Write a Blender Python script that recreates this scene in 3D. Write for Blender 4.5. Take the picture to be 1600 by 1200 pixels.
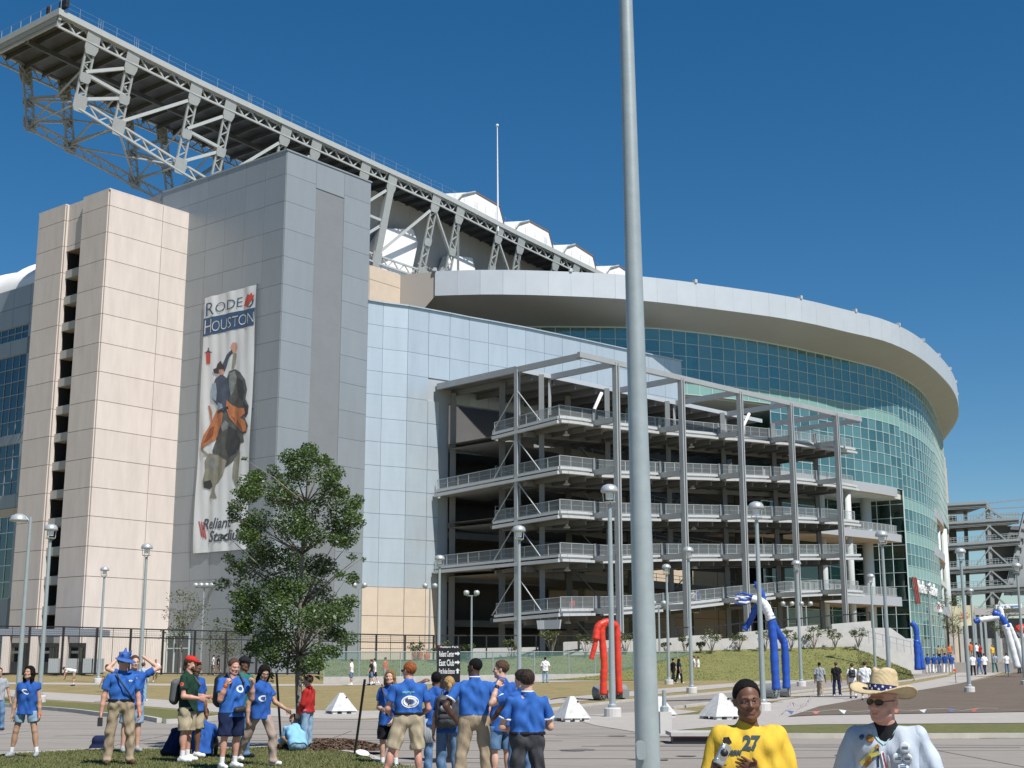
import bpy, bmesh, math, random
import numpy as np
from mathutils import Vector, Matrix

for o in list(bpy.data.objects):
    bpy.data.objects.remove(o, do_unlink=True)
scene = bpy.context.scene
COL = scene.collection
random.seed(7)
rng = np.random.default_rng(11)

# ------------------------------------------------------------------ camera
CAMZ = 1.65
FPX, HOR = 2130.0, 446.0
PITCH = math.atan(HOR / FPX)
cam_data = bpy.data.cameras.new('camera')
cam_data.sensor_width = 36.0
cam_data.lens = FPX / 1600.0 * 36.0
cam_data.clip_start = 0.1
cam_data.clip_end = 6000.0
cam = bpy.data.objects.new('camera', cam_data)
COL.objects.link(cam)
cam.location = (0, 0, CAMZ)
cam.rotation_euler = (math.pi / 2 + PITCH, 0, 0)
scene.camera = cam

# ------------------------------------------------------------------ sky, sun, exposure
SUN_EL, SUN_AZ = math.radians(54), math.radians(37)     # azimuth: right of straight behind the camera
SDIR = Vector((math.sin(SUN_AZ) * math.cos(SUN_EL), -math.cos(SUN_AZ) * math.cos(SUN_EL), math.sin(SUN_EL)))
world = bpy.data.worlds.new('World')
scene.world = world
world.use_nodes = True
wn = world.node_tree
wn.nodes.clear()
w_out = wn.nodes.new('ShaderNodeOutputWorld')
w_bg = wn.nodes.new('ShaderNodeBackground')
w_sky = wn.nodes.new('ShaderNodeTexSky')
w_sky.sky_type = 'NISHITA'
w_sky.sun_disc = False
w_sky.sun_elevation = SUN_EL
w_sky.sun_rotation = math.atan2(SDIR.x, SDIR.y)
w_sky.altitude = 0
w_sky.air_density = 1.0
w_sky.dust_density = 0.0
w_sky.ozone_density = 4.0
w_bg.inputs['Strength'].default_value = 0.115
w_hue = wn.nodes.new('ShaderNodeHueSaturation')
w_hue.inputs['Hue'].default_value = 0.497
w_hue.inputs['Saturation'].default_value = 1.32
w_hue.inputs['Value'].default_value = 0.57
wn.links.new(w_sky.outputs[0], w_hue.inputs['Color'])
wn.links.new(w_hue.outputs[0], w_bg.inputs[0])
wn.links.new(w_bg.outputs[0], w_out.inputs[0])
sun_data = bpy.data.lights.new('sun', 'SUN')
sun_data.energy = 4.4
sun_data.angle = math.radians(0.53)
sun_data.color = (1.0, 0.955, 0.90)
sun = bpy.data.objects.new('sun', sun_data)
COL.objects.link(sun)
sun.rotation_euler = SDIR.to_track_quat('Z', 'Y').to_euler()
sun.location = (60, -60, 120)
scene.view_settings.view_transform = 'Standard'
scene.view_settings.look = 'None'
scene.view_settings.gamma = 1.0
scene.view_settings.use_curve_mapping = False
scene.view_settings.exposure = 0.45
scene.render.engine = 'CYCLES'
try:
    scene.cycles.max_bounces = 8
    scene.cycles.transparent_max_bounces = 24
except Exception:
    pass

# ------------------------------------------------------------------ survey of the photograph: sight lines to points of the place
CT, ST = math.cos(PITCH), math.sin(PITCH)
EYE = np.array([0, 0, CAMZ])


def ray(u, v):
    x = (u - 800) / FPX
    y = (600 - v) / FPX
    return np.array([x, CT - ST * y, ST + CT * y])


def at_y(u, v, Y):
    r = ray(u, v)
    return EYE + r * Y / r[1]


def on_z(u, v, z):
    r = ray(u, v)
    return EYE + r * (z - CAMZ) / r[2]


def on_plane(u, v, p0, n):
    r = ray(u, v)
    return EYE + r * (np.dot(np.array(p0) - EYE, n) / np.dot(r, n))


def ground_z(Y):
    Y = min(max(Y, 40.0), 126.0)
    k = (Y - 40) / 2.0
    i = int(k)
    g = lambda q: 1.35 * (max(0.0, min(q, 126.0) - 40) / 86.0) ** 1.6
    a, b = g(40 + 2 * i), g(42 + 2 * i)
    return a + (b - a) * (k - i)


def ground_at(u, v):
    lo, hi = 3.0, 400.0
    r = ray(u, v)
    for _ in range(60):
        m = 0.5 * (lo + hi)
        z = CAMZ + r[2] / r[1] * m
        if z > ground_z(m):
            lo = m
        else:
            hi = m
    return np.array([r[0] / r[1] * lo, lo, ground_z(lo)])


DIR_A = np.array([1750, 2177.0, 0]); DIR_A /= np.linalg.norm(DIR_A)
DIR_B = np.array([-DIR_A[1], DIR_A[0], 0])
UP = np.array([0, 0, 1.0])


def lin(r, g, b):
    f = lambda c: (c / 255 / 12.92) if c / 255 <= 0.04045 else ((c / 255 + 0.055) / 1.055) ** 2.4
    return (f(r), f(g), f(b))


# ------------------------------------------------------------------ materials
MATS = {}


def mat(name, col, rough=0.6, metal=0.0, var=0.0, scale=3.0, bump=0.0, bscale=20.0, rand=0.0, spec=0.5, stretch=None, col2=None, emit=None):
    if name in MATS:
        return MATS[name]
    m = bpy.data.materials.new(name)
    m.use_nodes = True
    nt = m.node_tree
    b = nt.nodes['Principled BSDF']
    b.inputs['Roughness'].default_value = rough
    b.inputs['Metallic'].default_value = metal
    b.inputs['Specular IOR Level'].default_value = spec
    b.inputs['Base Color'].default_value = (*col, 1)
    L = nt.links
    src = None
    if var > 0 or bump > 0:
        tc = nt.nodes.new('ShaderNodeNewGeometry')
        vec = tc.outputs['Position']
        if stretch:
            mp = nt.nodes.new('ShaderNodeMapping')
            mp.inputs['Scale'].default_value = stretch
            L.new(vec, mp.inputs[0])
            vec = mp.outputs[0]
    if var > 0:
        n = nt.nodes.new('ShaderNodeTexNoise')
        n.inputs['Scale'].default_value = scale
        n.inputs['Detail'].default_value = 6
        n.inputs['Roughness'].default_value = 0.65
        L.new(vec, n.inputs['Vector'])
        cr = nt.nodes.new('ShaderNodeMapRange')
        cr.inputs['From Min'].default_value = 0.3
        cr.inputs['From Max'].default_value = 0.7
        L.new(n.outputs[0], cr.inputs[0])
        mx = nt.nodes.new('ShaderNodeMix')
        mx.data_type = 'RGBA'
        c2 = col2 if col2 else tuple(c * (1 + var) for c in col)
        c1 = col if col2 else tuple(c * (1 - var) for c in col)
        mx.inputs[6].default_value = (*c1, 1)
        mx.inputs[7].default_value = (*c2, 1)
        L.new(cr.outputs[0], mx.inputs[0])
        src = mx.outputs[2]
    if rand > 0:
        oi = nt.nodes.new('ShaderNodeObjectInfo')
        mr = nt.nodes.new('ShaderNodeMapRange')
        mr.inputs['To Min'].default_value = 1 - rand
        mr.inputs['To Max'].default_value = 1 + rand
        L.new(oi.outputs['Random'], mr.inputs[0])
        vm = nt.nodes.new('ShaderNodeVectorMath')
        vm.operation = 'SCALE'
        if src:
            L.new(src, vm.inputs[0])
        else:
            vm.inputs[0].default_value = col
        L.new(mr.outputs[0], vm.inputs['Scale'])
        src = vm.outputs[0]
    if src:
        L.new(src, b.inputs['Base Color'])
    if bump > 0:
        n2 = nt.nodes.new('ShaderNodeTexNoise')
        n2.inputs['Scale'].default_value = bscale
        n2.inputs['Detail'].default_value = 5
        L.new(vec, n2.inputs['Vector'])
        bp = nt.nodes.new('ShaderNodeBump')
        bp.inputs['Strength'].default_value = bump
        bp.inputs['Distance'].default_value = 0.02
        L.new(n2.outputs[0], bp.inputs['Height'])
        L.new(bp.outputs[0], b.inputs['Normal'])
    if emit:
        b.inputs['Emission Color'].default_value = (*col, 1)
        b.inputs['Emission Strength'].default_value = emit
    MATS[name] = m
    return m


def ribbed(m, pitch=0.6, strength=0.25, axis='Z'):
    """fine horizontal ribs rolled into the metal cladding"""
    nt = m.node_tree
    g = nt.nodes.new('ShaderNodeNewGeometry')
    w = nt.nodes.new('ShaderNodeTexWave')
    w.wave_type = 'BANDS'
    w.bands_direction = axis
    w.wave_profile = 'SAW'
    w.inputs['Scale'].default_value = 0.314159 / pitch
    nt.links.new(g.outputs['Position'], w.inputs['Vector'])
    bp = nt.nodes.new('ShaderNodeBump')
    bp.inputs['Strength'].default_value = strength
    bp.inputs['Distance'].default_value = 0.03
    nt.links.new(w.outputs[1], bp.inputs['Height'])
    nt.links.new(bp.outputs[0], nt.nodes['Principled BSDF'].inputs['Normal'])
    return m


BEIGE = mat('beige_precast', (0.585, 0.522, 0.475), 0.85, var=0.08, scale=1.1, rand=0.03, stretch=(1, 1, .22), bump=0.1, bscale=60)
BEIGE2 = mat('tan_precast', (0.57, 0.475, 0.37), 0.85, var=0.05, scale=1.0, rand=0.03, bump=0.1, bscale=60)
BACKING = mat('dark_joint', (0.22, 0.185, 0.155), 0.9)
GREYP = ribbed(mat('grey_cladding', (0.315, 0.348, 0.37), 0.5, 0.35, var=0.04, scale=0.9, rand=0.03, stretch=(1, 1, .2)), 0.6, 0.12)
GREYD = ribbed(mat('dark_grey_cladding', (0.235, 0.25, 0.26), 0.55, 0.2, var=0.05, scale=0.5, rand=0.03), 0.6, 0.15)
SILVER = ribbed(mat('silver_cladding', (0.51, 0.585, 0.635), 0.42, 0.45, var=0.06, scale=0.8, rand=0.025, stretch=(1, 1, .2)), 0.6, 0.10)
FASCIA = mat('white_metal_fascia', (0.62, 0.645, 0.65), 0.38, 0.35, var=0.04, scale=0.5, rand=0.02)
SOFFIT = mat('soffit_panel', (0.40, 0.415, 0.41), 0.8, var=0.04, scale=0.3)
STEEL = mat('painted_steel', (0.38, 0.40, 0.39), 0.5, 0.0, var=0.06, scale=1.5)
STEELD = mat('shaded_steel_paint', (0.30, 0.33, 0.33), 0.5, var=0.06, scale=1.5)
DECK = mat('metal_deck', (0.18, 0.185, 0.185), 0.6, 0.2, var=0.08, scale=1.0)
FABRIC = mat('white_roof_fabric', (0.80, 0.80, 0.79), 0.7, var=0.03, scale=0.3)
CONC = mat('concrete', (0.42, 0.40, 0.375), 0.9, var=0.12, scale=1.5, bump=0.2, bscale=30)
CONCD = mat('ramp_concrete', (0.28, 0.28, 0.275), 0.85, var=0.1, scale=0.8)
CONCW = mat('pale_concrete', (0.55, 0.535, 0.51), 0.9, var=0.10, scale=1.2, bump=0.15, bscale=25)
GALV = mat('galvanised_pole', (0.36, 0.405, 0.405), 0.42, 0.35, var=0.07, scale=4)
LAMP = mat('lamp_housing', (0.50, 0.53, 0.54), 0.35, 0.4)
LENS = mat('lamp_lens', (0.75, 0.78, 0.78), 0.15, 0.0)
BLACKM = mat('black_painted_metal', (0.018, 0.018, 0.02), 0.5)
DARKINT = mat('dark_interior', (0.055, 0.055, 0.055), 0.9)
WHITEP = mat('white_paint', (0.78, 0.78, 0.77), 0.45)
FRAMEG = mat('mullion_metal', (0.58, 0.68, 0.67), 0.4, 0.3)
COLUMN = mat('painted_column', (0.52, 0.56, 0.545), 0.5, var=0.03, scale=2)
TAN_SOFFIT = mat('tan_soffit', (0.50, 0.36, 0.22), 0.8)
RAIL = mat('railing_metal', (0.40, 0.43, 0.43), 0.45, 0.2)


def glass_mat(name, tint, refl_lo=0.10, refl_hi=0.75, rough=0.02, body=0.25, bodycol=(0.12, 0.30, 0.32)):
    m = bpy.data.materials.new(name)
    m.use_nodes = True
    nt = m.node_tree
    nt.nodes.clear()
    out = nt.nodes.new('ShaderNodeOutputMaterial')
    tr = nt.nodes.new('ShaderNodeBsdfTransparent')
    tr.inputs[0].default_value = (*tint, 1)
    df = nt.nodes.new('ShaderNodeBsdfDiffuse')
    df.inputs[0].default_value = (*bodycol, 1)
    gl = nt.nodes.new('ShaderNodeBsdfGlossy')
    gl.inputs['Roughness'].default_value = rough
    gl.inputs['Color'].default_value = (0.85, 0.95, 0.90, 1)
    lw = nt.nodes.new('ShaderNodeFresnel')
    lw.inputs['IOR'].default_value = 1.5
    mr = nt.nodes.new('ShaderNodeMapRange')
    mr.inputs['To Min'].default_value = refl_lo
    mr.inputs['To Max'].default_value = refl_hi
    nt.links.new(lw.outputs[0], mr.inputs[0])
    # panes are never perfectly flat: a slow ripple bends the reflections
    n = nt.nodes.new('ShaderNodeTexNoise')
    n.inputs['Scale'].default_value = 0.6
    g = nt.nodes.new('ShaderNodeNewGeometry')
    nt.links.new(g.outputs['Position'], n.inputs['Vector'])
    bp = nt.nodes.new('ShaderNodeBump')
    bp.inputs['Strength'].default_value = 0.15
    bp.inputs['Distance'].default_value = 0.05
    nt.links.new(n.outputs[0], bp.inputs['Height'])
    nt.links.new(bp.outputs[0], gl.inputs['Normal'])
    m1 = nt.nodes.new('ShaderNodeMixShader')
    # each pane its own share of body and mirror
    oi = nt.nodes.new('ShaderNodeObjectInfo')
    sm = nt.nodes.new('ShaderNodeMath'); sm.operation = 'ADD'
    nt.links.new(oi.outputs['Random'], sm.inputs[0]); nt.links.new(g.outputs['Random Per Island'], sm.inputs[1])
    fr = nt.nodes.new('ShaderNodeMath'); fr.operation = 'FRACT'
    nt.links.new(sm.outputs[0], fr.inputs[0])
    bm_ = nt.nodes.new('ShaderNodeMapRange')
    bm_.inputs['To Min'].default_value = body * .45
    bm_.inputs['To Max'].default_value = min(1, body * 1.7)
    nt.links.new(fr.outputs[0], bm_.inputs[0])
    nt.links.new(bm_.outputs[0], m1.inputs[0])
    m2 = nt.nodes.new('ShaderNodeMixShader')
    nt.links.new(tr.outputs[0], m1.inputs[1])
    nt.links.new(df.outputs[0], m1.inputs[2])
    nt.links.new(mr.outputs[0], m2.inputs[0])
    nt.links.new(m1.outputs[0], m2.inputs[1])
    nt.links.new(gl.outputs[0], m2.inputs[2])
    nt.links.new(m2.outputs[0], out.inputs[0])
    MATS[name] = m
    return m


GLASS = glass_mat('green_tinted_glass', (0.55, 0.80, 0.74), 0.12, 0.80, body=0.36, bodycol=(0.15, 0.31, 0.315))
GLASSD = glass_mat('blue_window_glass', (0.06, 0.12, 0.22), 0.10, 0.8, body=0.5, bodycol=(0.012, 0.03, 0.075))
SPANDREL = mat('green_spandrel_glass', (0.20, 0.35, 0.315), 0.25, var=0.05, scale=0.5)
NETTING = None


# ------------------------------------------------------------------ mesh building
class MB:
    def __init__(self):
        self.v, self.f, self.m, self.n = [], [], [], 0

    def add(self, verts, faces, mi=0):
        self.v.extend([tuple(map(float, p)) for p in verts])
        self.f.extend([tuple(i + self.n for i in f) for f in faces])
        self.m.extend([mi] * len(faces))
        self.n += len(verts)

    def box(self, c, hx, hy, hz, mi=0):
        c, hx, hy, hz = map(np.asarray, (c, hx, hy, hz))
        vs = [c + sx * hx + sy * hy + sz * hz for sz in (-1, 1) for sy in (-1, 1) for sx in (-1, 1)]
        fs = [(0, 2, 3, 1), (4, 5, 7, 6), (0, 1, 5, 4), (2, 6, 7, 3), (0, 4, 6, 2), (1, 3, 7, 5)]
        if np.dot(np.cross(hx, hy), hz) < 0:
            fs = [f[::-1] for f in fs]
        self.add(vs, fs, mi)

    def abox(self, x0, x1, y0, y1, z0, z1, mi=0):
        self.box(((x0 + x1) / 2, (y0 + y1) / 2, (z0 + z1) / 2), ((x1 - x0) / 2, 0, 0), (0, (y1 - y0) / 2, 0), (0, 0, (z1 - z0) / 2), mi)

    def bar(self, p, q, w, d=None, side=None, mi=0):
        """rectangular bar from p to q; w across 'side', d the other way"""
        p, q = np.asarray(p, float), np.asarray(q, float)
        d = w if d is None else d
        t = q - p
        L = np.linalg.norm(t)
        if L < 1e-6:
            return
        t = t / L
        s = np.asarray(side, float) if side is not None else (np.array([0, 0, 1.0]) if abs(t[2]) < 0.9 else np.array([1.0, 0, 0]))
        s = s - t * np.dot(s, t)
        s /= np.linalg.norm(s)
        n = np.cross(t, s)
        self.box((p + q) / 2, t * L / 2, s * w / 2, n * d / 2, mi)

    def tube(self, pts, rad, n=8, caps=True, mi=0):
        pts = [np.asarray(p, float) for p in pts]
        if not hasattr(rad, '__len__'):
            rad = [rad] * len(pts)
        vs, fs = [], []
        prev = None
        for i, p in enumerate(pts):
            t = pts[min(i + 1, len(pts) - 1)] - pts[max(i - 1, 0)]
            t /= max(np.linalg.norm(t), 1e-9)
            if prev is None:
                a = np.array([0, 0, 1.0]) if abs(t[2]) < 0.9 else np.array([1.0, 0, 0])
            else:
                a = prev
            a = a - t * np.dot(a, t)
            a /= max(np.linalg.norm(a), 1e-9)
            b = np.cross(t, a)
            prev = a
            for k in range(n):
                an = 2 * math.pi * k / n
                vs.append(p + rad[i] * (math.cos(an) * a + math.sin(an) * b))
        for i in range(len(pts) - 1):
            for k in range(n):
                fs.append((i * n + k, i * n + (k + 1) % n, (i + 1) * n + (k + 1) % n, (i + 1) * n + k))
        if caps:
            fs.append(tuple(range(n - 1, -1, -1)))
            fs.append(tuple((len(pts) - 1) * n + k for k in range(n)))
        self.add(vs, fs, mi)

    def lathe(self, c, prof, n=16, mi=0):
        c = np.asarray(c, float)
        vs, fs = [], []
        for r, z in prof:
            for k in range(n):
                an = 2 * math.pi * k / n
                vs.append(c + np.array([r * math.cos(an), r * math.sin(an), z]))
        for i in range(len(prof) - 1):
            for k in range(n):
                fs.append((i * n + k, i * n + (k + 1) % n, (i + 1) * n + (k + 1) % n, (i + 1) * n + k))
        if prof[0][0] > 1e-4:
            fs.append(tuple(range(n - 1, -1, -1)))
        if prof[-1][0] > 1e-4:
            fs.append(tuple((len(prof) - 1) * n + k for k in range(n)))
        self.add(vs, fs, mi)

    def ball(self, c, r, nu=12, nv=8, mi=0):
        c = np.asarray(c, float)
        r = np.asarray(r if hasattr(r, '__len__') else (r, r, r), float)
        vs, fs = [c + r * np.array([0, 0, -1])], []
        for j in range(1, nv):
            ph = -math.pi / 2 + math.pi * j / nv
            for i in range(nu):
                th = 2 * math.pi * i / nu
                vs.append(c + r * np.array([math.cos(ph) * math.cos(th), math.cos(ph) * math.sin(th), math.sin(ph)]))
        vs.append(c + r * np.array([0, 0, 1]))
        for i in range(nu):
            fs.append((0, 1 + (i + 1) % nu, 1 + i))
            for j in range(nv - 2):
                a = 1 + j * nu
                fs.append((a + i, a + (i + 1) % nu, a + nu + (i + 1) % nu, a + nu + i))
            a = 1 + (nv - 2) * nu
            fs.append((a + i, a + (i + 1) % nu, len(vs) - 1))
        self.add(vs, fs, mi)

    def prism(self, poly, ext, mi=0):
        """polygon (3d points) extruded by vector ext"""
        poly = [np.asarray(p, float) for p in poly]
        ext = np.asarray(ext, float)
        n = len(poly)
        vs = poly + [p + ext for p in poly]
        nrm = sum((np.cross(poly[i] - poly[0], poly[(i + 1) % n] - poly[0]) for i in range(1, n - 1)), np.zeros(3))
        fs = [tuple(range(n)), tuple(range(2 * n - 1, n - 1, -1))]
        fs += [((i + 1) % n, i, n + i, n + (i + 1) % n) for i in range(n)]
        if np.dot(nrm, ext) > 0:
            fs = [f[::-1] for f in fs]
        self.add(vs, fs, mi)

    def quad(self, a, b, c, d, mi=0):
        self.add([a, b, c, d], [(0, 1, 2, 3)], mi)

    def mesh(self, name, mats, smooth=False):
        me = bpy.data.meshes.new(name)
        me.from_pydata(self.v, [], self.f)
        for m in (mats if isinstance(mats, (list, tuple)) else [mats]):
            me.materials.append(m)
        if isinstance(mats, (list, tuple)) and len(mats) > 1:
            me.polygons.foreach_set('material_index', self.m)
        if smooth:
            me.polygons.foreach_set('use_smooth', [True] * len(me.polygons))
        me.update()
        return me

    def build(self, name, mats, parent=None, smooth=False, world=True):
        return link(bpy.data.objects.new(name, self.mesh(name, mats, smooth)), parent, (0, 0, 0), world)


WORLD_LOC = {}


def link(o, parent=None, loc=(0, 0, 0), world=True):
    """links an object; with world=True, loc is a world position even under a parent (parents are never turned then)"""
    COL.objects.link(o)
    loc = Vector([float(x) for x in loc])
    if parent is not None:
        o.parent = parent
        if world:
            pl = WORLD_LOC.get(parent.name, Vector((0, 0, 0)))
            o.location = loc - pl
            WORLD_LOC[o.name] = loc
        else:
            o.location = loc
    else:
        o.location = loc
        WORLD_LOC[o.name] = loc
    return o


def thing(name, label, cat, loc=(0, 0, 0), rotz=0.0, group=None):
    o = bpy.data.objects.new(name, None)
    o.empty_display_size = 0.3
    link(o, None, loc)
    o.rotation_euler = (0, 0, rotz)
    return tag(o, label, cat, group)


def tag(o, label, cat, group=None):
    o['label'] = label
    o['category'] = cat
    if group:
        o['group'] = group
    return o


def struct(o):
    o['kind'] = 'structure'
    return o


def stuff(o):
    o['kind'] = 'stuff'
    return o


def copy_tree(o, parent=None, loc=None, rotz=None):
    c = o.copy()
    COL.objects.link(c)
    if parent is not None:
        c.parent = parent
    if loc is not None:
        c.location = [float(x) for x in loc]
    if rotz is not None:
        c.rotation_euler = (0, 0, rotz)
    for ch in list(o.children):
        copy_tree(ch, c)
    return c


UNIT = {}


def unit_box(m):
    if m.name not in UNIT:
        b = MB()
        b.abox(-.5, .5, -.5, .5, -.5, .5)
        UNIT[m.name] = b.mesh('panel_' + m.name, m)
    return UNIT[m.name]


def slab_piece(name, m, parent, c, size, rotz):
    """a box-shaped piece sharing one mesh per material, scaled as an object"""
    o = bpy.data.objects.new(name, unit_box(m))
    link(o, parent, c)
    o.scale = size
    o.rotation_euler = (0, 0, rotz)
    return o


def panels(parent, m, O, D, N, cols, rows, gap=0.05, thick=0.12, name='panel', skip=None):
    """cladding panels on a vertical wall: O origin on the wall line (z ignored), D along, N outward"""
    ang = math.atan2(D[1], D[0])
    for i in range(len(cols) - 1):
        for j in range(len(rows) - 1):
            s0, s1, z0, z1 = cols[i], cols[i + 1], rows[j], rows[j + 1]
            if skip and skip(i, j, s0, s1, z0, z1):
                continue
            c = np.asarray(O) + D * (s0 + s1) / 2 + N * thick / 2
            slab_piece(name, m, parent, (c[0], c[1], (z0 + z1) / 2), (s1 - s0 - gap, thick, z1 - z0 - gap), ang)


def text_mesh(body, size=1.0, extrude=0.0, offset=0.0, shear=0.0, space=1.0, res=4):
    cu = bpy.data.curves.new('lettering', 'FONT')
    cu.body = body
    cu.size = size
    cu.extrude = extrude
    cu.offset = offset
    cu.shear = shear
    cu.space_character = space
    cu.resolution_u = res
    cu.align_x = 'LEFT'
    o = bpy.data.objects.new('lettering', cu)
    COL.objects.link(o)
    dg = bpy.context.evaluated_depsgraph_get()
    me = bpy.data.meshes.new_from_object(o.evaluated_get(dg))
    bpy.data.objects.remove(o)
    bpy.data.curves.remove(cu)
    return me


def text_on(body, m, parent, fn, w, h, name='lettering', extrude=0.0, world=True, **kw):
    """lettering stretched to a w by h field; fn maps (x, y, depth) of the field to space"""
    me = text_mesh(body, 1.0, extrude, **kw)
    n = len(me.vertices)
    co = np.empty(n * 3)
    me.vertices.foreach_get('co', co)
    co = co.reshape(-1, 3)
    lo, hi = co.min(0), co.max(0)
    out = np.array([fn((p[0] - lo[0]) / (hi[0] - lo[0]) * w, (p[1] - lo[1]) / (hi[1] - lo[1]) * h, p[2]) for p in co])
    me.vertices.foreach_set('co', out.ravel())
    me.materials.clear()
    me.materials.append(m)
    me.update()
    return link(bpy.data.objects.new(name, me), parent, (0, 0, 0), world)

# ================================================================== GROUND
def ground_mat(name, cols, scales, rough=0.95, bump=0.4, bscale=40.0, stretch=None):
    """three-tone ground material: cols a,b,c mixed by two noises"""
    m = bpy.data.materials.new(name)
    m.use_nodes = True
    nt = m.node_tree
    b = nt.nodes['Principled BSDF']
    b.inputs['Roughness'].default_value = rough
    b.inputs['Specular IOR Level'].default_value = 0.2
    g = nt.nodes.new('ShaderNodeNewGeometry')
    vec = g.outputs['Position']
    if stretch:
        mp = nt.nodes.new('ShaderNodeMapping')
        mp.inputs['Scale'].default_value = stretch
        nt.links.new(vec, mp.inputs[0])
        vec = mp.outputs[0]
    prev = None
    for i, sc in enumerate(scales):
        n = nt.nodes.new('ShaderNodeTexNoise')
        n.inputs['Scale'].default_value = sc
        n.inputs['Detail'].default_value = 8
        n.inputs['Roughness'].default_value = 0.7
        nt.links.new(vec, n.inputs['Vector'])
        mr = nt.nodes.new('ShaderNodeMapRange')
        mr.inputs['From Min'].default_value = 0.36
        mr.inputs['From Max'].default_value = 0.64
        nt.links.new(n.outputs[0], mr.inputs[0])
        mx = nt.nodes.new('ShaderNodeMix')
        mx.data_type = 'RGBA'
        if prev is None:
            mx.inputs[6].default_value = (*cols[0], 1)
        else:
            nt.links.new(prev, mx.inputs[6])
        mx.inputs[7].default_value = (*cols[i + 1], 1)
        if prev is not None:
            k = nt.nodes.new('ShaderNodeMath')
            k.operation = 'MULTIPLY'
            k.inputs[1].default_value = 0.6
            nt.links.new(mr.outputs[0], k.inputs[0])
            nt.links.new(k.outputs[0], mx.inputs[0])
        else:
            nt.links.new(mr.outputs[0], mx.inputs[0])
        prev = mx.outputs[2]
    nt.links.new(prev, b.inputs['Base Color'])
    n2 = nt.nodes.new('ShaderNodeTexNoise')
    n2.inputs['Scale'].default_value = bscale
    n2.inputs['Detail'].default_value = 6
    nt.links.new(vec, n2.inputs['Vector'])
    bp = nt.nodes.new('ShaderNodeBump')
    bp.inputs['Strength'].default_value = bump
    bp.inputs['Distance'].default_value = 0.04
    nt.links.new(n2.outputs[0], bp.inputs['Height'])
    nt.links.new(bp.outputs[0], b.inputs['Normal'])
    MATS[name] = m
    return m


DRYGRASS = ground_mat('dry_grass', [(0.25, 0.185, 0.085), (0.33, 0.26, 0.145), (0.14, 0.145, 0.05)], [0.5, 3.0], bump=0.6, bscale=14)
GREENGRASS = ground_mat('green_grass', [(0.075, 0.095, 0.028), (0.12, 0.135, 0.045), (0.21, 0.18, 0.085)], [1.2, 5.0], bump=0.7, bscale=18)
SLOPEGRASS = ground_mat('slope_grass', [(0.125, 0.145, 0.042), (0.175, 0.18, 0.06), (0.22, 0.20, 0.085)], [0.6, 2.5], bump=0.9, bscale=6)
ROADM = ground_mat('road_concrete', [(0.265, 0.24, 0.212), (0.31, 0.285, 0.25), (0.225, 0.202, 0.178)], [0.25, 2.5], bump=0.12, bscale=50, rough=0.85, stretch=(0.5, 1.4, 1))
PATHM = ground_mat('path_concrete', [(0.37, 0.345, 0.315), (0.42, 0.395, 0.36), (0.33, 0.30, 0.27)], [0.35, 3.0], bump=0.12, bscale=50, rough=0.85)
DIRT = ground_mat('bare_dirt', [(0.135, 0.108, 0.085), (0.178, 0.142, 0.112), (0.098, 0.078, 0.062)], [0.5, 4.0], bump=1.0, bscale=9)
MULCHM = ground_mat('bark_mulch', [(0.085, 0.055, 0.038), (0.15, 0.10, 0.07), (0.045, 0.03, 0.02)], [6.0, 25.0], bump=1.0, bscale=40)
PLAZA = ground_mat('plaza_paving', [(0.30, 0.28, 0.25), (0.35, 0.33, 0.29), (0.26, 0.24, 0.22)], [0.3, 2.0], bump=0.1)

b = MB()
rows = [-60, 0, 20] + list(range(40, 128, 2)) + [200, 600, 4000]
xs = [-2500, -200, -60, 0, 60, 200, 2500]
vs, fs = [], []
for y in rows:
    for x in xs:
        vs.append((x, y, ground_z(y)))
for j in range(len(rows) - 1):
    for i in range(len(xs) - 1):
        a = j * len(xs) + i
        fs.append((a, a + 1, a + 1 + len(xs), a + len(xs)))
b.add(vs, fs)
struct(b.build('ground', DRYGRASS))


def drape(name, m, pix, lift, pts=None):
    """a flat sheet draped over the ground, its outline surveyed from the photograph"""
    pts = [ground_at(*p) for p in pix] if pts is None else pts
    bm = bmesh.new()
    f = bm.faces.new([bm.verts.new((p[0], p[1], 0)) for p in pts])
    if f.normal.z < 0:
        f.normal_flip()
    for y in range(40, 128, 2):
        geom = bm.verts[:] + bm.edges[:] + bm.faces[:]
        bmesh.ops.bisect_plane(bm, geom=geom, plane_co=(0, y, 0), plane_no=(0, 1, 0))
    bmesh.ops.triangulate(bm, faces=bm.faces[:])
    for v in bm.verts:
        v.co.z = ground_z(v.co.y) + lift
    bmesh.ops.recalc_face_normals(bm, faces=bm.faces[:])
    for f in bm.faces:
        if f.normal.z < 0:
            f.normal_flip()
    me = bpy.data.meshes.new(name)
    bm.to_mesh(me)
    bm.free()
    me.materials.append(m)
    return struct(link(bpy.data.objects.new(name, me)))


def smooth_line(pts, n=6):
    """Catmull-Rom through 2d/3d points"""
    P = [np.asarray(p, float) for p in pts]
    P = [2 * P[0] - P[1]] + P + [2 * P[-1] - P[-2]]
    out = []
    for i in range(1, len(P) - 2):
        for k in range(n):
            t = k / n
            a, b_, c, d = P[i - 1], P[i], P[i + 1], P[i + 2]
            out.append(0.5 * (2 * b_ + (c - a) * t + (2 * a - 5 * b_ + 4 * c - d) * t * t + (3 * b_ - a - 3 * c + d) * t ** 3))
    out.append(P[-2])
    return out


# -- far narrow path along the low wall
up1 = smooth_line([(-60, 1066), (150, 1067.3), (300, 1069), (450, 1069), (600, 1067.5), (780, 1064.5), (880, 1062.5), (990, 1059.5), (1100, 1056), (1200, 1053.3), (1310, 1051)], 3)
dn1 = [(u, v + 3.0) for u, v in up1]
drape('path', PATHM, up1 + dn1[::-1], 0.012)
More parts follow.
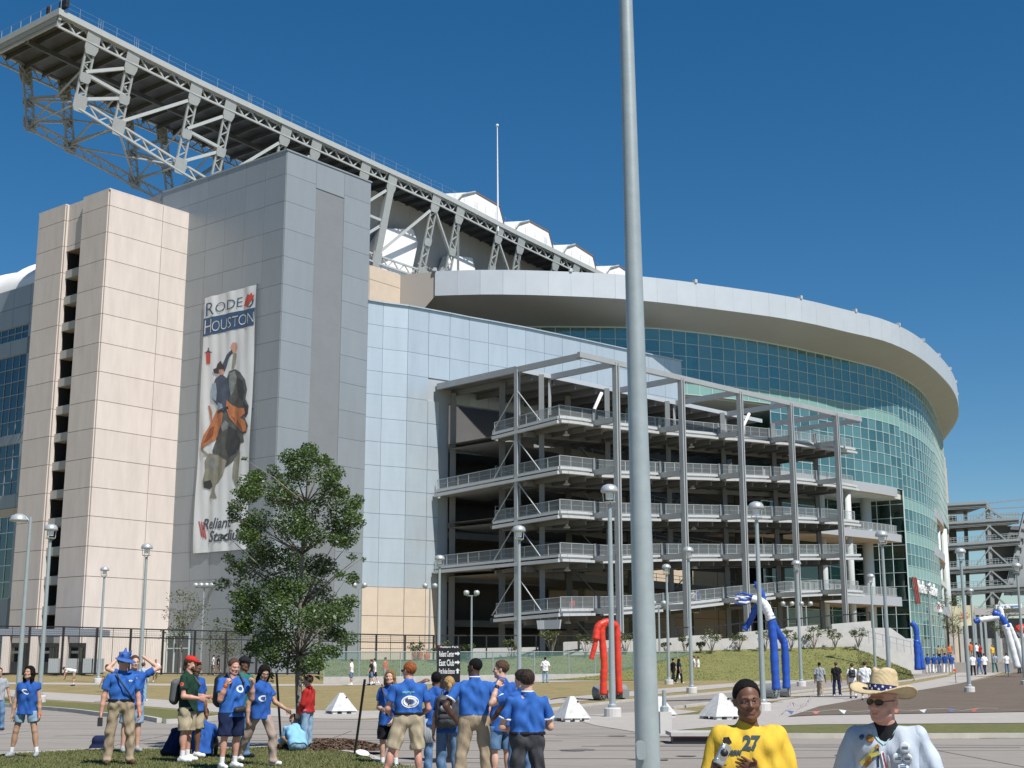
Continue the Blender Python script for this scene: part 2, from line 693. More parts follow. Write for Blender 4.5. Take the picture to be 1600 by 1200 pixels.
# -- the curving middle path
up2 = smooth_line([(-60, 1073), (0, 1077), (60, 1081), (160, 1087), (260, 1094), (350, 1101), (450, 1108), (540, 1111), (640, 1109.5), (740, 1103), (860, 1092), (990, 1080), (1040, 1075.5), (1160, 1066.5), (1260, 1060), (1330, 1057)], 3)
dn2 = smooth_line([(1330, 1060), (1260, 1063.5), (1160, 1072), (1040, 1083.5), (990, 1088), (860, 1100.5), (740, 1113), (640, 1121), (540, 1124), (450, 1121), (350, 1114), (260, 1106.5), (160, 1099), (60, 1092.5), (0, 1088.5), (-60, 1085)], 3)
drape('path', PATHM, up2 + dn2, 0.012)
# -- curving drive behind the traffic pyramids
up3 = smooth_line([(560, 1140), (640, 1134), (720, 1126), (800, 1117), (860, 1110.5), (950, 1099.5), (1040, 1091), (1120, 1084), (1180, 1077), (1250, 1066), (1310, 1061.5), (1400, 1052.5), (1500, 1045.5), (1640, 1034)], 3)
dn3 = smooth_line([(1640, 1037), (1560, 1043.5), (1480, 1054), (1400, 1067), (1310, 1076), (1250, 1081), (1180, 1091), (1120, 1099), (1050, 1108), (1000, 1112), (940, 1118.5), (880, 1128), (800, 1142)], 3)
drape('road', ROADM, up3 + dn3, 0.008)
# -- the broad foreground drive
rd = smooth_line([(-80, 1102), (0, 1104.5), (64, 1109), (120, 1114), (166, 1120), (220, 1124), (258, 1131)], 4)
rd += smooth_line([(258, 1131), (300, 1129), (345, 1124), (395, 1116), (430, 1111), (500, 1122), (560, 1125), (640, 1122), (740, 1114), (800, 1117.5), (860, 1111)], 3)[1:]
rd += [(880, 1118), (950, 1119), (1050, 1119), (1050, 1140), (1052, 1154), (1280, 1155), (1450, 1155), (1640, 1154)]
gl = [ground_at(*p) for p in rd]
gl += [np.array([16, 20, 0]), np.array([16, 2.2, 0]), np.array([-16, 2.2, 0]), np.array([-24, 20, 0])]
drape('road', ROADM, None, 0.004, pts=gl)
# -- paler slab by the lamp bases, right hand path, diagonal path
drape('pavement', PATHM, [(880, 1119), (1000, 1113), (1050, 1108.5), (1130, 1115.5), (1190, 1114), (1184, 1092), (1230, 1086), (1280, 1080), (1400, 1073), (1480, 1058), (1600, 1038), (1650, 1034), (1650, 1043), (1600, 1050.5), (1500, 1068), (1425, 1080.5), (1280, 1104), (1230, 1121), (1280, 1118.5), (1650, 1112.5), (1650, 1130), (1280, 1132.5), (1110, 1137), (1056, 1142), (1056, 1152), (1033, 1151), (930, 1134)], 0.016)
drape('dirt_field', DIRT, [(1232, 1120.5), (1280, 1104.5), (1360, 1090), (1425, 1081), (1500, 1068.5), (1600, 1051), (1660, 1041), (1660, 1112), (1600, 1113), (1280, 1118.3)], 0.03)
drape('lawn', GREENGRASS, [(1048, 1118.6), (1120, 1108), (1180, 1101), (1185, 1113.5), (1130, 1115)], 0.02)
drape('lawn', GREENGRASS, [(1058, 1143), (1110, 1138), (1280, 1133.5), (1660, 1131.5), (1660, 1152.5), (1450, 1152.5), (1280, 1152.5), (1075, 1153)], 0.024)
drape('lawn', GREENGRASS, dn2[-24:][::-1] if False else ([(-80, 1088), (0, 1091), (60, 1095), (160, 1101), (260, 1109), (350, 1117), (395, 1115.5), (345, 1123), (300, 1128), (258, 1130)] + rd[20:0:-4]), 0.02)
drape('dry_verge', DRYGRASS, [(1150, 1105), (1195, 1097), (1255, 1088.5), (1310, 1081.5), (1350, 1075.5), (1395, 1068.5), (1390, 1072), (1335, 1080.5), (1280, 1086), (1225, 1094), (1184, 1104)], 0.022)
# near planting island
isl = smooth_line([(-120, 1192), (0, 1187), (70, 1183), (140, 1179.5), (220, 1178.5), (300, 1178), (380, 1176.5), (450, 1175), (520, 1180), (572, 1189), (596, 1200)], 4)
isl3 = [ground_at(*p) for p in isl]
isl_all = isl3 + [np.array([-1.9, 21.5, 0]), np.array([-2.6, 19.5, 0]), np.array([-4.5, 18.2, 0]), np.array([-10, 18.0, 0]), np.array([-14, 20.0, 0])]
drape('lawn', GREENGRASS, None, 0.10, pts=isl_all)


def kerb(name, pix, m=CONC, w=0.16, h=0.14, lift=0.0, pts=None):
    P = [ground_at(*p) for p in pix] if pts is None else pts
    bb = MB()
    for i in range(len(P) - 1):
        p, q = P[i].copy(), P[i + 1].copy()
        d = (q - p) / np.linalg.norm(q - p)
        bb.bar(p + [0, 0, h / 2 + lift] - d * 0.02, q + [0, 0, h / 2 + lift] + d * 0.001 * (i % 3), h, w + 0.002 * (i % 2))
    return struct(bb.build(name, m))


KERBM = mat('kerb_concrete', (0.44, 0.42, 0.385), 0.9, var=0.12, scale=2.0)
kerb('kerb', rd[:24], KERBM)
kerb('kerb', rd[24:34], KERBM)
kerb('kerb', [(1062, 1153.5), (1130, 1153.6), (1280, 1153.8), (1450, 1153.8), (1640, 1153)], KERBM, h=0.12)
kerb('kerb', None, KERBM, pts=isl3[3:], h=0.12)
kerb('kerb', [(u, v) for u, v in up3[10:34:2]], KERBM, h=0.10)
kerb('kerb', [(u, v) for u, v in dn3[:26:2]], KERBM, h=0.10)

# slab joints of the drive: narrow sealed grooves
jb = MB()
for y in np.arange(24, 60, 5.2):
    jb.abox(-26 + 0.1 * y, 14, y, y + 0.03, 0.0045 + ground_z(y), 0.009 + ground_z(y))
for x in np.arange(-22, 14, 4.4):
    jb.abox(x, x + 0.03, 24.05, 38.4, 0.0047, 0.0095)
TAR = mat('joint_sealant', (0.10, 0.095, 0.09), 0.8)
struct(jb.build('road', TAR))

# tyre marks, patches and cracks on the drive
MARK = mat('tyre_mark', (0.135, 0.125, 0.118), 0.85, var=.35, scale=1.5)
mk = MB()
rm = random.Random(3)
for k in range(9):
    x0, y0_ = rm.uniform(-12, 2), rm.uniform(26, 37)
    cx_, cy_ = x0 + rm.uniform(5, 12), y0_ + rm.uniform(-1.5, 1.5)
    P = smooth_line([(x0, y0_), ((x0 + cx_) / 2, (y0_ + cy_) / 2 + rm.uniform(-.7, .7)), (cx_, cy_)], 8)
    for i in range(len(P) - 1):
        p_, q_ = np.array([*P[i], .0078 + .0004 * k]), np.array([*P[i + 1], .0078 + .0004 * k])
        mk.add([p_ - [0, .05, 0], q_ - [0, .05, 0], q_ + [0, .05, 0], p_ + [0, .05, 0]], [(0, 1, 2, 3)])
for k in range(14):
    x0, y0_ = rm.uniform(-14, 4), rm.uniform(24.5, 38)
    P = [(x0, y0_)]
    for q in range(9):
        P.append((P[-1][0] + rm.uniform(.1, .6), P[-1][1] + rm.uniform(-.35, .35)))
    for i in range(9):
        p_, q_ = np.array([*P[i], .0128]), np.array([*P[i + 1], .0128])
        mk.add([p_ - [0, .012, 0], q_ - [0, .012, 0], q_ + [0, .012, 0], p_ + [0, .012, 0]], [(0, 1, 2, 3)])
for k in range(16):
    x0, y0_, r_ = rm.uniform(-12, 8), rm.uniform(22.5, 36), rm.uniform(.1, .45)
    P = [np.array([x0 + r_ * rm.uniform(.7, 1.2) * math.cos(q * .63), y0_ + r_ * rm.uniform(.7, 1.2) * math.sin(q * .63), .0146 + .0003 * k]) for q in range(10)]
    mk.add(P, [tuple(range(10))])
struct(mk.build('road', MARK))

# mulch ring of the young tree: a low heap of bark
TREE = ground_at(467, 1176)
bm = bmesh.new()
bmesh.ops.create_grid(bm, x_segments=48, y_segments=28, size=1.0)
for v in bm.verts:
    x, y = v.co.x, v.co.y
    r = math.hypot(x, y)
    h = max(0.0, 1 - r ** 2.5)
    v.co = Vector((TREE[0] + 0.62 + x * 1.15, TREE[1] - 0.42 + y * 0.85, 0.085 + 0.16 * h + 0.05 * h * (random.random() - 0.3)))
for f in [f for f in bm.faces if math.hypot((f.calc_center_median().x - TREE[0] - 0.62) / 1.15, (f.calc_center_median().y - TREE[1] + 0.42) / 0.85) > 1.02]:
    bm.faces.remove(f)
me = bpy.data.meshes.new('mulch')
bm.to_mesh(me); bm.free()
me.materials.append(MULCHM)
o = link(bpy.data.objects.new('mulch', me))
stuff(o); tag(o, 'dark bark mulch heaped round the foot of the young tree', 'mulch')
# loose bark chips
n = 2600
an = rng.random(n) * 2 * np.pi
rr = np.sqrt(rng.random(n)) * 1.05
cx = TREE[0] + 0.62 + np.cos(an) * rr * 1.15
cy = TREE[1] - 0.42 + np.sin(an) * rr * 0.85
cz = 0.10 + 0.16 * np.maximum(0, 1 - rr ** 2.5)
V = np.empty((n, 3, 3)); th = rng.random(n) * 6.283; s = 0.02 + 0.05 * rng.random(n)
for k, (a, c) in enumerate(((0, 1), (0.25, -1), (-0.6, 0.2))):
    V[:, k, 0] = cx + s * (np.cos(th) * c - np.sin(th) * a * .6)
    V[:, k, 1] = cy + s * (np.sin(th) * c + np.cos(th) * a * .6)
    V[:, k, 2] = cz + rng.random(n) * 0.05


def tri_object(name, V, m):
    k = V.shape[0]
    me = bpy.data.meshes.new(name)
    me.vertices.add(k * 3)
    me.vertices.foreach_set('co', V.reshape(-1))
    me.loops.add(k * 3)
    me.loops.foreach_set('vertex_index', np.arange(k * 3, dtype=np.int32))
    me.polygons.add(k)
    me.polygons.foreach_set('loop_start', np.arange(0, k * 3, 3, dtype=np.int32))
    me.update(calc_edges=True)
    me.materials.append(m)
    return bpy.data.objects.new(name, me)


CHIP = mat('bark_chip', (0.13, 0.085, 0.055), 0.95, var=0.5, scale=9)
o = stuff(link(tri_object('bark_chips', V, CHIP)))
tag(o, 'loose bark chips scattered over the mulch under the tree', 'mulch')

# grass blades of the near island
def in_poly(x, y, poly):
    c = np.zeros(len(x), bool)
    P = np.array([[p[0], p[1]] for p in poly])
    j = len(P) - 1
    for i in range(len(P)):
        xi, yi, xj, yj = P[i, 0], P[i, 1], P[j, 0], P[j, 1]
        with np.errstate(divide='ignore', invalid='ignore'):
            hit = ((yi > y) != (yj > y)) & (x < (xj - xi) * (y - yi) / (yj - yi) + xi)
        c ^= hit
        j = i
    return c


def blades(name, poly, n, z0, hmin, hmax, m, label):
    P = np.array([[p[0], p[1]] for p in poly])
    lo, hi = P.min(0), P.max(0)
    x = lo[0] + rng.random(n) * (hi[0] - lo[0])
    y = lo[1] + rng.random(n) * (hi[1] - lo[1])
    k = in_poly(x, y, poly)
    x, y = x[k], y[k]
    n = len(x)
    V = np.empty((n, 3, 3))
    th = rng.random(n) * 6.283
    h = hmin + (hmax - hmin) * rng.random(n)
    w = 0.006 + 0.006 * rng.random(n)
    le = rng.normal(0, 0.35, (n, 2)) * h[:, None]
    zz = np.array([ground_z(q) for q in y]) + z0 if y.max() > 40 else np.full(n, z0)
    V[:, 0] = np.stack([x + w * np.cos(th), y + w * np.sin(th), zz], 1)
    V[:, 1] = np.stack([x - w * np.cos(th), y - w * np.sin(th), zz], 1)
    V[:, 2] = np.stack([x + le[:, 0], y + le[:, 1], zz + h], 1)
    o = stuff(link(tri_object(name, V, m)))
    return tag(o, label, 'grass')


BLADE = mat('grass_blade', (0.10, 0.13, 0.035), 0.8, var=0.35, scale=2.2, col2=(0.17, 0.16, 0.065))
vis = isl3 + [np.array([-1.4, 22.6, 0]), np.array([-9.6, 22.6, 0]), np.array([-9.8, 24.5, 0])]
blades('grass', vis, 52000, 0.10, 0.012, 0.045, BLADE, 'short green grass of the planting island at the front left')

# ================================================================== STADIUM
T0 = at_y(150, 640, 125.0); T0[2] = 1.3
GZ = 1.3


def ab(a, b_, z=0.0):
    p = T0 + DIR_A * a + DIR_B * b_
    return np.array([p[0], p[1], z])


stadium = thing('stadium', 'huge stadium with beige and grey towers, silver walls, curved glass front and roof truss', 'stadium', T0)
nA = -DIR_B      # outward normal of walls running along A
nB = -DIR_A      # outward normal of walls running along B

# ---- beige stair tower
LEN = 9.42
zr = [at_y(155, v, 125.0)[2] for v in (948, 900, 853, 806, 761, 715, 669, 625, 580, 535, 490, 447.5, 405, 362.5, 321)]
zr = [GZ, 4.6] + zr + [47.0]
b = MB()
WALLB = mat('silver_joint', (0.36, 0.395, 0.42), 0.6)
SLOT = mat('slot_shade_dark', (0.03, 0.028, 0.027), 0.9)


def wall_block(b, a0, a1, b0, b1, z0, z1, mi=0):
    c = ab((a0 + a1) / 2, (b0 + b1) / 2, (z0 + z1) / 2)
    b.box(c, DIR_A * (a1 - a0) / 2, DIR_B * (b1 - b0) / 2, UP * (z1 - z0) / 2, mi)
wall_block(b, 0, LEN, 0, 4.2, GZ, 46.95)
wall_block(b, 0, LEN, 7.2, 11.85, GZ, 46.95)
wall_block(b, 0.4, LEN, 4.2, 7.2, 42.2, 46.95)
tower = b.build('stair_tower', BACKING, stadium)
panels(tower, BEIGE, ab(0, 0), DIR_A, nA, [0.0, 6.2, LEN], zr)
panels(tower, BEIGE, ab(0, 0), DIR_B, nB, [0.0, 4.2], zr)
panels(tower, BEIGE, ab(0, 7.2), DIR_B, nB, [0.0, 4.65], zr)
panels(tower, BEIGE, ab(0.4, 4.2), DIR_B, nB, [0.0, 3.0], [42.2] + [z for z in zr if z > 42.5] )
panels(tower, BEIGE, ab(0, 7.2), DIR_A, nA, [0.06, 0.52], zr, thick=0.05)
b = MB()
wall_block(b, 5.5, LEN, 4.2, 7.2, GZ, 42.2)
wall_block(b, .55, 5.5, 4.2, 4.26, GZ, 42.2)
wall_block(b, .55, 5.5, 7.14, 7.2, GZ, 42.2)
b.build('slot_shade', SLOT, tower)  # near-black back and side sheets: the slot's inner shade put into their colour
# slim cornice and the stair inside the slot
b = MB()
wall_block(b, -0.12, LEN, -0.12, 4.2, 46.98, 47.12)
wall_block(b, -0.12, LEN, 7.2, 11.95, 46.98, 47.12)
wall_block(b, 0.3, LEN, 4.21, 7.19, 46.98, 47.10)
b.build('parapet_cap', BEIGE, tower)
STAIRC = mat('stair_concrete', (0.40, 0.385, 0.355), 0.85, var=0.06, scale=1)
for k in range(1, len(zr) - 2):
    z = zr[k]
    if z > 42:
        break
    b = MB()
    wall_block(b, 0.35, 1.5, 4.22, 7.18, z - 0.55, z + 0.25)
    b.build('stair_landing', STAIRC, tower)
    b = MB()
    zn = zr[k + 1] if zr[k + 1] < 42 else 42
    b.bar(ab(1.7, 7.0, z - 0.1), ab(1.7, 4.4, zn - 0.5), 0.34, 0.6, UP)
    b.build('stair_flight', STAIRC, tower)

# ---- grey tower
GA, GB = 9.42, -14.6
g0 = ab(GA, GB)
rows_g = [50.3, 47.95] + [47.95 - 2.72 * k for k in range(1, 17)] + [GZ]
rows_g = sorted(set(round(z, 3) for z in rows_g))
GR = 11.35
b = MB()
wall_block(b, GA, GA + GR, GB, 16.0, GZ, 50.25)
gt = b.build('grey_tower', GREYD, stadium)
panels(gt, GREYP, g0, DIR_B, nB, [0.0, 2.9, 5.8, 8.7, 11.6, 14.55, 19.0], rows_g, gap=0.03, thick=0.06, name='panel')
panels(gt, GREYP, g0, DIR_A, nA, [0.0, 3.83], rows_g, gap=0.03, thick=0.06)
panels(gt, GREYP, g0, DIR_A, nA, [7.65, GR], rows_g, gap=0.03, thick=0.06)
panels(gt, GREYP, g0, DIR_A, nA, [3.83, 7.65], [47.6, 50.3], gap=0.03, thick=0.06)
panels(gt, GREYD, g0 + DIR_B * 0.35, DIR_A, nA, [3.83, 5.74, 7.65], [z for z in rows_g if z < 47.5] + [47.6], gap=0.05, thick=0.05)
# the recess is cut by setting the strips either side proud
b = MB()
wall_block(b, GA, GA + 3.83, GB - 0.02, GB + 0.4, GZ, 50.25)
wall_block(b, GA + 7.65, GA + GR, GB - 0.02, GB + 0.4, GZ, 50.25)
b.build('cladding_rail', GREYD, gt)
b = MB()
wall_block(b, GA - 0.14, GA + GR + 0.1, GB - 0.14, 4.4, 50.27, 50.42)
b.build('parapet_cap', GREYP, gt)
# glazed doors at the foot of the grey tower
b = MB()
p0 = ab(GA, GB + 15.4) + nB * 0.16
q0 = ab(GA, GB + 11.0) + nB * 0.16
b.bar([*p0[:2], 4.9], [*q0[:2], 4.9], 0.3, 0.2, UP)
for k in range(5):
    pk = p0 + (q0 - p0) * k / 4
    b.bar([*pk[:2], GZ], [*pk[:2], 4.8], 0.14, 0.16, DIR_B)
b.bar([*p0[:2], 3.6], [*q0[:2], 3.6], 0.1, 0.12, UP)
dr = b.build('entrance_door', FRAMEG, gt)
b = MB()
for k in range(4):
    a_, c_ = p0 + (q0 - p0) * (k + .08) / 4, p0 + (q0 - p0) * (k + .92) / 4
    b.quad([*a_[:2], GZ], [*c_[:2], GZ], [*c_[:2], 4.7], [*a_[:2], 4.7])
b.build('pane', GLASSD, dr)

# ---- silver wall (faceted, turning slowly to the right)
SP = [on_z(u, v, 37.8) for u, v in ((575, 470), (599, 474), (638, 479), (670, 485), (703, 491), (733, 497), (763, 502.3), (792, 507.7), (821, 513), (850, 519.2), (878, 525), (906, 531), (932, 536.7), (959, 542.6), (985, 548.2), (1012, 554), (1038, 559.6), (1064, 565))]
rows_s = [GZ, 3.6, 6.7, 9.45] + [9.45 + (37.8 - 9.45) / 12 * k for k in range(1, 13)]
sb = MB()
silver_wall = None
for i in range(len(SP) - 1):
    p, q = SP[i].copy(), SP[i + 1].copy()
    d = q - p; d[2] = 0; L = np.linalg.norm(d); d /= L
    n = np.array([d[1], -d[0], 0])
    z0 = GZ if i < 4 else 28.3
    sb.box([*((p + q) / 2 - n * 0.3)[:2], (z0 + 37.7) / 2], d * L / 2, n * 0.25, UP * (37.7 - z0) / 2)
silver_wall = sb.build('silver_wall', WALLB, stadium)
for i in range(len(SP) - 1):
    p, q = SP[i].copy(), SP[i + 1].copy()
    d = q - p; d[2] = 0; L = np.linalg.norm(d); d /= L
    n = np.array([d[1], -d[0], 0])
    if i < 4:
        up = [z for z in rows_s if z >= 9.4]
        lw = [z for z in rows_s if z <= 9.5]
        LL = L if i < 3 else L * 0.52
        if i == 3:
            panels(silver_wall, SILVER, p - n * 0.05, d, n, [0, LL], [z for z in up if z < 30.7], thick=0.1)
            panels(silver_wall, SILVER, p - n * 0.05, d, n, [0, L], [z for z in up if z > 30.6], thick=0.1)
        else:
            panels(silver_wall, SILVER, p - n * 0.05, d, n, [0, LL], up, gap=0.035, thick=0.1)
        panels(silver_wall, BEIGE2, p - n * 0.02, d, n, [0, LL], lw, thick=0.1)
    else:
        panels(silver_wall, SILVER, p - n * 0.05, d, n, [0, L], [z for z in rows_s if z > 28.2], gap=0.035, thick=0.1)
sb = MB()
for i in range(len(SP) - 1):
    p, q = SP[i], SP[i + 1]
    sb.bar([p[0], p[1], 37.86], [q[0], q[1], 37.86], 0.12, 0.5, UP)
sb.build('parapet_cap', SILVER, silver_wall)
# the wall turns inwards behind the ramps: a deep shaded bay
WP = SP[3] + (SP[4] - SP[3]) * 0.52
d3 = (SP[4] - SP[3]); d3[2] = 0; d3 /= np.linalg.norm(d3)
inn = np.array([-d3[1], d3[0], 0])
bayA = WP.copy(); bayB = WP + inn * 15
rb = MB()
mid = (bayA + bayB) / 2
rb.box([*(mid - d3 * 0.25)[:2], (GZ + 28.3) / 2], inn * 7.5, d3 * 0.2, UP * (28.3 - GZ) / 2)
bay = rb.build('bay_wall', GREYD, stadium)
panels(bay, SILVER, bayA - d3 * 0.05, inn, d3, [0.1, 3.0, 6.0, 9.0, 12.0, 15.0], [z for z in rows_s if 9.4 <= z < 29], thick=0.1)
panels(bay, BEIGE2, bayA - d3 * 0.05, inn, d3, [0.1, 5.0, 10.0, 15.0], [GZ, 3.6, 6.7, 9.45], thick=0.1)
far_end = np.array([44.0, 190.0, 0])
dd = far_end - bayB; dd[2] = 0; Lb = np.linalg.norm(dd); dd /= Lb
nn = np.array([dd[1], -dd[0], 0])
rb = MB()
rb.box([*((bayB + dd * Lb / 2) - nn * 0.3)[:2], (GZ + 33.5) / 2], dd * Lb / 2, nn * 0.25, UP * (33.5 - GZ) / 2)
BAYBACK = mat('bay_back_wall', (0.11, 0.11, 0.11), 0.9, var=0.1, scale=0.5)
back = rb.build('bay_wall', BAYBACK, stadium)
for k in range(6):       # tan wall pieces and openings seen through the ramps
    s = 25 + k * 5.4
    panels(back, BEIGE2, bayB, dd, nn, [s, s + 5.35], [GZ, 4.6, 8.0, 11.0, 14.0], thick=0.15)
rb = MB()
for z in (6.5, 11.2, 15.9, 20.6, 25.3):
    rb.box([*(bayB + dd * 14 + nn * 3.0)[:2], z], dd * 13.5, nn * 2.9, UP * 0.35)
rb.build('gallery_floor', CONCD, back)

# ---- upper beige wall and the end of the canopy
cE = on_z(680, 425, 46.0); cE[2] = 0
cI = on_z(625, 430, 46.0); cI[2] = 0
b = MB()
pl = cI - DIR_A * 10
b.box([*((cI + pl) / 2 + DIR_B * 0.35)[:2], 41.0], DIR_A * 5.0, DIR_B * 0.3, UP * 5.0)
ub = b.build('upper_wall', BACKING, stadium)
panels(ub, BEIGE2, pl, DIR_A, nA, [0, 5.0, 10.0], [36.0, 38.0, 41.2, 44.4, 46.05], thick=0.1)

# ---- canopy
cp = [on_z(u, v, 43.15) for u, v in ((680, 462), (770, 460.5), (890, 463.5), (1000, 470), (1120, 484), (1240, 501), (1330, 521), (1380, 533), (1422, 551), (1451, 571), (1473, 592), (1488, 611), (1496, 634), (1493, 660), (1466, 698))]
cp[0] = np.array([cE[0], cE[1], 43.15])
cpl = smooth_line([p[:2] for p in cp], 3)
CZ0, CZ1 = 43.15, 46.05
gp = [on_z(u, v, 41.65) for u, v in ((640, 520), (740, 514), (840, 511), (1000, 512.5), (1070, 518), (1170, 531), (1250, 546), (1340, 567), (1380, 578), (1408, 590), (1437, 610), (1456, 636), (1466, 664))]
gl2 = [p[:2] for p in gp]
gl2 = gl2 + [gl2[-1] + (gl2[-1] - gl2[-2]) * 0.9 + np.array([1.0, 4]), gl2[-1] + (gl2[-1] - gl2[-2]) * 1.8 + np.array([0, 14])]
gpl = smooth_line(gl2, 6)


def resample(P, n):
    P = [np.asarray(p, float) for p in P]
    s = [0]
    for i in range(len(P) - 1):
        s.append(s[-1] + np.linalg.norm(P[i + 1] - P[i]))
    out = []
    for t in np.linspace(0, s[-1], n):
        i = min(int(np.searchsorted(s, t, 'right')) - 1, len(P) - 2)
        k = (t - s[i]) / max(s[i + 1] - s[i], 1e-9)
        out.append(P[i] + (P[i + 1] - P[i]) * k)
    return out, s[-1]


N = 60
co, clen = resample(cpl, N)
gi, _ = resample(gpl, N)
b = MB()
for i in range(N - 1):
    p, q = co[i], co[i + 1]
    gp_, gq_ = gi[i], gi[i + 1]
    P3 = lambda w, z: np.array([w[0], w[1], z])
    # soffit (two planes: a shallow outer slope and a flat inner margin)
    b.add([P3(p, CZ0 + .02), P3(q, CZ0 + .02), P3(gq_ * .9 + q * .1, 41.9), P3(gp_ * .9 + p * .1, 41.9)], [(0, 3, 2, 1)], 0)
    b.add([P3(gp_ * .9 + p * .1, 41.9), P3(gq_ * .9 + q * .1, 41.9), P3(gq_, 41.7), P3(gp_, 41.7)], [(0, 3, 2, 1)], 0)
    # roof
    ip, iq = p + (gp_ - p) * 1.6, q + (gq_ - q) * 1.6
    b.add([P3(p, CZ1 - .25), P3(q, CZ1 - .25), P3(iq, 46.6), P3(ip, 46.6)], [(0, 1, 2, 3)], 1)
    b.add([P3(ip, 46.6), P3(iq, 46.6), P3(iq, 41.7), P3(ip, 41.7)], [(0, 1, 2, 3)], 0)
canopy = b.build('canopy', [SOFFIT, FASCIA], stadium)
pan, _ = resample(cpl, 61)
for i in range(60):
    p, q = np.array([*pan[i], 0]), np.array([*pan[i + 1], 0])
    d = q - p; L = np.linalg.norm(d); d /= L
    panels(canopy, FASCIA, p, d, np.array([d[1], -d[0], 0]), [0, L], [CZ0, CZ1], gap=0.004 if i % 2 else 0.012, thick=0.16, name='fascia_panel')
    if i in (0, 6, 12, 18, 22, 26, 30, 34, 38, 42, 46):
        bb = MB()
        bb.box([p[0], p[1], CZ1 + .2], d * 0.16, np.array([d[1], -d[0], 0]) * 0.3, UP * 0.2)
        bb.build('roof_post', FASCIA, canopy)
# end wall of the canopy
b = MB()
e0, e1 = np.array([cE[0], cE[1], 0]), np.array([cI[0], cI[1], 0])
b.add([e0 + UP * CZ0, e0 + UP * CZ1, e1 + UP * CZ1, e1 + UP * 37.0, e1 + (e0 - e1) * .7 + UP * 41.8], [(0, 1, 2, 3, 4)])
b.build('canopy_end', mat('canopy_end_panel', (0.40, 0.37, 0.33), 0.8), canopy)
# soffit run over the silver wall, from the canopy end back to the glass
b = MB()
b.add([e0 + UP * (CZ0 + .01), e1 + (e0 - e1) * .7 + UP * 41.8, e1 + UP * 37.0, np.array([gi[0][0], gi[0][1], 37.0]), np.array([gi[0][0], gi[0][1], 41.7])], [(0, 1, 2, 3, 4)])
b.build('soffit_end', SOFFIT, canopy)

# ---- curved glass front
PW = 1.78
nseg = int(resample(gpl, 2)[1] / PW)
gs, glen = resample(gpl, nseg + 1)
ZT = 41.65
def px_u(p, z):
    P = np.array([p[0], p[1], z]) - EYE
    return 800 + FPX * P[0] / (P[1] * CT + P[2] * ST)
RH = 1.52
b_mull = MB()
panes = []
spans = []
for i in range(nseg):
    p, q = gs[i], gs[i + 1]
    u = px_u((p + q) / 2, 34)
    if u < 770:
        zb = 36.6
    elif u < 1060:
        zb = 36.0
    elif u < 1208:
        zb = 33.9
    elif u < 1404:
        zb = 25.6
    elif u < 1457:
        zb = 1.5
    else:
        zb = 25.2
    nr = int(round((ZT - zb) / RH))
    rh = (ZT - zb) / nr
    d = q - p; L = np.linalg.norm(d); d3_ = np.array([d[0] / L, d[1] / L, 0])
    n = np.array([d3_[1], -d3_[0], 0])
    spans.append((p, q, zb, u))
    for j in range(nr):
        z0 = zb + j * rh
        spn = abs(z0 + rh / 2 - 34.6) < rh * 0.5 or (zb < 20 and abs(z0 + rh / 2 - 24.4) < rh * 0.5) or (zb < 20 and (abs(z0 + rh / 2 - 19.6) < rh * .5 or abs(z0 + rh / 2 - 14.9) < rh * .5))
        panes.append((np.linalg.norm(p) + 0.2 * j, p, q, z0, z0 + rh, spn, d3_, n, L, u))
        b_mull.bar([p[0], p[1], z0], [q[0], q[1], z0], 0.06, 0.14, UP)
    b_mull.bar([p[0], p[1], ZT], [q[0], q[1], ZT], 0.16, 0.2, UP)
    b_mull.bar([p[0], p[1], zb], [p[0], p[1], ZT], 0.075, 0.14, d3_)
gw = b_mull.build('glass_wall', FRAMEG, stadium)
vis_p = [t for t in panes if t[9] > 1050]
hid_p = [t for t in panes if t[9] <= 1050]
vis_p.sort(key=lambda t: t[0])
rest = MB()
rest_s = MB()
for k, (dist, p, q, z0, z1, spn, d3_, n, L, u) in enumerate(vis_p[:300]):
    c = np.array([*(p + q) / 2, (z0 + z1) / 2])
    slab_piece('pane', SPANDREL if spn else GLASS, gw, c, (L - .06, 0.024, z1 - z0 - .06), math.atan2(d3_[1], d3_[0]))
for (dist, p, q, z0, z1, spn, d3_, n, L, u) in vis_p[300:] + hid_p:
    c = np.array([*(p + q) / 2, (z0 + z1) / 2])
    (rest_s if spn else rest).box(c, d3_ * (L / 2 - .03), n * 0.012, UP * ((z1 - z0) / 2 - .03))
stuff(rest.build('panes', GLASS, gw))
stuff(rest_s.build('spandrel_panes', SPANDREL, gw))
# rooms behind the glass: floors, round columns, back wall
b = MB()
off, _ = resample(gpl, 80)
def inner(P, dist):
    out = []
    for i, p in enumerate(P):
        t = P[min(i + 1, len(P) - 1)] - P[max(i - 1, 0)]
        t /= np.linalg.norm(t)
        out.append(p + np.array([-t[1], t[0]]) * dist)
    return out
i1, i9 = inner(off, 0.35), inner(off, 9.0)
ROOMFLOOR = mat('concourse_floor', (0.52, 0.55, 0.50), 0.8)
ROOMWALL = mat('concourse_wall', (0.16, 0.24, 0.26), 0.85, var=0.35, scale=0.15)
for zf, th_ in ((40.8, .5), (34.3, 1.3), (29.3, .4), (24.9, 1.2), (19.4, .8), (14.8, .8), (9.8, .8)):
    for i in range(79):
        u = px_u(off[i], 34)
        if (zf < 33 and u < 1195) or (zf < 24 and u < 1404):
            continue
        a_, c_, d_, e_ = i1[i], i1[i + 1], i9[i + 1], i9[i]
        lo = [np.array([*w, zf - th_ / 2]) for w in (a_, c_, d_, e_)]
        hi = [np.array([*w, zf + th_ / 2]) for w in (a_, c_, d_, e_)]
        b.add(lo + hi, [(0, 3, 2, 1), (4, 5, 6, 7), (0, 1, 5, 4)], 0)
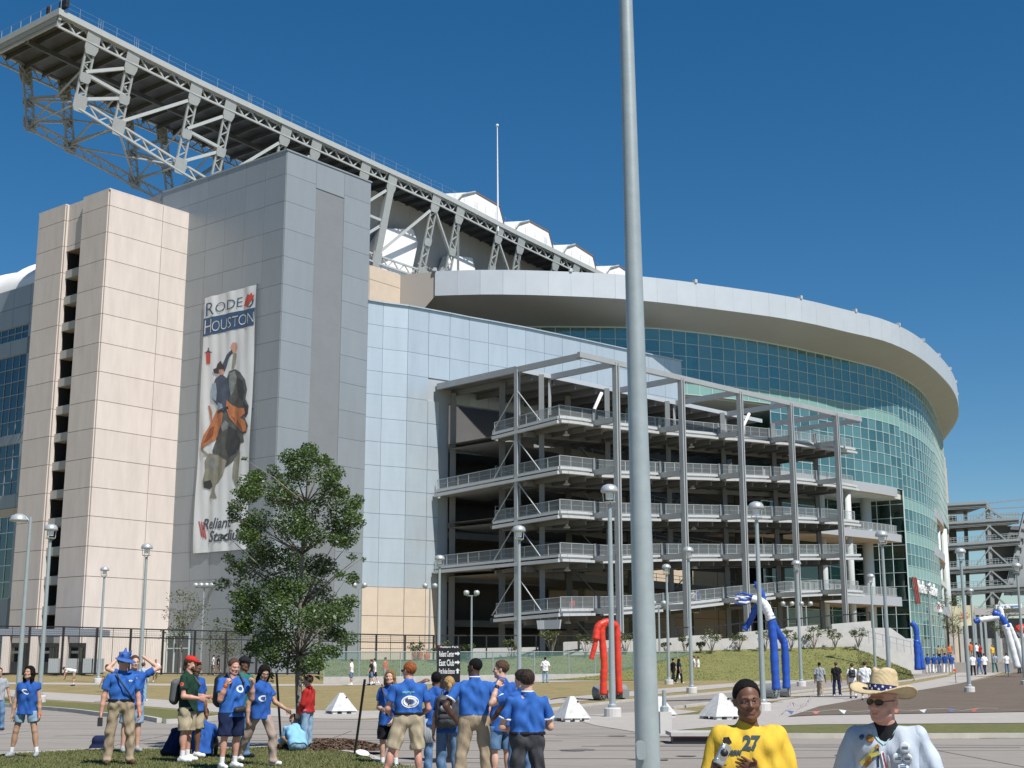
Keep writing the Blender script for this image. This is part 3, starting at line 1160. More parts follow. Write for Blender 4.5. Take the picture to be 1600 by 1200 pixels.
for i in range(79):
    u = px_u(off[i], 34)
    z0 = 33.5 if u < 1195 else (24.5 if u < 1404 else 1.4)
    a_, c_ = i9[i], i9[i + 1]
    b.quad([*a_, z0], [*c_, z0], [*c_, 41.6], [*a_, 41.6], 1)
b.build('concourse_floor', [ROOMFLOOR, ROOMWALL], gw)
cols_i, _ = resample(inner(gpl, 2.2), 15)
GCOL = mat('inner_column', (0.58, 0.66, 0.64), 0.6)
for i, p in enumerate(cols_i):
    u = px_u(p, 30)
    if u < 1040 or u > 1475:
        continue
    b = MB()
    b.lathe([p[0], p[1], 0], [(0.62, 33.5 if u < 1195 else (24.5 if u < 1400 else 1.4)), (0.62, 41.5)], 16)
    b.build('column', GCOL, gw, smooth=True)

# ---- lower storeys right of the ramps: slabs, round columns, dark glazing set back
def slab_curve(name, z, th_, u0, u1, out, depth, m, soff):
    P = [p for p in gpl if u0 <= px_u(p, z) <= u1]
    fr, bk = inner(P, -out), inner(P, depth)
    bb = MB()
    for i in range(len(P) - 1):
        lo = [np.array([*w, z - th_]) for w in (fr[i], fr[i + 1], bk[i + 1], bk[i])]
        hi = [np.array([*w, z]) for w in (fr[i], fr[i + 1], bk[i + 1], bk[i])]
        bb.add(lo + hi, [(0, 3, 2, 1)], 1)
        bb.add(lo + hi, [(4, 5, 6, 7), (0, 1, 5, 4)], 0)
    lo = [np.array([*w[-1], z - th_]) for w in (fr, bk)]
    hi = [np.array([*w[-1], z]) for w in (fr, bk)]
    bb.add([lo[0], lo[1], hi[1], hi[0]], [(0, 1, 2, 3)], 0)
    lo = [np.array([*w[0], z - th_]) for w in (fr, bk)]
    hi = [np.array([*w[0], z]) for w in (fr, bk)]
    bb.add([lo[0], lo[1], hi[1], hi[0]], [(3, 2, 1, 0)], 0)
    return bb.build(name, [m, soff], stadium)
SLABF = mat('slab_fascia', (0.40, 0.42, 0.44), 0.6, 0.2, var=0.04)
slab_curve('terrace_slab', 25.6, 1.2, 1190, 1404, 0.1, 11, SLABF, TAN_SOFFIT)
s2 = slab_curve('terrace_slab', 19.3, 1.0, 1190, 1405, 0.3, 11, SLABF, TAN_SOFFIT)
s3 = slab_curve('terrace_slab', 11.0, 1.2, 1190, 1408, 0.3, 11, SLABF, TAN_SOFFIT)
for zz, u0, u1 in ((25.2, 1456, 1474), (19.3, 1456, 1476), (11.0, 1456, 1480)):
    slab_curve('terrace_slab', zz, 1.3, u0, u1, 0.05, 8, SLABF, TAN_SOFFIT)
for sl, z in ((s2, 19.3), (s3, 11.0)):
    P, _ = resample([p for p in inner(gpl, -0.15) if 1205 <= px_u(p, z) <= 1405], 26)
    bb = MB()
    for i in range(len(P) - 1):
        for zz in (1.1, 0.15):
            bb.bar([*P[i], z + zz], [*P[i + 1], z + zz], 0.06)
        for k in range(8):
            w = P[i] + (P[i + 1] - P[i]) * k / 8
            bb.bar([*w, z], [*w, z + 1.1], 0.03 if k else 0.07)
    bb.build('railing', RAIL, sl)
for u, v, r in ((1353, 800, 0.72), (1284, 800, 0.45), (1330, 900, 0.45)):
    Yc = 184 if u == 1353 else 176
    p = at_y(u, v, Yc)
    b = MB()
    b.lathe([p[0], p[1], 0], [(r, 1.4), (r, 24.6 if u != 1353 else 24.5)], 18)
    b.build('column', COLUMN, stadium, smooth=True)
for u, v in ((1467, 900), (1478, 900)):
    p = at_y(u, v, 216 if u == 1467 else 226)
    b = MB()
    b.lathe([p[0], p[1], 0], [(0.62, 1.4), (0.62, 24.4)], 18)
    b.build('column', COLUMN, stadium, smooth=True)
# dark glazing set back behind the terraces
P, _ = resample([p for p in inner(gpl, 7.5) if 1190 <= px_u(p, 20) <= 1412], 16)
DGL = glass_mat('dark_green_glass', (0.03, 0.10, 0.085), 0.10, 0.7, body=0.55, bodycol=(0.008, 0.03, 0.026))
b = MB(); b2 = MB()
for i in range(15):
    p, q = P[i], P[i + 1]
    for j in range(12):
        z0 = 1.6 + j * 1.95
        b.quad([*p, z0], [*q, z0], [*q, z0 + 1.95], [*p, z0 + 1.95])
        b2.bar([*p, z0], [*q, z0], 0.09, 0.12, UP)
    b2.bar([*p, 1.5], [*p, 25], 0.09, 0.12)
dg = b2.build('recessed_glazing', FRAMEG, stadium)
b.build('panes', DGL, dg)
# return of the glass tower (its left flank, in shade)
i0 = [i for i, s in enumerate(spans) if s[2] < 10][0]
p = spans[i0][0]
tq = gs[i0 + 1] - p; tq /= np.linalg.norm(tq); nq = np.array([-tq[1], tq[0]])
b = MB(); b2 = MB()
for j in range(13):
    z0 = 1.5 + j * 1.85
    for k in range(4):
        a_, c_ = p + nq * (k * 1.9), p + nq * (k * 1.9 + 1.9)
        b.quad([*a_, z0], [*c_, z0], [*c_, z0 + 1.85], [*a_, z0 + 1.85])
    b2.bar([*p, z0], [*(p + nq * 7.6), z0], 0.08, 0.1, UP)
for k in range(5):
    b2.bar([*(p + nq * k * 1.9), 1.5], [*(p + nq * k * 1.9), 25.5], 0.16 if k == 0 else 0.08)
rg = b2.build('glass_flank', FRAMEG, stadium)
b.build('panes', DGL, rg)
# a tower of the far side, just showing past the glass
b = MB()
p, q = at_y(1464, 800, 300), at_y(1478, 800, 304)
zt = at_y(1473, 712, 300)[2]
b.box([(p[0] + q[0]) / 2, (p[1] + q[1]) / 2 + 6, (zt + 1) / 2], [(q[0] - p[0]) / 2, 0, 0], [0, 6, 0], [0, 0, (zt - 1) / 2])
p2 = at_y(1481, 800, 306)
b.box([(q[0] + p2[0]) / 2 + .01, q[1] + 7, (zt - 1.0) / 2], [(p2[0] - q[0]) / 2, 0, 0], [0, 6, 0], [0, 0, (zt - 3.0) / 2])
b.build('far_tower', BEIGE2, stadium)

# lettering over the entrance
i1_ = [i for i, s in enumerate(spans) if s[2] < 10]
pA = on_plane(1424, 915, [*spans[i1_[0]][0], 0], [*nq, 0]) if False else None
pts_e = [spans[i][0] for i in i1_] + [spans[i1_[-1]][1]]
def entr(x, y, dz):
    P_, Lq = pts_e, 0
    s = x
    for i in range(len(P_) - 1):
        l = np.linalg.norm(P_[i + 1] - P_[i])
        if s <= l or i == len(P_) - 2:
            t = (P_[i + 1] - P_[i]) / l
            w = P_[i] + t * s + np.array([t[1], -t[0]]) * (0.22 + dz)
            return (w[0], w[1], y)
        s -= l
text_on('Reliant Stadium', WHITEP, gw, lambda x, y, d_: entr(3.5 + x, 11.9 + y - x * 0.005, d_), 12.6, 1.75, name='entrance_lettering', extrude=0.06, offset=0.012)
REDM = mat('sign_red', (0.30, 0.035, 0.025), 0.5)
for k in range(3):
    b = MB()
    x0 = 0.9 + k * .75
    prs = [entr(x0, 13.9, 0), entr(x0 + .4, 13.9, 0), entr(x0 + 1.6, 10.4, 0), entr(x0 + 1.2, 10.4, 0)]
    n_ = np.array([spans[i1_[0]][1][1] - spans[i1_[0]][0][1], -(spans[i1_[0]][1][0] - spans[i1_[0]][0][0]), 0])
    n_ /= np.linalg.norm(n_)
    b.prism(prs, n_ * 0.08)
    b.build('sign_stripe', REDM, gw)

# ---- left wing, windows and white fabric roof
wb = MB()
wall_block(wb, GA + 0.3, GA + 8, 16.0, 70.0, GZ, 44.6)
wing = wb.build('left_wing', GREYD, stadium)
WB0, WB1 = 27.9, 45.0
zw = [(9.2, 18.2, 5), (20.6, 26.3, 4), (27.4, 36.6, 6), (38.45, 40.0, 2)]
cuts = [GZ, 9.2, 18.2, 18.25, 19.1, 20.6, 26.3, 27.4, 36.6, 38.45, 40.0, 42.3, 44.7]
for z0, z1 in ((40.0, 42.3), (42.3, 44.7), (36.6, 38.45), (26.3, 27.4), (19.1, 20.6), (GZ, 4.5), (4.5, 9.2)):
    panels(wing, GREYP, ab(GA, 12.0), DIR_B, nB, [0, 5, 10, 13, 15.9] + [15.9 + 3.4 * k for k in range(1, 6)], [z0, z1], thick=0.12)
panels(wing, BEIGE2, ab(GA, 12.0), DIR_B, nB, [0, 15.9, 33], [18.2, 19.1], thick=0.14)
panels(wing, GREYP, ab(GA, 12.0), DIR_B, nB, [0, 5, 10, 15.9], [z for z in cuts if z < 40.1], thick=0.12)
for z0, z1, nr in zw:
    f = MB(); g = MB()
    nc = 12
    for i in range(nc + 1):
        s = WB0 + (WB1 - WB0) * i / nc
        f.bar(ab(GA + 0.05, s, z0), ab(GA + 0.05, s, z1), 0.10, 0.14, DIR_B)
    for j in range(nr + 1):
        z = z0 + (z1 - z0) * j / nr
        f.bar(ab(GA + 0.05, WB0, z), ab(GA + 0.05, WB1, z), 0.09, 0.14, UP)
    wf = f.build('window', FRAMEG if z1 < 20 else GREYP, wing)
    for i in range(nc):
        for j in range(nr):
            s0 = WB0 + (WB1 - WB0) * i / nc
            c = ab(GA + 0.06, s0 + (WB1 - WB0) / nc / 2, z0 + (z1 - z0) * (j + .5) / nr)
            if i < 7:
                slab_piece('pane', GLASSD, wf, c, ((WB1 - WB0) / nc - .08, 0.03, (z1 - z0) / nr - .08), math.atan2(DIR_B[1], DIR_B[0]))
# white fabric roof over the wing: scalloped vaults
fr = MB()
nb, na = 48, 20
vs = []
for i in range(nb + 1):
    bb_ = 16 + 54 * i / nb
    rid = abs(((bb_ - 16) / 9.0) % 1 - 0.5) * 2
    for j in range(na + 1):
        t = (j / na) ** 2
        vs.append(ab(GA + 0.4 + t * 30, bb_, 44.7 + (9.0 - 1.2 * (1 - rid ** 2)) * math.sin(t * math.pi * .5) ** 0.45 + 0.25))
fs = [(i * (na + 1) + j, (i + 1) * (na + 1) + j, (i + 1) * (na + 1) + j + 1, i * (na + 1) + j + 1) for i in range(nb) for j in range(na)]
fr.add(vs, fs)
fr.build('fabric_roof', FABRIC, stadium, smooth=True)

# ================================================================== ROOF TRUSS
def interp(x, tab):
    return float(np.interp(x, [t[0] for t in tab], [t[1] for t in tab]))
TOPZ = [(-3.6, 66.0), (12.7, 64.7), (26.6, 64.0), (40, 63.4), (54.7, 62.8), (68, 61.7), (88, 60.5), (130, 57.5)]
BOTZ = [(-1, 57.8), (5.3, 56.5), (13.9, 54.7), (18.7, 53.8), (27, 52.4), (44, 51.8), (60, 51.6), (130, 48.0)]
A_END = 122.0
truss = bpy.data.objects.new('roof_truss', None)
link(truss, stadium, T0)


def tp(a, z, side, out=0.0):
    """point on the inclined front (0) or back (1) face of the truss at station a, height z"""
    dz = interp(a, TOPZ) - z
    b_ = 5.0 + dz * 0.25 - out if side == 0 else 17.6 - dz * 0.25 + out
    return ab(a, b_, z)


def lattice(bb, p, q, w, dirw, n, t=0.16, tz=0.10):
    """two chords w apart with zigzag lacing, from p to q"""
    dirw = np.asarray(dirw, float)
    o_ = dirw * w / 2
    bb.bar(p - o_, q - o_, t, t, dirw)
    bb.bar(p + o_, q + o_, t, t, dirw)
    for i in range(n):
        a_, c_ = p + (q - p) * i / n, p + (q - p) * (i + 1) / n
        s = 1 if i % 2 else -1
        bb.bar(a_ + o_ * s, c_ - o_ * s, tz, tz * .9, dirw)


FN = -DIR_B
TDECK = mat('truss_deck', (0.085, 0.095, 0.10), 0.6, 0.1, var=0.1, scale=1.0)
pairs = []
k = 0
while 5.2 + 13.05 * k < A_END:
    pairs.append((0.4 + 13.05 * k, 5.2 + 13.05 * k))
    k += 1
posts = [a for pr in pairs for a in pr]
for side in (0, 1):
    M_ = STEEL if side == 0 else STEELD
    M_ = STEEL
    # upper fascia in lengths
    st = [-3.6] + posts + [A_END]
    for i in range(len(st) - 1):
        a0, a1 = st[i], st[i + 1]
        bb = MB()
        p, q = tp(a0, interp(a0, TOPZ) - .32, side), tp(a1, interp(a1, TOPZ) - .32, side)
        bb.bar(p, q, 0.64, 0.5, UP)
        bb.build('top_girder', M_, truss)
        bb = MB()
        z0, z1 = interp(a0, TOPZ) - 1.18, interp(a1, TOPZ) - 1.18
        n = max(4, 2 * int(round((a1 - a0) / 1.9)))
        lattice(bb, tp(a0, z0, side), tp(a1, z1, side), 1.05, UP, n, 0.2, 0.15)
        bb.build('lattice_girder', M_, truss)
    for i, a in enumerate(posts):
        zt, zb = interp(a, TOPZ) - 1.7, interp(a, BOTZ)
        bb = MB()
        if a < 43:
            lattice(bb, tp(a, zt, side), tp(a, zb, side), 0.95, DIR_A, 12, 0.2, 0.13)
        elif a < 46:
            bb.bar(tp(a, zt, side), tp(a, zb - 2, side), 1.1, 0.5, DIR_A)
        else:
            lattice(bb, tp(a, zt, side), tp(a, zb - 3, side), 1.0, DIR_A, 14, 0.2, 0.14)
        bb.build('truss_post', M_, truss)
        for zc, w, h in ((interp(a, TOPZ) - 1.75, 1.55, 2.3), ((zt + zb) / 2 - .3, 1.25, 1.0), (zb + .35, 1.5, 1.7)):
            bb = MB()
            t = (tp(a, zc + h / 2, side, .14) - tp(a, zc - h / 2, side, .14))
            c_ = tp(a, zc, side, .14)
            t = t / np.linalg.norm(t)
            hw = w / 2
            poly = [c_ + DIR_A * hw + t * h * .5, c_ - DIR_A * hw + t * h * .5, c_ - DIR_A * hw - t * h * .25, c_ - DIR_A * hw * .7 - t * h * .5, c_ + DIR_A * hw * .7 - t * h * .5, c_ + DIR_A * hw - t * h * .25]
            bb.prism(poly, (FN if side == 0 else -FN) * 0.08)
            bb.build('gusset_plate', M_, truss)
    # bottom chord
    bs = posts + [A_END]
    for i in range(len(bs) - 1):
        a0, a1 = bs[i], bs[i + 1]
        if a0 > 60:
            break
        bb = MB()
        n = max(4, 2 * int(round((a1 - a0) / 2.2)))
        lattice(bb, tp(a0, interp(a0, BOTZ) + .35, side), tp(a1, interp(a1, BOTZ) + .35, side), 1.0, UP, n, 0.22, 0.14)
        bb.build('bottom_chord', M_, truss)
    # bracing of the face
    for k_, (a0, a1) in enumerate(pairs):
        zt0, zt1 = interp(a0, TOPZ) - 2.2, interp(a1, TOPZ) - 2.2
        zb0, zb1 = interp(a0, BOTZ) + .8, interp(a1, BOTZ) + .8
        zm0, zm1 = (zt0 + zb0) / 2, (zt1 + zb1) / 2
        br = [((a0, zm0 + .2), (a1, zt1)), ((a0, zm0), (a1, zm1)), ((a0, zb0), (a1, zm1 - .3))] if a0 < 43 else [((a0, zt0), (a1, zm1 - 1)), ((a1, zt1), (a1 + 3.2, zb1 - 3))]
        if a1 + 8.2 < A_END and a0 < 43:
            an = pairs[k_ + 1][0] if k_ + 1 < len(pairs) else a1 + 8
            br.append(((a1, zb1 + .1), (an, interp(an, TOPZ) - 2.2)))
        for (x0, z0), (x1, z1) in br:
            bb = MB()
            bb.bar(tp(x0, z0, side), tp(x1, z1, side), 0.34, 0.3, UP)
            bb.build('brace', M_, truss)
# end cap with stepped fascia
zt = 66.0
bb = MB()
bb.bar(ab(-3.75, 4.8, zt - .3), ab(-3.75, 17.8, zt - .3), .66, .3, UP)
bb.bar(ab(-3.6, 5.0, zt - .85), ab(-3.6, 17.6, zt - .85), .46, .3, UP)
bb.bar(ab(-3.5, 5.2, zt - 1.25), ab(-3.5, 17.4, zt - 1.25), .24, .24, UP)
bb.build('end_fascia', STEEL, truss)
bb = MB()
for s in (0, 1):
    p, q = tp(-3.6, 65.7, s), tp(-3.6, 64.3, s)
    bb.bar(p, q, .3, .3, DIR_A)
bb.build('end_post', STEEL, truss)
# deck and its beams
aa = np.linspace(-3.4, A_END, 40)
bb = MB()
for i in range(39):
    p0, p1 = ab(aa[i], 5.2, interp(aa[i], TOPZ) - .55), ab(aa[i + 1], 5.2, interp(aa[i + 1], TOPZ) - .55)
    q0, q1 = p0 + DIR_B * 12.2, p1 + DIR_B * 12.2
    bb.add([p0, p1, q1, q0, p0 + UP * .3, p1 + UP * .3, q1 + UP * .3, q0 + UP * .3], [(0, 3, 2, 1), (4, 5, 6, 7)])
bb.build('roof_deck', TDECK, truss)
for a in np.arange(-2.0, A_END, 2.17):
    bb = MB()
    z = interp(a, TOPZ) - .85
    bb.bar(ab(a, 5.25, z), ab(a, 17.35, z), .5, .16, UP)
    bb.build('deck_beam', TDECK, truss)
for b_ in (11.3,):
    for i in range(0, 39, 3):
        j = min(i + 3, 39)
        bb = MB()
        bb.bar(ab(aa[i], b_, interp(aa[i], TOPZ) - 1.35), ab(aa[j], b_, interp(aa[j], TOPZ) - 1.35), .5, .3, UP)
        bb.build('deck_runner', TDECK, truss)
# sway bracing between the two faces
for k_, (a0, a1) in enumerate(pairs[:3]):
    for a in (a0, a1):
        zt, zb = interp(a, TOPZ) - 1.9, interp(a, BOTZ) + .5
        zm = (zt + zb) / 2
        for (s0, z0), (s1, z1) in (((0, zb), (1, zb)), ((0, zb), (1, zm)), ((1, zb), (0, zm + 1))):
            bb = MB()
            bb.tube([tp(a, z0, s0), tp(a, z1, s1)], 0.11, 6)
            bb.build('sway_brace', STEEL, truss)
    an = pairs[k_ + 1][0]
    bb = MB()
    bb.tube([tp(a1, interp(a1, BOTZ) + .4, 0), tp(an, interp(an, BOTZ) + .4, 1)], 0.11, 6)
    bb.tube([tp(a1, interp(a1, BOTZ) + .4, 1), tp(an, interp(an, BOTZ) + .4, 0)], 0.11, 6)
    bb.build('sway_brace', STEEL, truss)
# walkway rail along the top edges
bb = MB()
for s_, b_ in ((0, 5.0), (1, 17.6)):
    for a in np.arange(-3.6, A_END, 2.2):
        z = interp(a, TOPZ)
        bb.tube([ab(a, b_, z), ab(a, b_, z + 1.1)], 0.016, 4)
        if int(a) % 5 == 0:
            for w in (.25, .5):
                bb.tube([ab(a + w, b_, z), ab(a + w, b_, z + 1.0)], 0.018, 4)
    for i in range(39):
        for h in (.55, 1.1):
            bb.tube([ab(aa[i], b_, interp(aa[i], TOPZ) + h), ab(aa[i + 1], b_, interp(aa[i + 1], TOPZ) + h)], 0.008, 3, caps=False)
for b_ in np.arange(5, 17.6, 1.8):
    bb.tube([ab(-3.6, b_, 66), ab(-3.6, b_, 67.1)], 0.028, 4)
bb.tube([ab(-3.6, 5, 67.1), ab(-3.6, 17.6, 67.1)], 0.018, 4)
bb.build('roof_railing', RAIL, truss)
for (u, v, sx, sz) in ((99, 12, 1.0, .75), (79, 19, .5, .75)):
    p = on_plane(u, v, ab(-3.2, 0), DIR_A)
    bb = MB()
    for i in range(3 if sx > .8 else 1):
        for j in range(2):
            cpos = p + DIR_B * -(i * .42 - .3) + UP * (j * .42 + .05)
            bb.box(cpos, DIR_A * .2, DIR_B * .19, UP * .19)
    bb.bar(p - UP * .9, p - UP * .1, .1)
    bb.build('floodlight_bank', BLACKM, truss)
# pole rising from the truss
p = on_plane(778, 345, ab(0, 5.0), DIR_B)
top = at_y(777, 197, p[1])
bb = MB()
bb.tube([p - UP * 1.5, top], [0.14, 0.06], 8)
bb.ball(top + UP * .1, 0.22, 8, 6)
bb.build('mast', WHITEP, truss)

# ---- white fabric roof vaults behind the truss
def ridge(outline, bpl, depth, name='fabric_roof', m=FABRIC):
    poly = [on_plane(u, v, ab(0, bpl), DIR_B) for u, v in outline]
    bb = MB()
    bb.prism(poly, DIR_B * depth)
    o = bb.build(name, m, stadium)
    return poly
GUT = mat('rusty_gutter', (0.20, 0.12, 0.09), 0.7)
for ol in ([(688, 303), (742, 300), (780, 322), (789, 356), (688, 356)], [(785, 347), (826, 345), (857, 362), (866, 396), (785, 396)], [(864, 383), (898, 382), (926, 400), (936, 440), (864, 440)], [(930, 416), (966, 415), (992, 432), (1004, 466), (930, 466)], [(1000, 444), (1030, 443), (1050, 458), (1056, 480), (1000, 480)]):
    poly = ridge(ol, 30, 26)
    bb = MB()
    bb.bar(poly[1], poly[2], .22, .22)
    bb.bar(poly[2], poly[3], .22, .22)
    bb.build('roof_gutter', GUT, stadium)
    bb = MB()
    c_ = poly[1] + DIR_B * 0.0
    bb.tube([poly[1] - DIR_B * .1, (poly[1] * .6 + poly[0] * .4) - DIR_B * .2 - UP * .35, poly[0] * .7 + poly[1] * .3 - DIR_B * .2 - UP * 2.2], .16, 5)
    bb.build('roof_rib', STEEL, stadium)
for ol in ([(601, 357), (645, 358), (653, 379), (640, 440), (584, 440), (588, 380)], [(704, 398), (738, 403), (747, 440), (690, 440), (696, 420)]):
    ridge(ol, 8.4, 1.4)
bb = MB()
for a_ in np.arange(35, 124, 3.0):
    zt_, zt2 = interp(a_, TOPZ) - .9, interp(a_ + 3, TOPZ) - .9
    bb.prism([ab(a_, 10.2, 44), ab(a_ + 2.97, 10.2, 44), ab(a_ + 2.97, 10.2, zt2), ab(a_, 10.2, zt_)], DIR_B * .3)
bb.build('roof_panel_side', mat('roof_side_panel', (0.42, 0.41, 0.39), 0.8, var=0.06, scale=0.4), stadium)
bb = MB()
wall_block(bb, 22, 130, 27, 95, 30, 45.5)
bb.build('roof_body', FABRIC, stadium)

# ================================================================== PEDESTRIAN RAMPS
K0 = np.array([5.4, 120.0, 0])
az = math.radians(45.7)
A2 = np.array([math.sin(az), math.cos(az), 0]); B2 = np.array([-A2[1], A2[0], 0])
def kb(a, b_, z=0.0):
    p = K0 + A2 * a + B2 * b_
    return np.array([p[0], p[1], z])
ramps = thing('ramp_structure', 'open steel and concrete pedestrian ramps with railings in front of the silver wall', 'ramp', [K0[0], K0[1], 1.3])
RZ = 29.8
CA = [6.5, 16.2, 25.8, 34.9, 43.8]
STG = mat('ramp_steel', (0.36, 0.38, 0.385), 0.45, 0.15, var=0.06, scale=1)
# columns
for a in CA:
    bb = MB()
    for s in (-.17, .17):
        bb.bar(kb(a + s, 0.45, 1.3), kb(a + s, 0.45, RZ), .16, .5, A2)
    bb.bar(kb(a, 0.45, 1.3), kb(a, 0.45, RZ), .3, .10, A2)
    bb.build('column', STG, ramps)
bb = MB()
for s in (-.15, .15):
    bb.bar(kb(1.8 + s, 8.87, 1.3), kb(1.8 + s, 8.87, RZ), .14, .42, A2)
bb.bar(kb(1.8, 8.87, 1.3), kb(1.8, 8.87, RZ), .3, .1, A2)
bb.build('column', STG, ramps)
# top frame
bb = MB()
bb.bar(kb(1.4, 0.45, RZ), kb(49, 0.45, RZ), .5, .35, UP)
bb.build('top_beam', STG, ramps)
for a in [1.8] + CA + [49.0]:
    bb = MB()
    bb.bar(kb(a, 0.5, RZ - .05), kb(a, 9.0, RZ - .05), .55, .3, UP)
    bb.build('cross_beam', STG, ramps)
    if a > 2:
        bb = MB()
        bb.bar(kb(a, 9.1, 26), kb(a, 9.1, RZ), .28, .28)
        bb.build('roof_post', STG, ramps)
# roof over the upper ramp
bb = MB()
bb.bar(kb(1.8, 8.9, RZ), kb(1.8, 20.4, RZ), .62, .3, UP)
bb.build('edge_beam', STG, ramps)
bb = MB()
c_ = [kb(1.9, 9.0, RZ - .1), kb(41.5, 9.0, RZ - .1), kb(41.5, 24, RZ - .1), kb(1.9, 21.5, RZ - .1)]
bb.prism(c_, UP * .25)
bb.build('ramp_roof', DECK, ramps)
bb = MB()
bb.bar(kb(1.9, 8.85, RZ), kb(41.5, 8.85, RZ), .42, .12, UP)
bb.build('roof_edge', FASCIA, ramps)
for a in np.arange(4, 41, 3.1):
    bb = MB()
    bb.bar(kb(a, 9.1, RZ - .4), kb(a, 22, RZ - .4), .55, .22, UP)
    bb.build('roof_beam', DECK, ramps)
# ramp decks
LV = [('5', [(1.8, 24.40), (8.1, 24.62), (20.1, 25.25), (30, 25.9), (39.5, 26.5), (49, 26.9), (52, 27.0)], 12.1, 23.9),
      ('4', [(1.8, 19.70), (8, 19.9), (20, 20.85), (27.3, 21.43), (36.7, 22.15), (46, 22.55), (52, 22.6)], 20.4, 19.1),
      ('3', [(1.8, 15.65), (8, 15.85), (15.5, 16.36), (27.3, 17.17), (36.9, 17.8), (46, 18.3), (52, 18.45)], 12.0, 15.3),
      ('2', [(1.8, 11.70), (8, 11.85), (15.6, 12.45), (30, 13.3), (46.1, 14.27), (52, 14.6)], 20.4, 11.5),
      ('1', [(1.8, 6.85), (7.7, 7.07), (15.6, 7.62), (27.3, 8.79), (36.7, 9.73), (46.4, 10.35), (52, 10.4)], 11.8, 6.55)]
SF = 3.35
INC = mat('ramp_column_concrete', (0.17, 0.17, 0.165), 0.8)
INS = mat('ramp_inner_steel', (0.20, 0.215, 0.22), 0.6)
LIP = mat('ramp_edge_paint', (0.50, 0.515, 0.515), 0.6, 0.1, var=0.05, scale=1)
PICK = mat('railing_mesh', (0.30, 0.325, 0.33), 0.5, 0.2)


def rail_run(parent, P, h=1.06, step=1.55, inset=None):
    bb, pk = MB(), MB()
    for i in range(len(P) - 1):
        p, q = P[i], P[i + 1]
        L = np.linalg.norm(q - p)
        for hh, t in ((h, .055), (.12, .04), (h * .55, .02)):
            bb.bar(p + UP * hh, q + UP * hh, t, t, UP)
        n = max(1, int(round(L / step)))
        for k in range(n + 1):
            w = p + (q - p) * k / n
            bb.bar(w, w + UP * h, .05, .05)
        n = int(L / .115)
        for k in range(n):
            w = p + (q - p) * (k + .5) / n
            pk.add([w + UP * .1 + (q - p) / L * -.022, w + UP * .1 + (q - p) / L * .022, w + UP * (h - .03) + (q - p) / L * .022, w + UP * (h - .03) - (q - p) / L * .022], [(0, 1, 2, 3)])
    r = bb.build('railing', RAIL, parent)
    stuff(pk.build('pickets', PICK, r))
    return r


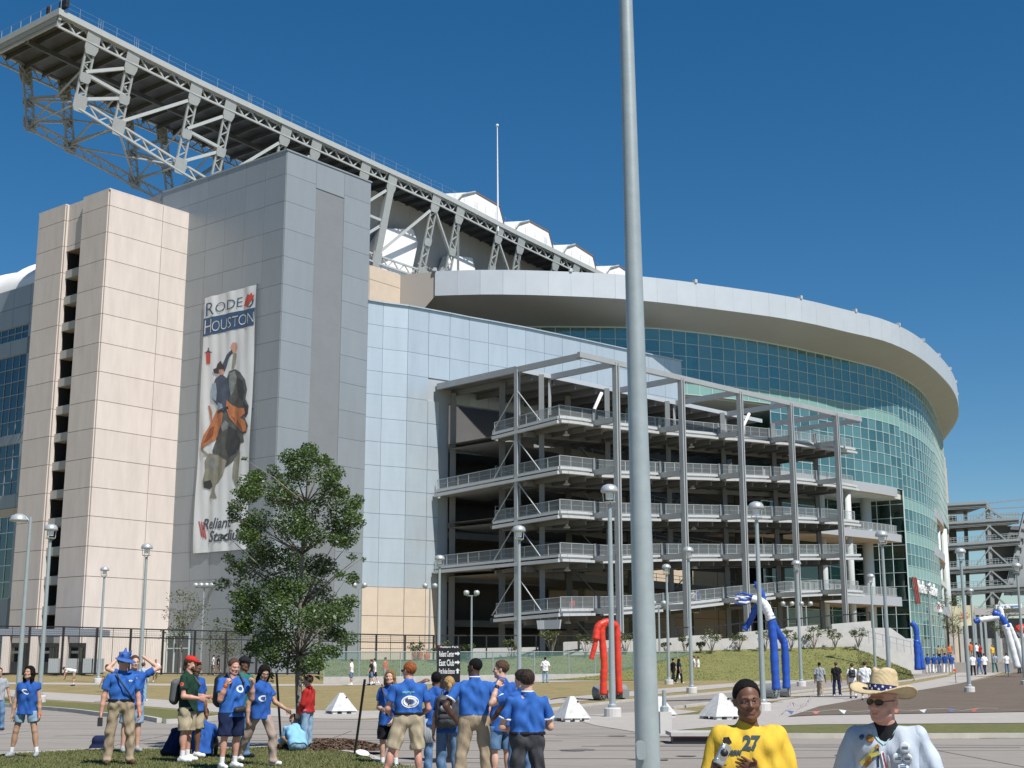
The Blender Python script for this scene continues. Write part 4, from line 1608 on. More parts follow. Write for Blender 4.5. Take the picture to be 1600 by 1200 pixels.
for nm, prof, bend, zend in LV:
    P = [(a, z) for a, z in prof]
    bb = MB()
    for i in range(len(P) - 1):
        (a0, z0), (a1, z1) = P[i], P[i + 1]
        pts = [kb(a0, SF, z0), kb(a1, SF, z1), kb(a1, 12.5, z1 + .15), kb(a0, 12.5, z0 - .5)]
        lo = [p - UP * .45 for p in pts]
        bb.add(lo + pts, [(0, 3, 2, 1), (4, 5, 6, 7), (2, 3, 7, 6)], 0)
    # side return toward the wall
    z0 = P[0][1]
    if bend > 15:
        pts = [kb(1.8, 12.0, z0 - .3), kb(8.5, 12.0, z0 - .2), kb(8.5, bend, zend), kb(1.8, bend, zend)]
        lo = [p - UP * .45 for p in pts]
        bb.add(lo + pts, [(0, 3, 2, 1), (4, 5, 6, 7), (0, 1, 5, 4), (3, 0, 4, 7)], 0)
    deck = bb.build('ramp_deck', CONCD, ramps)
    # double lip along the front, broken at each column bracket
    lips = []
    cutsA = [1.7] + [c for c in CA] + [52.0]
    for i in range(len(cutsA) - 1):
        a0, a1 = cutsA[i] + (0.02 if i == 0 else .55), cutsA[i + 1] - .55 * (i < len(cutsA) - 2)
        bb = MB()
        n = 6
        for k in range(n):
            x0, x1 = a0 + (a1 - a0) * k / n, a0 + (a1 - a0) * (k + 1) / n
            bow = lambda x: 0.22 * math.sin(math.pi * (x - a0) / (a1 - a0)) ** 0.5 if a1 > a0 else 0
            zA, zB = interp(x0, prof), interp(x1, prof)
            bA, bB = SF - .05 - bow(x0 if k else x0 + 1e-6), SF - .05 - bow(x1 if k < n - 1 else x1 - 1e-6)
            bb.bar(kb(x0, bA, zA + .02), kb(x1, bB, zB + .02), .24, .3, UP)
            bb.bar(kb(x0, bA - .16, zA - .42), kb(x1, bB - .16, zB - .42), .24, .42, UP)
            bb.bar(kb(x0, bA + .16, zA - .2), kb(x1, bB + .16, zB - .2), .24, .1, UP)
        bb.build('edge_lip', LIP, deck)
    bb = MB()
    e = bend
    bb.bar(kb(1.72, SF, z0), kb(1.72, e, zend), .24, .24, UP)
    bb.bar(kb(1.66, SF, z0 - .42), kb(1.66, e, zend - .42), .3, .3, UP)
    bb.build('edge_lip', LIP, deck)
    rp = [kb(a, SF + .02, z + .12) for a, z in prof if a < 51.9] + [kb(51.4, SF + .02, prof[-1][1] + .12)]
    rail_run(deck, [kb(1.9, e, zend + .1), kb(1.9, SF + .05, z0 + .1)])
    rail_run(deck, rp)
    for a in CA:
        bb = MB()
        z = interp(a, prof)
        bb.bar(kb(a, 0.6, z - .15), kb(a, SF + .6, z - .15), .5, .5, UP)
        bb.build('bracket', STG, deck)
        bb = MB()
        bb.bar(kb(a, SF - .05, z + .1), kb(a, SF - .05, z + 1.25), .42, .10, A2)
        bb.build('screen_post', INS, deck)
    bb = MB()
    for a in np.arange(3.2, 51, 2.4):
        z = interp(a, prof) - .72
        bb.bar(kb(a, SF + .3, z), kb(a, 12.3, z - .1), .5, .2, UP)
    bb.bar(kb(1.9, 8, z0 - 1.0), kb(51, 8, prof[-1][1] - .85), .5, .3, UP)
    bb.build('deck_beams', DECK, deck)
    # V braces at the corner column
    for sg in (-1, 1):
        bb = MB()
        top = z0 + 3.4
        bb.tube([kb(1.7, 8.87, top), kb(1.7, 8.87 + sg * 3.3, z0 - .1 + (zend - z0) * (.5 + sg * .3) * .6)], .06, 6)
        bb.build('brace', STG, ramps)
    # inner return ramp, rising the other way
    if nm != '5':
        zi0, zi1 = prof[-1][1] - .2, prof[0][1] + 4.3
        bb = MB()
        pts = [kb(3, 13.2, zi1), kb(50, 13.2, zi0), kb(50, 20, zi0), kb(3, 20, zi1)]
        lo = [p - UP * .5 for p in pts]
        bb.add(lo + pts, [(0, 3, 2, 1), (4, 5, 6, 7), (0, 1, 5, 4), (2, 3, 7, 6)])
        bb.bar(kb(3, 13.1, zi1 - .1), kb(50, 13.1, zi0 - .1), .8, .2, UP)
        ir = bb.build('inner_ramp', CONCD, ramps)
        bb = MB()
        for hh in (.3, .7, 1.1):
            bb.bar(kb(3, 13.1, zi1 + hh), kb(50, 13.1, zi0 + hh), .05)
        for a in np.arange(3, 50, 2.0):
            z = zi1 + (zi0 - zi1) * (a - 3) / 47
            bb.bar(kb(a, 13.1, z), kb(a, 13.1, z + 1.1), .05)
        bb.build('railing', RAIL, ir)
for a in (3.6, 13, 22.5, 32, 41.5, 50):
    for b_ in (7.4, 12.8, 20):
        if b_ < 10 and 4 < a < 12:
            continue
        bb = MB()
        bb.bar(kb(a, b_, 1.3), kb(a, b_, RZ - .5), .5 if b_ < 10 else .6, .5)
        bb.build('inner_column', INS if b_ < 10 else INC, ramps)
# diagonal sway rods deep inside, ceiling lights
for a0, a1 in ((13, 22.5), (22.5, 32)):
    for zb in (3, 8, 12.5, 17, 21.5):
        bb = MB()
        bb.tube([kb(a0, 12.7, zb + 4), kb((a0 + a1) / 2, 12.7, zb + .6)], .07, 5)
        bb.tube([kb(a1, 12.7, zb + 4), kb((a0 + a1) / 2, 12.7, zb + .6)], .07, 5)
        bb.build('sway_rod', STG, ramps)
for nm, prof, bend, zend in LV:
    for a in (5, 14.5, 24, 33, 42):
        z = interp(a, prof) - .75
        bb = MB()
        bb.lathe(kb(a, 5.5, z), [(.10, 0), (.12, -.15), (.34, -.4), (.30, -.42)], 10)
        bb.build('ceiling_light', WHITEP, ramps)
# white duct bends that stick out at the upper level
for a, b_, z, hh in ((9.0, 5.5, 24.7, 2.9), (31.5, 4.2, 26.0, 2.4)):
    bb = MB()
    bb.tube([kb(a, b_, z), kb(a, b_, z + hh * .6), kb(a + 1.1, b_, z + hh * 1.2)], .17, 8)
    bb.build('duct', WHITEP, ramps, smooth=True)
# hanging sign under the lowest ramp
sg = thing('hanging_sign', 'grey and white tapered sign hanging under the lowest ramp', 'sign', kb(2.2, 4.3, 4.5))
bb = MB()
p0, p1 = kb(1.5, 6.1, 0), kb(1.5, 3.1, 0)
L2 = p1 - p0
bb.prism([p0 + UP * 6.0, p1 + UP * 6.0, p1 - L2 * .05 + UP * 5.2, p0 + L2 * .05 + UP * 5.2], A2 * .15)
bb.build('board', mat('sign_grey', (0.45, 0.47, 0.47), 0.6), sg)
bb = MB()
bb.prism([p0 + UP * 5.98 - A2 * .012 + L2 * .01, p0 + L2 * .32 + UP * 5.98 - A2 * .012, p0 + L2 * .32 + UP * 5.22 - A2 * .012, p0 + L2 * .06 + UP * 5.22 - A2 * .012], A2 * .01)
bb.build('face_panel', WHITEP, sg)
bb = MB()
for t in (.15, .5, .85):
    bb.bar(p0 + L2 * t + UP * 5.9 + A2 * .08, p0 + L2 * t + UP * 6.5 + A2 * .08, .06)
bb.build('hanger', STG, sg)

# ================================================================== BANNER
def wall_pt(u, v, out=0.2):
    p = on_plane(u, v, ab(GA, 0) + nB * out, DIR_A)
    return p
c_tl, c_tr, c_br, c_bl = wall_pt(320, 465), wall_pt(402, 445.5), wall_pt(384, 856), wall_pt(303, 867)
bs = lambda p: float(np.dot(p - T0, DIR_B))
bx0, bx1 = (bs(c_tl) + bs(c_bl)) / 2, (bs(c_tr) + bs(c_br)) / 2     # along the wall, left to right
bz1, bz0 = (c_tl[2] + c_tr[2]) / 2, (c_bl[2] + c_br[2]) / 2
BWID, BHGT = abs(bx1 - bx0), bz1 - bz0
banner = thing('banner', 'tall white rodeo banner with a bull rider hanging on the grey tower', 'banner', ab(GA, (bx0 + bx1) / 2, bz0))


def rip(x, y):
    return 0.05 * math.sin(x * 2.1 + math.sin(y * .5) * 1.4) + 0.03 * math.sin(x * 4.7 + y * .35)


def bp(x, y, d=0.0):
    """x metres from the left edge, y metres from the bottom of the banner"""
    return ab(GA, bx0 - x, bz0 + y) + nB * (0.24 + rip(x, y) + d)


CLOTH = mat('banner_vinyl', (0.70, 0.72, 0.72), 0.55, var=0.03, scale=0.8)
b = MB()
nx, ny = 26, 90
vs = [bp(BWID * i / nx, BHGT * j / ny) for j in range(ny + 1) for i in range(nx + 1)]
fs = [(j * (nx + 1) + i, j * (nx + 1) + i + 1, (j + 1) * (nx + 1) + i + 1, (j + 1) * (nx + 1) + i) for j in range(ny) for i in range(nx)]
b.add(vs, fs)
b.build('cloth', CLOTH, banner, smooth=True)
NAVY = mat('banner_navy', lin(52, 84, 120), 0.55)
INK = mat('banner_ink', lin(70, 78, 90), 0.55)
BRED = mat('banner_red', lin(196, 74, 60), 0.55)
# photo crop coordinates (2.607 px per photo px from 280,420) -> banner metres
def crop(x, y):
    u, v = 280 + x / 2.607, 420 + y / 2.607
    p = wall_pt(u, v)
    return (bx0 - bs(p), p[2] - bz0)


def flat(name, m, pts, d=0.02, scale=1):
    q = [crop(*p) for p in pts]
    bm = bmesh.new()
    f = bm.faces.new([bm.verts.new((x, y, 0)) for x, y in q])
    for y in np.arange(0, BHGT, .8):
        bmesh.ops.bisect_plane(bm, geom=bm.verts[:] + bm.edges[:] + bm.faces[:], plane_co=(0, y, 0), plane_no=(0, 1, 0))
    for x in np.arange(0, BWID, .35):
        bmesh.ops.bisect_plane(bm, geom=bm.verts[:] + bm.edges[:] + bm.faces[:], plane_co=(x, 0, 0), plane_no=(1, 0, 0))
    bmesh.ops.triangulate(bm, faces=bm.faces[:])
    for v in bm.verts:
        v.co = Vector(bp(v.co.x, v.co.y, d))
    me = bpy.data.meshes.new(name)
    bm.to_mesh(me); bm.free()
    me.materials.append(m)
    return link(bpy.data.objects.new(name, me), banner)


yb1, yb0 = crop(200, 180)[1], crop(200, 250)[1]
flat('blue_band', NAVY, [(101, 204), (312, 158), (306, 230), (97, 277)], 0.02)
def print_text(body, m, xl, xr, yt, yb_, **kw):
    """lettering set where the survey shows it on the banner"""
    x0, y0 = crop(xl, yb_)
    x1 = crop(xr, yb_)[0]
    h = crop(xl, yt)[1] - y0
    text_on(body, m, banner, lambda x, y, d_: bp(x0 + x, y0 + y, .035 + d_), x1 - x0, h, res=3, **kw)


print_text('R', NAVY, 110, 145, 143, 195, offset=-.01)
print_text('ODE', NAVY, 149, 257, 142, 180, offset=-.012)
print_text('H', CLOTH, 104, 133, 212, 267, offset=-.015)
print_text('OUSTON', CLOTH, 137, 304, 216, 257, offset=-.015)
flat('emblem', BRED, [(264, 150), (272, 122), (283, 104), (291, 108), (297, 97), (303, 110), (308, 104), (306, 120), (296, 130), (288, 146), (281, 158)], .04)
flat('emblem', NAVY, [(300, 126), (307, 122), (304, 142), (294, 156), (280, 160), (290, 152), (299, 140)], .03)
# the printed figures
BULL = mat('print_bull', lin(84, 88, 86), 0.6, var=0.45, scale=0.9)
BULLL = mat('print_bull_light', lin(140, 138, 122), 0.6, var=0.25, scale=1.2)
CHAPS = mat('print_chaps', lin(190, 120, 78), 0.6, var=0.22, scale=1.2)
COAT = mat('print_shirt', lin(70, 80, 98), 0.6, var=0.4, scale=1.4)
SKINP = mat('print_skin', lin(200, 150, 130), 0.6)
HATP = mat('print_hat', lin(58, 56, 56), 0.6)
flat('print_bull', BULL, [(205, 418), (228, 408), (252, 422), (270, 452), (278, 492), (272, 530), (286, 560), (282, 592), (270, 610), (284, 640), (276, 668), (262, 676), (266, 706), (250, 712), (246, 742), (232, 770), (216, 790), (186, 812), (160, 790), (140, 770), (138, 740), (150, 700), (160, 650), (176, 600), (186, 560), (186, 470)], .02)
flat('print_bull_head', BULLL, [(124, 752), (160, 760), (196, 782), (182, 842), (150, 880), (124, 898), (104, 892), (100, 866), (110, 820), (108, 785)], .03)
flat('print_horn', BULLL, [(88, 730), (96, 734), (120, 754), (126, 768), (110, 760), (90, 742)], .035)
flat('print_leg', BULLL, [(226, 772), (250, 742), (244, 800), (240, 850), (240, 900), (228, 880), (218, 850), (220, 810)], .028)
flat('print_leg', BULLL, [(136, 884), (150, 880), (146, 905), (156, 935), (122, 935), (132, 910)], .026)
flat('print_rider_body', COAT, [(150, 446), (178, 430), (196, 446), (206, 500), (204, 548), (196, 580), (172, 592), (158, 560), (136, 530), (134, 490)], .04)
flat('print_rider_arm', COAT, [(180, 392), (196, 352), (218, 330), (222, 340), (206, 362), (196, 398), (188, 420)], .042)
flat('print_rider_arm', BULLL, [(222, 345), (234, 345), (230, 385), (222, 412), (216, 405)], .04)
flat('print_hand', SKINP, [(216, 312), (222, 300), (234, 302), (238, 322), (230, 346), (220, 340)], .045)
flat('print_hat', HATP, [(140, 410), (152, 404), (156, 388), (172, 376), (180, 388), (188, 398), (184, 414), (160, 428), (144, 426)], .05)
flat('print_chaps', CHAPS, [(160, 566), (184, 590), (178, 630), (164, 660), (150, 696), (120, 714), (90, 738), (92, 712), (106, 676), (120, 650), (136, 620), (148, 590)], .05)
flat('print_chaps', CHAPS, [(194, 534), (218, 556), (240, 566), (268, 568), (272, 588), (254, 606), (272, 622), (282, 660), (262, 664), (230, 636), (206, 604), (194, 570)], .05)
flat('print_emblem', BRED, [(112, 342), (130, 342), (128, 388), (114, 388)], .03)
flat('print_emblem', INK, [(104, 346), (118, 334), (120, 322), (124, 322), (124, 334), (140, 344), (124, 342), (118, 342)], .035)
print_text('Reliant', INK, 97, 212, 1020, 1064, shear=.25, offset=.018)
print_text('Stadium', INK, 119, 280, 1070, 1115, shear=.25, offset=.018)
for k in range(3):
    dx = 9 * k
    flat('stripe', BRED, [(80 + dx, 1028 + 2 * k), (84 + dx, 1028 + 2 * k), (96 + dx * .9, 1092 + 4 * k), (91 + dx * .9, 1092 + 4 * k)], .03)
DKB = mat('print_bull_dark', lin(52, 56, 58), 0.6, var=0.3, scale=1.5)
HIL = mat('print_bull_highlight', lin(128, 134, 134), 0.6, var=0.3, scale=2.0)
LBL = mat('print_shirt_light', lin(150, 168, 186), 0.6, var=0.2, scale=2.0)
DCH = mat('print_chaps_dark', lin(140, 78, 48), 0.6, var=0.2, scale=2.0)
flat('print_shade', DKB, [(238, 440), (262, 456), (270, 500), (262, 540), (246, 520), (238, 480)], .024)
flat('print_shade', DKB, [(206, 640), (236, 660), (252, 700), (236, 748), (206, 770), (190, 730), (196, 680)], .024)
flat('print_shade', DKB, [(262, 540), (282, 560), (284, 588), (274, 606), (266, 580)], .026)
flat('print_shine', HIL, [(206, 425), (226, 416), (236, 440), (230, 480), (212, 520), (204, 480)], .026)
flat('print_shine', HIL, [(172, 640), (190, 618), (204, 630), (198, 652), (180, 664)], .026)
flat('print_shine', HIL, [(128, 770), (146, 772), (150, 800), (138, 826), (124, 820)], .034)
flat('print_muzzle', DKB, [(104, 868), (128, 860), (138, 886), (122, 898), (104, 892)], .036)
flat('print_sleeve', LBL, [(136, 470), (150, 462), (156, 500), (152, 540), (138, 530), (133, 500)], .046)
flat('print_face', SKINP, [(164, 412), (184, 410), (188, 424), (178, 434), (166, 430)], .052)
flat('print_glove', LBL, [(160, 545), (180, 552), (184, 575), (168, 580), (158, 562)], .054)
flat('print_chap_shade', DCH, [(128, 650), (146, 640), (140, 680), (118, 704), (104, 712)], .054)
flat('print_chap_shade', DCH, [(214, 600), (236, 612), (256, 640), (262, 660), (238, 642)], .054)
for k in range(6):
    flat('print_fringe', CHAPS, [(118 + 3 * k, 560 + 14 * k), (124 + 3 * k, 556 + 14 * k), (136, 590 + 9 * k), (132, 594 + 9 * k)], .044)
flat('print_belt', DKB, [(156, 580), (200, 560), (204, 570), (160, 592)], .056)
bb = MB()
for cpt in ((0.0, BHGT), (BWID, BHGT), (0, 0), (BWID, 0), (BWID, BHGT * .52)):
    p = bp(*cpt)
    bb.bar(p, p - nB * .3 + UP * .12, .05)
stuff(bb.build('corner_ties', BLACKM, banner))

# ================================================================== LAMP POSTS
def make_lamp(name, label, H=8.1, group='street lamps along the paths'):
    t = thing(name, label, 'street lamp', (0, 0, 0), 0, group)
    b = MB(); b.lathe((0, 0, 0), [(.30, -.5), (.30, .28), (.27, .32), (0.0, .32)], 16); b.build('footing', CONCW, t, world=False)
    b = MB(); b.lathe((0, 0, 0), [(.16, .32), (.16, .40), (.115, .45), (.105, 2), (.075, H - .75), (.06, H - .7)], 12); b.build('pole', GALV, t, smooth=False, world=False)
    b = MB()
    for k in range(3):
        an = k * 2.094 + .5
        c, s = math.cos(an), math.sin(an)
        b.tube([(0.05 * c, .05 * s, H - .72), (.22 * c, .22 * s, H - .62), (.25 * c, .25 * s, H - .22)], .016, 5)
    b.lathe((0, 0, H - .64), [(.19, 0), (.23, .015), (.23, .03), (.19, .03)], 14)
    b.build('bracket', LAMP, t, world=False)
    b = MB(); b.lathe((0, 0, H), [(.31, -.26), (.315, -.2), (.29, -.10), (.22, -.02), (.10, .03), (0, .04)], 18); b.lathe((0, 0, H), [(.31, -.26), (.0, -.27)], 18); b.build('lamp_hood', LAMP, t, smooth=True, world=False)
    b = MB(); b.lathe((0, 0, H), [(.12, -.52), (.14, -.5), (.14, -.28), (.12, -.27)], 12); b.build('lamp_glass', LENS, t, world=False)
    return t


def lamp_site(u, v, H=8.1):
    """where a lamp of that height stands, from its top in the survey"""
    r = ray(u, v)
    lo, hi = 15.0, 260.0
    for _ in range(60):
        m = .5 * (lo + hi)
        if CAMZ + r[2] / r[1] * m < ground_z(m) + H:
            lo = m
        else:
            hi = m
    return (r[0] / r[1] * lo, lo, ground_z(lo))


LAMPS = [
    (80, 820, 'tall street lamp second from the left, before the stair slot of the beige tower'),
    (230, 850, 'taller street lamp in front of the right face of the beige tower'),
    (164, 886, 'slender street lamp behind the black fence at the corner of the beige tower'),
    (687, 868, 'street lamp at the right end of the silver wall, above the black direction sign'),
    (811, 822, 'street lamp in line with the corner column of the ramps'),
    (952, 758, 'tallest street lamp, beside the red inflatable, just left of the big foreground pole'),
    (1041, 882, 'thin street lamp right beside the big foreground pole'),
    (1075, 855, 'street lamp with a clear round footing, between the big pole and the blue inflatable'),
    (1181, 785, 'tall street lamp crossing the arms of the blue and white inflatable'),
    (1244, 876, 'street lamp on the path in front of the right ramp columns'),
    (1360, 897, 'short street lamp in front of the round white column of the stadium'),
    (1377, 830, 'street lamp rising behind the straw hat'),
    (1450, 912, 'street lamp in front of the white lettering on the glass'),
    (1500, 857, 'street lamp in front of the yellow banner'),
    (1588, 880, 'street lamp at the right edge of the photo'),
    (1516, 920, 'distant street lamp right of the yellow banner'),
]
lamp0 = None
for i, (u, v, lab) in enumerate(LAMPS):
    p = lamp_site(u, v)
    if lamp0 is None:
        lamp0 = make_lamp('street_lamp', lab)
        lamp0.location = p
        c = lamp0
    else:
        c = copy_tree(lamp0, None, p, random.random() * 6)
    c['label'] = lab
# arm lamp at the far left
p = lamp_site(48, 806, 8.6)
t = thing('arm_lamp', 'street lamp whose head reaches left on an arm, leftmost of all lamps', 'street lamp', p, 0)
b = MB(); b.lathe((0, 0, 0), [(.3, -.5), (.3, .25), (.17, .3), (.12, .4), (.075, 8.4), (.075, 8.55), (0, 8.56)], 12); b.build('pole', GALV, t, world=False)
b = MB(); b.tube([(0, 0, 8.3), (-.2, 0, 8.52), (-.5, 0, 8.55)], .045, 8); b.build('arm', GALV, t, world=False)
b = MB(); b.lathe((0, 0, 0), [(.42, -.2), (.42, -.13), (.34, .05), (.15, .14), (0, .15)], 16); b.lathe((0, 0, 0), [(.40, -.2), (0, -.21)], 16)
o = b.build('lamp_hood', LAMP, t, smooth=True, world=False); o.location = (-.55, 0, 8.55)
# twin and four-headed floodlight posts by the stadium
def flood(u, v, n, H, lab):
    p = lamp_site(u, v, H)
    t = thing('floodlight_post', lab, 'floodlight', p, 0, 'floodlight posts by the stadium walls')
    b = MB(); b.lathe((0, 0, 0), [(.2, -.4), (.2, .1), (.09, .15), (.07, H - .25)], 8); b.build('pole', GALV, t, world=False)
    b = MB(); b.bar((-.42 * (n - 1) / 1.0 * .5 - .2, 0, H - .25), (.42 * (n - 1) * .5 + .2, 0, H - .25), .07); b.build('crossbar', GALV, t, world=False)
    for k in range(n):
        b = MB(); x = (k - (n - 1) / 2) * (.5 if n > 2 else .85)
        b.lathe((x, -.1, H), [(0, -.24), (.2, -.2), (.24, 0), (.2, .14), (0, .2)], 10)
        b.build('lamp_head', LAMP, t, smooth=True, world=False)
flood(319, 914, 4, 8.0, 'post with a row of four floodlights against the grey tower')
flood(562, 914, 2, 7.6, 'twin headed lamp post just right of the tree crown')
flood(672, 915, 2, 7.6, 'twin headed lamp post before the tan base of the silver wall')
flood(737, 926, 2, 6.8, 'twin headed lamp post in the shaded bay by the ramps')
flood(1029, 942, 2, 6.0, 'small twin headed lamp post under the ramps by the big pole')
flood(1230, 943, 2, 6.4, 'small twin headed lamp post before the tan wall under the ramps')
flood(1259, 943, 2, 6.4, 'small twin headed lamp post under the ramps, right of another')

# ---- the big foreground pole
pt, pb = at_y(977, -30, 12.0), at_y(1012.5, 1190, 11.95)
t = thing('lamp_pole', 'big grey tapered steel pole in the foreground running out of the picture', 'pole', (pb[0] + .01, 11.95, 0))
b = MB()
dirp = (pt - pb) / (pt[2] - pb[2])
pts, rd_ = [], []
for k in range(13):
    z = 0.05 + k * .82
    pts.append(pb + dirp * (z - pb[2])); rd_.append(np.interp(z, [0, .9, 8.1, 10.5], [.112, .105, .062, .05]))
b.tube(pts, rd_, 28)
b.build('pole', mat('big_pole_paint', (0.36, 0.41, 0.41), 0.38, 0.25, var=0.10, scale=5, bump=0.05, bscale=80), t, smooth=True)
hp = at_y(1001, 1173, 11.84)
b = MB()
for r_, y_ in ((1.0, 0.0), (.85, -.012)):
    poly = []
    for k in range(20):
        an = 2 * math.pi * k / 20
        x_, z_ = math.cos(an), math.sin(an)
        poly.append(hp + np.array([.045 * r_ * np.sign(x_) * abs(x_) ** .6, y_, .085 * r_ * np.sign(z_) * abs(z_) ** .6]))
    b.prism(poly, (0, -.014, 0))
b.build('hand_hole_cover', GALV, t)
b = MB(); b.lathe((pb[0] + .01, 11.95, 0), [(.22, 0), (.22, .04), (.13, .05), (.115, .12)], 20); b.build('base_plate', GALV, t)

# concrete lamp footing right of the pole
p = ground_at(1041, 1147)
t = thing('concrete_footing', 'square concrete footing with a steel stub right behind the big pole', 'footing', p)
b = MB(); b.abox(p[0] - .16, p[0] + .14, p[1] - .1, p[1] + .4, 0, .56); b.build('block', CONCW, t)
b = MB(); b.lathe((p[0] - .02, p[1] + .15, .56), [(.11, 0), (.11, .12), (.06, .16), (.05, .55), (0, .56)], 10); b.build('stub', GALV, t)

# ---- traffic pyramids
PYR = mat('pyramid_concrete', (0.52, 0.52, 0.51), 0.9, var=0.2, scale=5, bump=0.3, bscale=30)
def pyramid(u, v, w, h, rz, lab):
    p = ground_at(u, v)
    t = thing('concrete_pyramid', lab, 'barrier', (p[0], p[1] + w * .45, p[2] + .012), rz, 'concrete pyramid barriers in a row')
    b = MB()
    s = w / 2; tp_ = .07
    vs = [(-s, -s, .10), (s, -s, .10), (s, s, .10), (-s, s, .10), (-tp_, -tp_, h), (tp_, -tp_, h), (tp_, tp_, h), (-tp_, tp_, h)]
    b.add(vs, [(0, 3, 2, 1), (0, 1, 5, 4), (1, 2, 6, 5), (2, 3, 7, 6), (3, 0, 4, 7), (4, 5, 6, 7)])
    b.build('pyramid', PYR, t, world=False)
    for x in (-.36 * w, 0, .36 * w):
        for y in (-.36 * w, .36 * w):
            b = MB(); b.abox(x - .09 * w, x + .09 * w, y - .1 * w, y + .1 * w, -.02, .10); b.build('foot', PYR, t, world=False)
    b = MB(); b.tube([(.15 * w, -.16 * w, h * .78), (.15 * w, -.21 * w, h * .78)], .03, 8); b.build('lifting_hole', BLACKM, t, world=False)
pyramid(530, 1116, .98, .74, .42, 'concrete pyramid barrier between the tree and the blonde woman')
pyramid(894, 1128, .93, .78, .40, 'concrete pyramid barrier in front of the red inflatable')
pyramid(1130, 1125, 1.12, .84, .44, 'concrete pyramid barrier behind the boy in yellow')
pyramid(1032, 1122, .9, .7, .4, 'concrete pyramid barrier mostly hidden behind the big pole')

# ================================================================== FENCES, LOW WALLS, SLOPE
def fence_line(name, lab, P, zt, post_w=.16, mesh=True, midrail=None, tops=None, group=None):
    t = thing(name, lab, 'fence', P[0], 0, group)
    for i, p in enumerate(P):
        b = MB(); b.bar(p, [p[0], p[1], zt(i)], post_w, post_w); b.build('post', BLACKM, t)
    bb = MB(); pk = MB()
    for i in range(len(P) - 1):
        p, q = P[i], P[i + 1]
        a_, c_ = np.array([p[0], p[1], zt(i) - .05]), np.array([q[0], q[1], zt(i + 1) - .05])
        for f_, th_ in ((1.0, .10), (.03, .09)) + (((midrail, .08),) if midrail else ()):
            bb.bar(p + (a_ - p) * f_, q + (c_ - q) * f_, th_, .06, UP)
        L = np.linalg.norm(q - p)
        n = int(L / .14)
        for k in range(1, n):
            s = k / n
            w0, w1 = p + (q - p) * s, a_ + (c_ - a_) * s
            pk.bar(w0, w1, .006 if k != n // 2 else .05, .006)
        if midrail:
            for f_ in (.86, .90, .95):
                bb.bar(p + (a_ - p) * f_, q + (c_ - q) * f_, .02, .02, UP)
    bb.build('rail', BLACKM, t)
    stuff(pk.build('pickets', BLACKM, t))
    return t


FY = 115.0
fp = []
for u in (-62, -10, 42, 95, 148, 201, 252, 302, 351, 400, 449, 498, 540, 587, 632, 677):
    p = at_y(u, 1052, FY); p[2] = 1.22; fp.append(p)
ft = [at_y(200, v, FY)[2] for v in (977, 977.5, 978, 978.5, 980, 981.5, 983, 984.3, 985.5, 986.5, 987.5, 988.5, 989.5, 990.5, 991.5, 992)]
fence_line('black_fence', 'tall black steel fence with pickets in front of the beige and grey towers', fp, lambda i: ft[i], midrail=.81)
fp2 = []
vt2 = []
for u, v, vb in ((682, 992, 1040), (716, 992, 1032), (760, 992, 1030), (838, 992, 1025), (905, 992, 1015), (960, 990, 1010), (1002, 988, 1004), (1044, 986, 1003)):
    p = at_y(u, vb, 113.5 + (u - 682) * .012); fp2.append(p); vt2.append(at_y(u, v, 113.5 + (u - 682) * .012)[2])
fence_line('black_fence', 'black steel fence under the left end of the ramps', fp2, lambda i: vt2[i], post_w=.12)
fp3, vt3 = [], []
for u, v, vb in ((1056, 980, 1002), (1118, 978, 1000), (1156, 973, 998), (1200, 969, 990), (1246, 966, 984), (1285, 962, 986), (1330, 959, 978), (1360, 956, 976)):
    Yf = 117 + (u - 1056) * .02
    p = at_y(u, vb, Yf); fp3.append(p); vt3.append(at_y(u, v, Yf)[2])
fence_line('black_fence', 'black steel fence stepping up along the pale retaining wall', fp3, lambda i: vt3[i], post_w=.12)

# ticket booths behind the fence at the left
tb = thing('ticket_booth', 'low entrance canopy with columns, doors and booths behind the black fence', 'booth', at_y(60, 1050, 119))
b = MB()
p0, p1 = at_y(-40, 988, 119), at_y(152, 990, 119)
b.bar([p0[0], 120.5, p0[2]], [p1[0], 120.5, p0[2]], .55, 4.5, UP)
b.build('canopy', mat('booth_canopy', (0.28, 0.31, 0.36), 0.5, 0.3), tb)
for u in (8, 52, 98, 140):
    q = at_y(u, 1045, 118.6)
    b = MB(); b.abox(q[0] - .32, q[0] + .32, 118.3, 118.9, 1.3, p0[2] - .28); b.build('column', BEIGE, tb)
for u in (25, 72, 118):
    q = at_y(u, 1040, 120.5)
    b = MB(); b.abox(q[0] - .9, q[0] + .9, 120.2, 121.4, 1.3, 3.9); bo = b.build('booth', mat('booth_wall', (0.22, 0.235, 0.24), 0.6, var=.1), tb)
    b = MB(); b.abox(q[0] - .7, q[0] + .7, 120.15, 120.19, 2.3, 3.5); b.build('window', GLASSD, bo)
    b = MB(); b.abox(q[0] - .3, q[0] + .35, 120.10, 120.14, 3.0, 3.22); b.build('notice', WHITEP, bo)
for u in (84, 112, 138, 152):
    q = at_y(u, 1045, 117.5)
    b = MB(); b.abox(q[0] - .42, q[0] + .42, 117.3, 117.9, 1.3, 2.55); b.build('turnstile', LAMP, tb)

